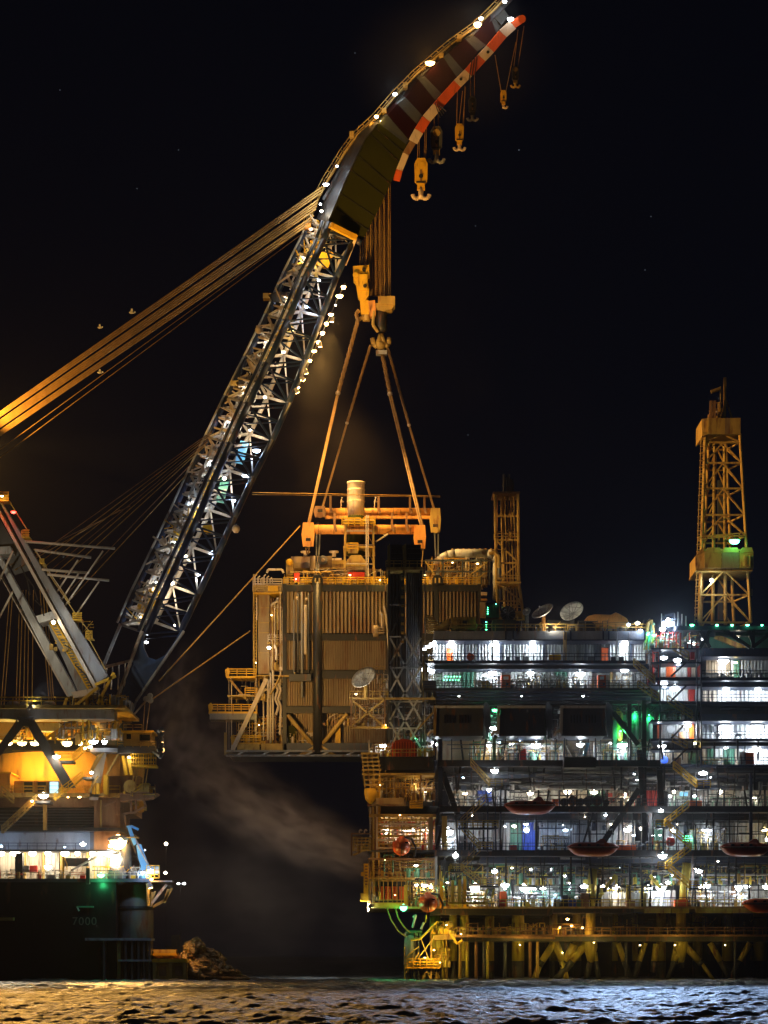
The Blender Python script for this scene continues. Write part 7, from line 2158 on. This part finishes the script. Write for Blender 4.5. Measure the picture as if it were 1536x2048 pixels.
# ------------------------------------------------------------------ lifeboats
def lifeboat(label, x, y, L, m='boat', Y=-4.5, h=1.3):
    """enclosed lifeboat slung side-on from two davit falls"""
    c = P(x, y, Y)
    t = thing('lifeboat', label, 'lifeboat', c, 'orange-red lifeboats slung along the lower decks')
    n = 15
    def ring(u, top):
        w = max(.12, (1 - abs(u) ** 5))
        vs = []
        for j in range(12):
            a = 2 * math.pi * j / 12
            zz = math.sin(a)
            yy = math.cos(a)
            z = (zz * .85 if zz > 0 else zz * 1.05) * h * (w if zz < 0 else w ** .6) * (.82 if zz > 0 else 1) + (.25 * abs(u) ** 3 if zz < 0 else 0)
            vs.append(c + Vector((u * L / 2, yy * 1.45 * w ** .7, z)))
        return vs
    vs, fs = [], []
    for i in range(n):
        vs += ring(-1 + 2 * i / (n - 1), True)
    for i in range(n - 1):
        for j in range(12):
            k = (j + 1) % 12
            fs.append((i * 12 + j, i * 12 + k, (i + 1) * 12 + k, (i + 1) * 12 + j))
    fs.append(tuple(range(12))[::-1]); fs.append(tuple((n - 1) * 12 + j for j in range(12)))
    MB().add(vs, fs).build('hull', m, t, smooth=True)
    MB().box(c.x - L * .47, c.x + L * .47, c.y - 1.5, c.y + 1.5, c.z - .08, c.z + .06).build('rubbing_strake', 'rust', t)
    hx = c.x + L * .17
    MB().add([(hx - 1.3, c.y - .7, c.z + .62), (hx + .9, c.y - .7, c.z + .62), (hx + .9, c.y + .7, c.z + .62), (hx - 1.3, c.y + .7, c.z + .62),
              (hx - .2, c.y - .4, c.z + 1.45), (hx + .35, c.y - .4, c.z + 1.45), (hx + .35, c.y + .4, c.z + 1.45), (hx - .2, c.y + .4, c.z + 1.45)],
             [(0, 3, 2, 1), (4, 5, 6, 7), (0, 1, 5, 4), (1, 2, 6, 5), (2, 3, 7, 6), (3, 0, 4, 7)]).build('helm_cabin', m, t)
    for q in (-.3, -.12, .05):
        MB().box(c.x + L * q, c.x + L * q + .5, c.y - 1.42, c.y - 1.05, c.z + .28, c.z + .55).build('porthole', 'black', t)
    MB().box(c.x + L * .2, c.x + L * .2 + .7, c.y - 1.46, c.y - 1.1, c.z + .1, c.z + .75).build('hatch', 'vermilion', t)
    MB().box(c.x - L * .44, c.x + L * .44, c.y - 1.52, c.y + 1.52, c.z + .12, c.z + .16).build('grab_line', 'cream', t)
    for q in (-.38, .38):
        MB().tube((c.x + L * q, c.y, c.z + .5), (c.x + L * q, c.y, c.z + 3.1), .06, 6).build('davit_fall', 'grey', t)
        MB().tube((c.x + L * q, c.y, c.z + 3.1), (c.x + L * q, c.y + 4.5, c.z + 3.1), .14, 6).build('davit_arm', 'navy', t)
    MB().tube((c.x - L * .4, c.y - .2, c.z + 2.2), (c.x + L * .4, c.y - .2, c.z + 2.2), .09, 6).build('davit_bar', 'navy', t)
    return t
lifeboat('orange-red lifeboat slung highest on the lower decks, right of the zigzag stairs', 1060, 1612, 8.2)
lifeboat('dark red lifeboat slung below and right of the highest one, beside an orange crate', 1186, 1696, 8.2)
lifeboat('dark red lifeboat slung at the right edge of the photo, level with the middle one', 1491, 1696, 8.2)
lifeboat('bright orange-red lifeboat slung lowest, at the right edge by the yellow deck edge', 1536, 1808, 8.2, 'vermilion')
def bowboat(label, x, y, r):
    """lifeboat seen bow-on: round, banded hull hanging in a cradle"""
    Y = -3.5
    c = P(x, y, Y)
    t = thing('lifeboat', label, 'lifeboat', c, 'round orange lifeboats seen end-on')
    MB().ball(c, r, 18, 12, 1.0, 2.6, 1.0).build('hull', 'orange', t, smooth=True)
    MB().lathe(c, [(r * 1.03, -.12), (r * 1.05, 0), (r * 1.03, .12)], 20).build('rubbing_strake', 'rust', t)
    MB().box(c.x - .06, c.x + .06, c.y - 2.6 * r - .05, c.y, c.z - r * .95, c.z + .2).build('keel_strip', 'rust', t)
    MB().ball(c + Vector((0, .5, r * .85)), r * .45, 10, 6, 1, 2, .7).build('helm_cabin', 'orange', t, smooth=True)
    for s in (-1, 1):
        MB().box(c.x + s * r * .35, c.x + s * r * .35 + .5, c.y - 2.2 * r, c.y - 2.0 * r, c.z + r * .25, c.z + r * .42).build('porthole', 'black', t)
    MB().path([c + Vector((r * .3, 0, r * 1.0)), c + Vector((r * 1.1, 1, r * .9)), c + Vector((r * 1.6, 1, -.2)), c + Vector((r * 1.4, 1, -r * 1.1))], .18, 8).build('davit_arm', 'dark', t)
    MB().tube(c + Vector((0, 0, r)), c + Vector((0, 0, r + 1.8)), .06, 6).build('davit_fall', 'grey', t)
bowboat('upper round orange lifeboat seen end-on at the warm lit platform end', 803, 1693, 1.45)
bowboat('round orange lifeboat seen end-on, the lower of two, above the boat landing', 856, 1806, 1.5)
MB_ = MB().prism([(784, 1513), (782, 1496), (790, 1482), (806, 1477), (822, 1480), (834, 1492), (834, 1513)], -1.5, 2.5)
lb = thing('deck_shelter', 'dark orange ribbed shelter on the platform corner, under the dark lattice tower', 'shelter', P(808, 1513, 0))
MB_.build('shell', 'boat', lb)
for i in range(9):
    MB().pbox(785 + i * 5.4, 786.4 + i * 5.4, 1484, 1513, -1.75, -1.5).build('rib', 'vermilion', lb)
r_ = MB(); r_.rail(P(772, 1513, -2), P(868, 1511, -2), 1.1, 1.2, .06); r_.build('handrail', 'ochre', lb)

# ------------------------------------------------------------------ satellite dishes and roof things
def dish(label, x, y, r, tilt, yaw, Y, m='pale', foot='ochre', base_y=None, ribs=10, group='satellite dishes on the platform'):
    c = P(x, y, Y)
    t = thing('satellite_dish', label, 'satellite dish', c, group)
    n, rings = 24, 5
    rot = Matrix.Rotation(yaw, 4, 'Z') @ Matrix.Rotation(tilt, 4, 'X')
    vs, fs = [], []
    for back in (0, 1):
        for i in range(rings + 1):
            q = i / rings
            for j in range(n):
                a = 2 * math.pi * j / n
                p = Vector((q * r * math.cos(a), q * r * math.sin(a), q * q * r * .34 - back * .08))
                vs.append(c + rot @ p)
    N = (rings + 1) * n
    for back in (0, 1):
        for i in range(rings):
            for j in range(n):
                k = (j + 1) % n
                f = (back * N + i * n + j, back * N + i * n + k, back * N + (i + 1) * n + k, back * N + (i + 1) * n + j)
                fs.append(f if not back else f[::-1])
    for j in range(n):
        k = (j + 1) % n
        fs.append((rings * n + j, rings * n + k, N + rings * n + k, N + rings * n + j))
    MB().add(vs, fs).build('reflector', m, t, smooth=True)
    rb = MB()
    for j in range(ribs):
        a = 2 * math.pi * j / ribs
        pts = [c + rot @ Vector((q * r * math.cos(a), q * r * math.sin(a), q * q * r * .34 + .02)) for q in (0.05, .35, .7, 1.0)]
        rb.path(pts, .035, 4)
    rb.build('seam', 'grey', t)
    f = MB()
    tip = c + rot @ Vector((0, 0, r * .8))
    for j in range(3):
        a = 2 * math.pi * j / 3 + .5
        f.tube(c + rot @ Vector((r * .8 * math.cos(a), r * .8 * math.sin(a), r * .22)), tip, .04, 5)
    f.ball(tip, .16, 8, 6)
    f.build('feed_horn', 'grey', t)
    b = P(x, base_y, Y)
    MB().tube(c + rot @ Vector((0, 0, -.15)), (c.x, c.y + .8, c.z - r * .4), .22, 8).build('mount_arm', foot, t)
    MB().tube((c.x, c.y + .8, c.z - r * .3), (c.x, c.y + .8, b.z), .32, 10).build('pedestal', foot, t)
R_ = math.radians
dish('big pale satellite dish tipped upward to the right, second from the right on the roof', 1088, 1228, 1.9, R_(42), R_(-48), 5, 'white', 'spreader', 1262)
dish('largest pale satellite dish at the right, beside the orange covered boat on the roof', 1146, 1227, 2.0, R_(55), R_(-30), 6, 'white', 'dark', 1262)
dish('dark satellite dish turned away, on the roof below the slim vent tower', 1015, 1228, 1.25, R_(86), R_(8), 5, 'dark', 'dark', 1262)
dish('smallest satellite dish, between the dark dish and the big pale ones', 1054, 1224, .7, R_(70), R_(-30), 6, 'pale', 'dark', 1262)
dish('large ribbed dish on the warm lit outrigger at the left of the dark corner tower', 731, 1360, 2.15, R_(55), R_(-34), -1, 'pale', 'ochre', 1395, ribs=14)

cb = thing('covered_boat', 'orange tarpaulin covered boat on the accommodation roof, right of the dishes', 'boat', P(1215, 1256, 8))
def covered_boat():
    Y0, Y1 = 6.5, 10.5
    pts = [(1170, 1238), (1176, 1231), (1188, 1228), (1222, 1229), (1232, 1224), (1240, 1227), (1256, 1237), (1260, 1246), (1258, 1256), (1250, 1258), (1192, 1258), (1172, 1244)]
    w0 = [P(x, y, Y0) for x, y in pts]
    cx = sum(p.x for p in w0) / len(w0); cz = sum(p.z for p in w0) / len(w0)
    vs, fs = [], []
    for k, (yy, s) in enumerate(((Y0 - .5, .8), (Y0, .95), (Y0 + 1.5, 1.0), (Y1 - 1, .95), (Y1, .7))):
        for p in w0:
            vs.append((cx + (p.x - cx) * s, yy, cz + (p.z - cz) * s))
    n = len(pts)
    for k in range(4):
        for j in range(n):
            fs.append((k * n + j, k * n + (j + 1) % n, (k + 1) * n + (j + 1) % n, (k + 1) * n + j))
    fs.append(tuple(range(n))[::-1]); fs.append(tuple(4 * n + j for j in range(n)))
    MB().add(vs, fs).build('tarpaulin', 'spreader', cb, smooth=True)
    MB().beam(P(1190, 1247, Y0 - .6), P(1256, 1244, Y0 - .6), .1).build('lashing_line', 'rust', cb)
    for x in (1200, 1225, 1246):
        MB().beam(P(x, 1256, Y0 + 1), P(x + 1, 1264, Y0 + 1), .25).build('cradle_leg', 'ochre', cb)
covered_boat()

# person in white at the pipe deck
person('worker in white coveralls on the mid deck beside stacked pipe ends', 927, 1611, 1.0, 1.8, .3, 'white', 'white', -1)

# ------------------------------------------------------------------ things in the water and beyond
pt_ = thing('pontoon', 'rusty yellow box pontoon floating beside the ship corner', 'pontoon', P(340, 1962, -16))
def pontoon():
    Y = -17
    MB().prism([(306, 1927), (374, 1925), (374, 1975), (308, 1975)], Y, Y + 5).build('body', 'ochre', pt_)
    MB().prism([(304, 1925), (376, 1925), (371, 1917), (304, 1918)], Y - .4, Y + 5).build('top_plate', 'yellow', pt_)
    MB().pbox(304, 354, 1906, 1911, Y + 2, Y + 6).build('upper_tier', 'yellow', pt_)
    MB().pbox(305, 352, 1899, 1906, Y + 3, Y + 6).build('upper_tier', 'ochre', pt_)
    MB().pbox(306, 362, 1911, 1918, Y + 2.5, Y + 6).build('upper_tier', 'rust', pt_)
    for x, w in ((318, 14), (350, 14)):
        MB().pbox(x, x + w, 1932, 1952, Y - .15, Y).build('side_panel', 'rust', pt_)
    for x in (306, 338, 366):
        MB().pbox(x, x + 6, 1926, 1975, Y - .4, Y).build('corner_post', 'ochre', pt_)
pontoon()
hp = thing('debris_heap', 'dark brown rugged heap rising from the water beside the box pontoon', 'heap', P(410, 1965, -12))
def heap():
    R = random.Random(9)
    from mathutils import noise
    def rock(x, y, r, sx, sz, Y, m='rock'):
        c = P(x, y, Y)
        def fn(d):
            return 1 + .32 * noise.noise(d * 1.6 + Vector((x, y, 0))) + .16 * noise.noise(d * 4 + Vector((y, x, 0))) + .1 * noise.noise(d * 9)
        return MB().ball(c, r, 40, 28, sx, 1, sz, fn=fn).build('rock', m, hp)
    rock(388, 1900, 1.75, 1, 1, -12)
    rock(376, 1918, 1.3, 1.1, 1, -12)
    rock(408, 1926, 2.6, 1.25, .85, -11)
    rock(392, 1945, 2.4, 1.3, .8, -13)
    rock(430, 1940, 1.7, 1.0, 1.1, -12)
    rock(450, 1946, 1.5, 1.3, .75, -12)
    rock(468, 1950, 1.0, 1.3, .8, -12)
    rock(425, 1960, 2.0, 2.8, .5, -12)
heap()

def far_lights():
    t = thing('support_boat', 'small distant support boat showing only its lamps, right of the ship', 'boat', P(350, 1800, 260))
    Y = 260
    MB().prism([(330, 1892), (378, 1892), (370, 1910), (336, 1910)], Y, Y + 6).build('hull', 'black', t)
    MB().pbox(342, 360, 1870, 1892, Y + 1, Y + 5).build('wheelhouse', 'black', t)
    MB().pbox(332, 333, 1686, 1892, Y + 2, Y + 2.4).build('mast', 'black', t)
    MB().pbox(356, 368, 1765, 1767, Y + 2, Y + 2.3).build('yard', 'black', t)
    MB().pbox(361, 362, 1766, 1872, Y + 2, Y + 2.4).build('mast', 'black', t)
    lamp(t, 332, 1687, Y + 1, 's', 10, 2.2, light=False)
    lamp(t, 357, 1767, Y + 1, 'w', 10, 1.2, light=False)
    lamp(t, 368, 1767, Y + 1, 'w', 10, 1.2, light=False)
far_lights()

def gull(label, x, y, s):
    c = P(x, y, 20)
    t = thing('gull', label, 'gull', c, 'gulls flying by the backstay ropes')
    MB().ball(c, .28 * s, 10, 8, 1.9, .8, .8).build('body', 'grey', t, smooth=True)
    MB().ball(c + Vector((.5 * s, 0, .08)), .15 * s, 8, 6).build('head', 'white', t, smooth=True)
    for sg in (-1, 1):
        MB().add([c + Vector((.2, sg * .1, .1)) * s, c + Vector((-.25, sg * .1, .1)) * s, c + Vector((-.1, sg * .8, .45)) * s, c + Vector((.2, sg * .8, .45)) * s, c + Vector((-.2, sg * 1.4, .3)) * s,
                  c + Vector((.2, sg * .1, .16)) * s, c + Vector((-.25, sg * .1, .13)) * s, c + Vector((-.1, sg * .8, .48)) * s, c + Vector((.2, sg * .8, .5)) * s],
                 [(0, 1, 2, 3), (3, 2, 4), (5, 8, 7, 6), (8, 4, 7)]).build('wing', 'grey', t)
gull('gull flying just above the thick backstay ropes, the highest one', 264, 625, 1.0)
gull('gull flying above the backstay ropes, left of the highest gull', 200, 655, .8)
gull('gull flying over the backstay ropes near their lower third', 200, 745, .9)
for i, (x, y) in enumerate(((1038, 300), (357, 300), (710, 106), (1302, 433), (936, 870), (274, 377), (951, 452), (1290, 540), (120, 180))):
    s_ = MB().ball(P(x, y, 4000), 1.0 if i < 1 else .75, 8, 6).build('star', G['star'])
    s_['kind'] = 'structure'
# ------------------------------------------------------------------ smoke and sea haze
def volume_mat(name, dens, col, aniso=0.3, noise=None):
    m = bpy.data.materials.new(name)
    m.use_nodes = True
    n, l = m.node_tree.nodes, m.node_tree.links
    n.clear()
    o = n.new('ShaderNodeOutputMaterial')
    v = n.new('ShaderNodeVolumePrincipled')
    v.inputs['Color'].default_value = (*col, 1)
    v.inputs['Density'].default_value = dens
    v.inputs['Anisotropy'].default_value = aniso
    l.new(v.outputs[0], o.inputs['Volume'])
    return m, v, n, l
HAZE = 0.00003
hm, *_ = volume_mat('sea_haze', HAZE, (0.9, 0.92, 0.95))
hz = MB().box(-3100, 3100, -420, 5100, -4.2, 186).build('haze', hm)
hz['kind'] = 'stuff'


def puff(x, y, Y, rx, ry, rz, dens, seed, ang=0.0, col=(0.80, 0.64, 0.60), scale=2.6, lo=0.40, inner=0.15):
    """one bank of steam or added halo mist: noisy density that fades to nothing at its own edge"""
    m, v, n, l = volume_mat('steam_or_halo_mist', 0.05, col, 0.0)
    tc = n.new('ShaderNodeTexCoord')
    dist = n.new('ShaderNodeVectorMath'); dist.operation = 'LENGTH'
    l.new(tc.outputs['Object'], dist.inputs[0])
    fall = n.new('ShaderNodeMapRange'); fall.interpolation_type = 'SMOOTHSTEP'
    fall.inputs[1].default_value = 1.0; fall.inputs[2].default_value = inner
    fall.inputs[3].default_value = 0.0; fall.inputs[4].default_value = 1.0
    l.new(dist.outputs['Value'], fall.inputs[0])
    t = n.new('ShaderNodeTexNoise')
    t.inputs['Scale'].default_value = scale
    t.inputs['Detail'].default_value = 4
    t.inputs['Distortion'].default_value = 0.7
    add = n.new('ShaderNodeVectorMath'); add.inputs[1].default_value = (seed * 3.1, seed, 0)
    l.new(tc.outputs['Object'], add.inputs[0])
    l.new(add.outputs[0], t.inputs['Vector'])
    mr = n.new('ShaderNodeMapRange')
    mr.inputs[1].default_value = lo; mr.inputs[2].default_value = 0.74
    mr.inputs[3].default_value = 0.0; mr.inputs[4].default_value = dens
    l.new(t.outputs[0], mr.inputs[0])
    mu = n.new('ShaderNodeMath'); mu.operation = 'MULTIPLY'
    l.new(mr.outputs[0], mu.inputs[0]); l.new(fall.outputs[0], mu.inputs[1])
    l.new(mu.outputs[0], v.inputs['Density'])
    o = MB().ball((0, 0, 0), 1.0, 24, 16).build('smoke', m)
    o.location = P(x, y, Y)
    o.scale = (rx, ry, rz)
    o.rotation_euler = (0, math.radians(ang), 0)
    o['kind'] = 'stuff'
# the plume drifting from the ship's corner down towards the platform
for q, (x, y, Y, rx, ry, rz, d, a) in enumerate((
        (345, 1410, 32, 4.5, 5, 9, .08, 10), (375, 1500, 30, 7, 6, 8, .10, 40), (450, 1575, 28, 10, 6, 6, .14, 34),
        (540, 1635, 32, 11, 7, 5.5, .15, 28), (635, 1680, 36, 10, 7, 4.5, .13, 22), (720, 1720, 38, 8, 6, 3.5, .10, 20),
        (640, 1840, 60, 26, 10, 12, .03, 0), (450, 1760, 50, 20, 10, 14, .03, 0), (560, 1770, 55, 20, 10, 14, .03, 0))):
    puff(x, y, Y, rx * 1.5, ry * 1.3, rz * 1.5, d * .85, q + 1, a, (0.76, 0.66, 0.70), 3.3, .44)
# thin mist in the light of the boom's lamp row
for q, (x, y, Y, rx, ry, rz, d) in enumerate(((640, 830, 50, 26, 10, 30, .0014), (600, 960, 48, 26, 10, 24, .0014), (900, 800, 90, 40, 12, 40, .0015))):
    puff(x, y, Y, rx, ry, rz, d, q + 20)

# thin mist added round the lamps to give them halos
puff(1230, 1560, 2, 46, 13, 40, .0045, 41, 0, (0.9, 0.92, 1.0), 1.5, -0.4, .55)
puff(70, 1600, -14, 22, 14, 22, .0035, 42, 0, (0.95, 0.92, 0.9), 1.5, -0.4, .5)
puff(640, 690, 47, 9, 8, 16, .0018, 43, 20, (0.95, 0.9, 0.85), 1.5, -0.4, .3)
puff(900, 120, 54, 22, 8, 16, .004, 44, 0, (0.95, 0.92, 0.9), 1.5, -0.4, .3)
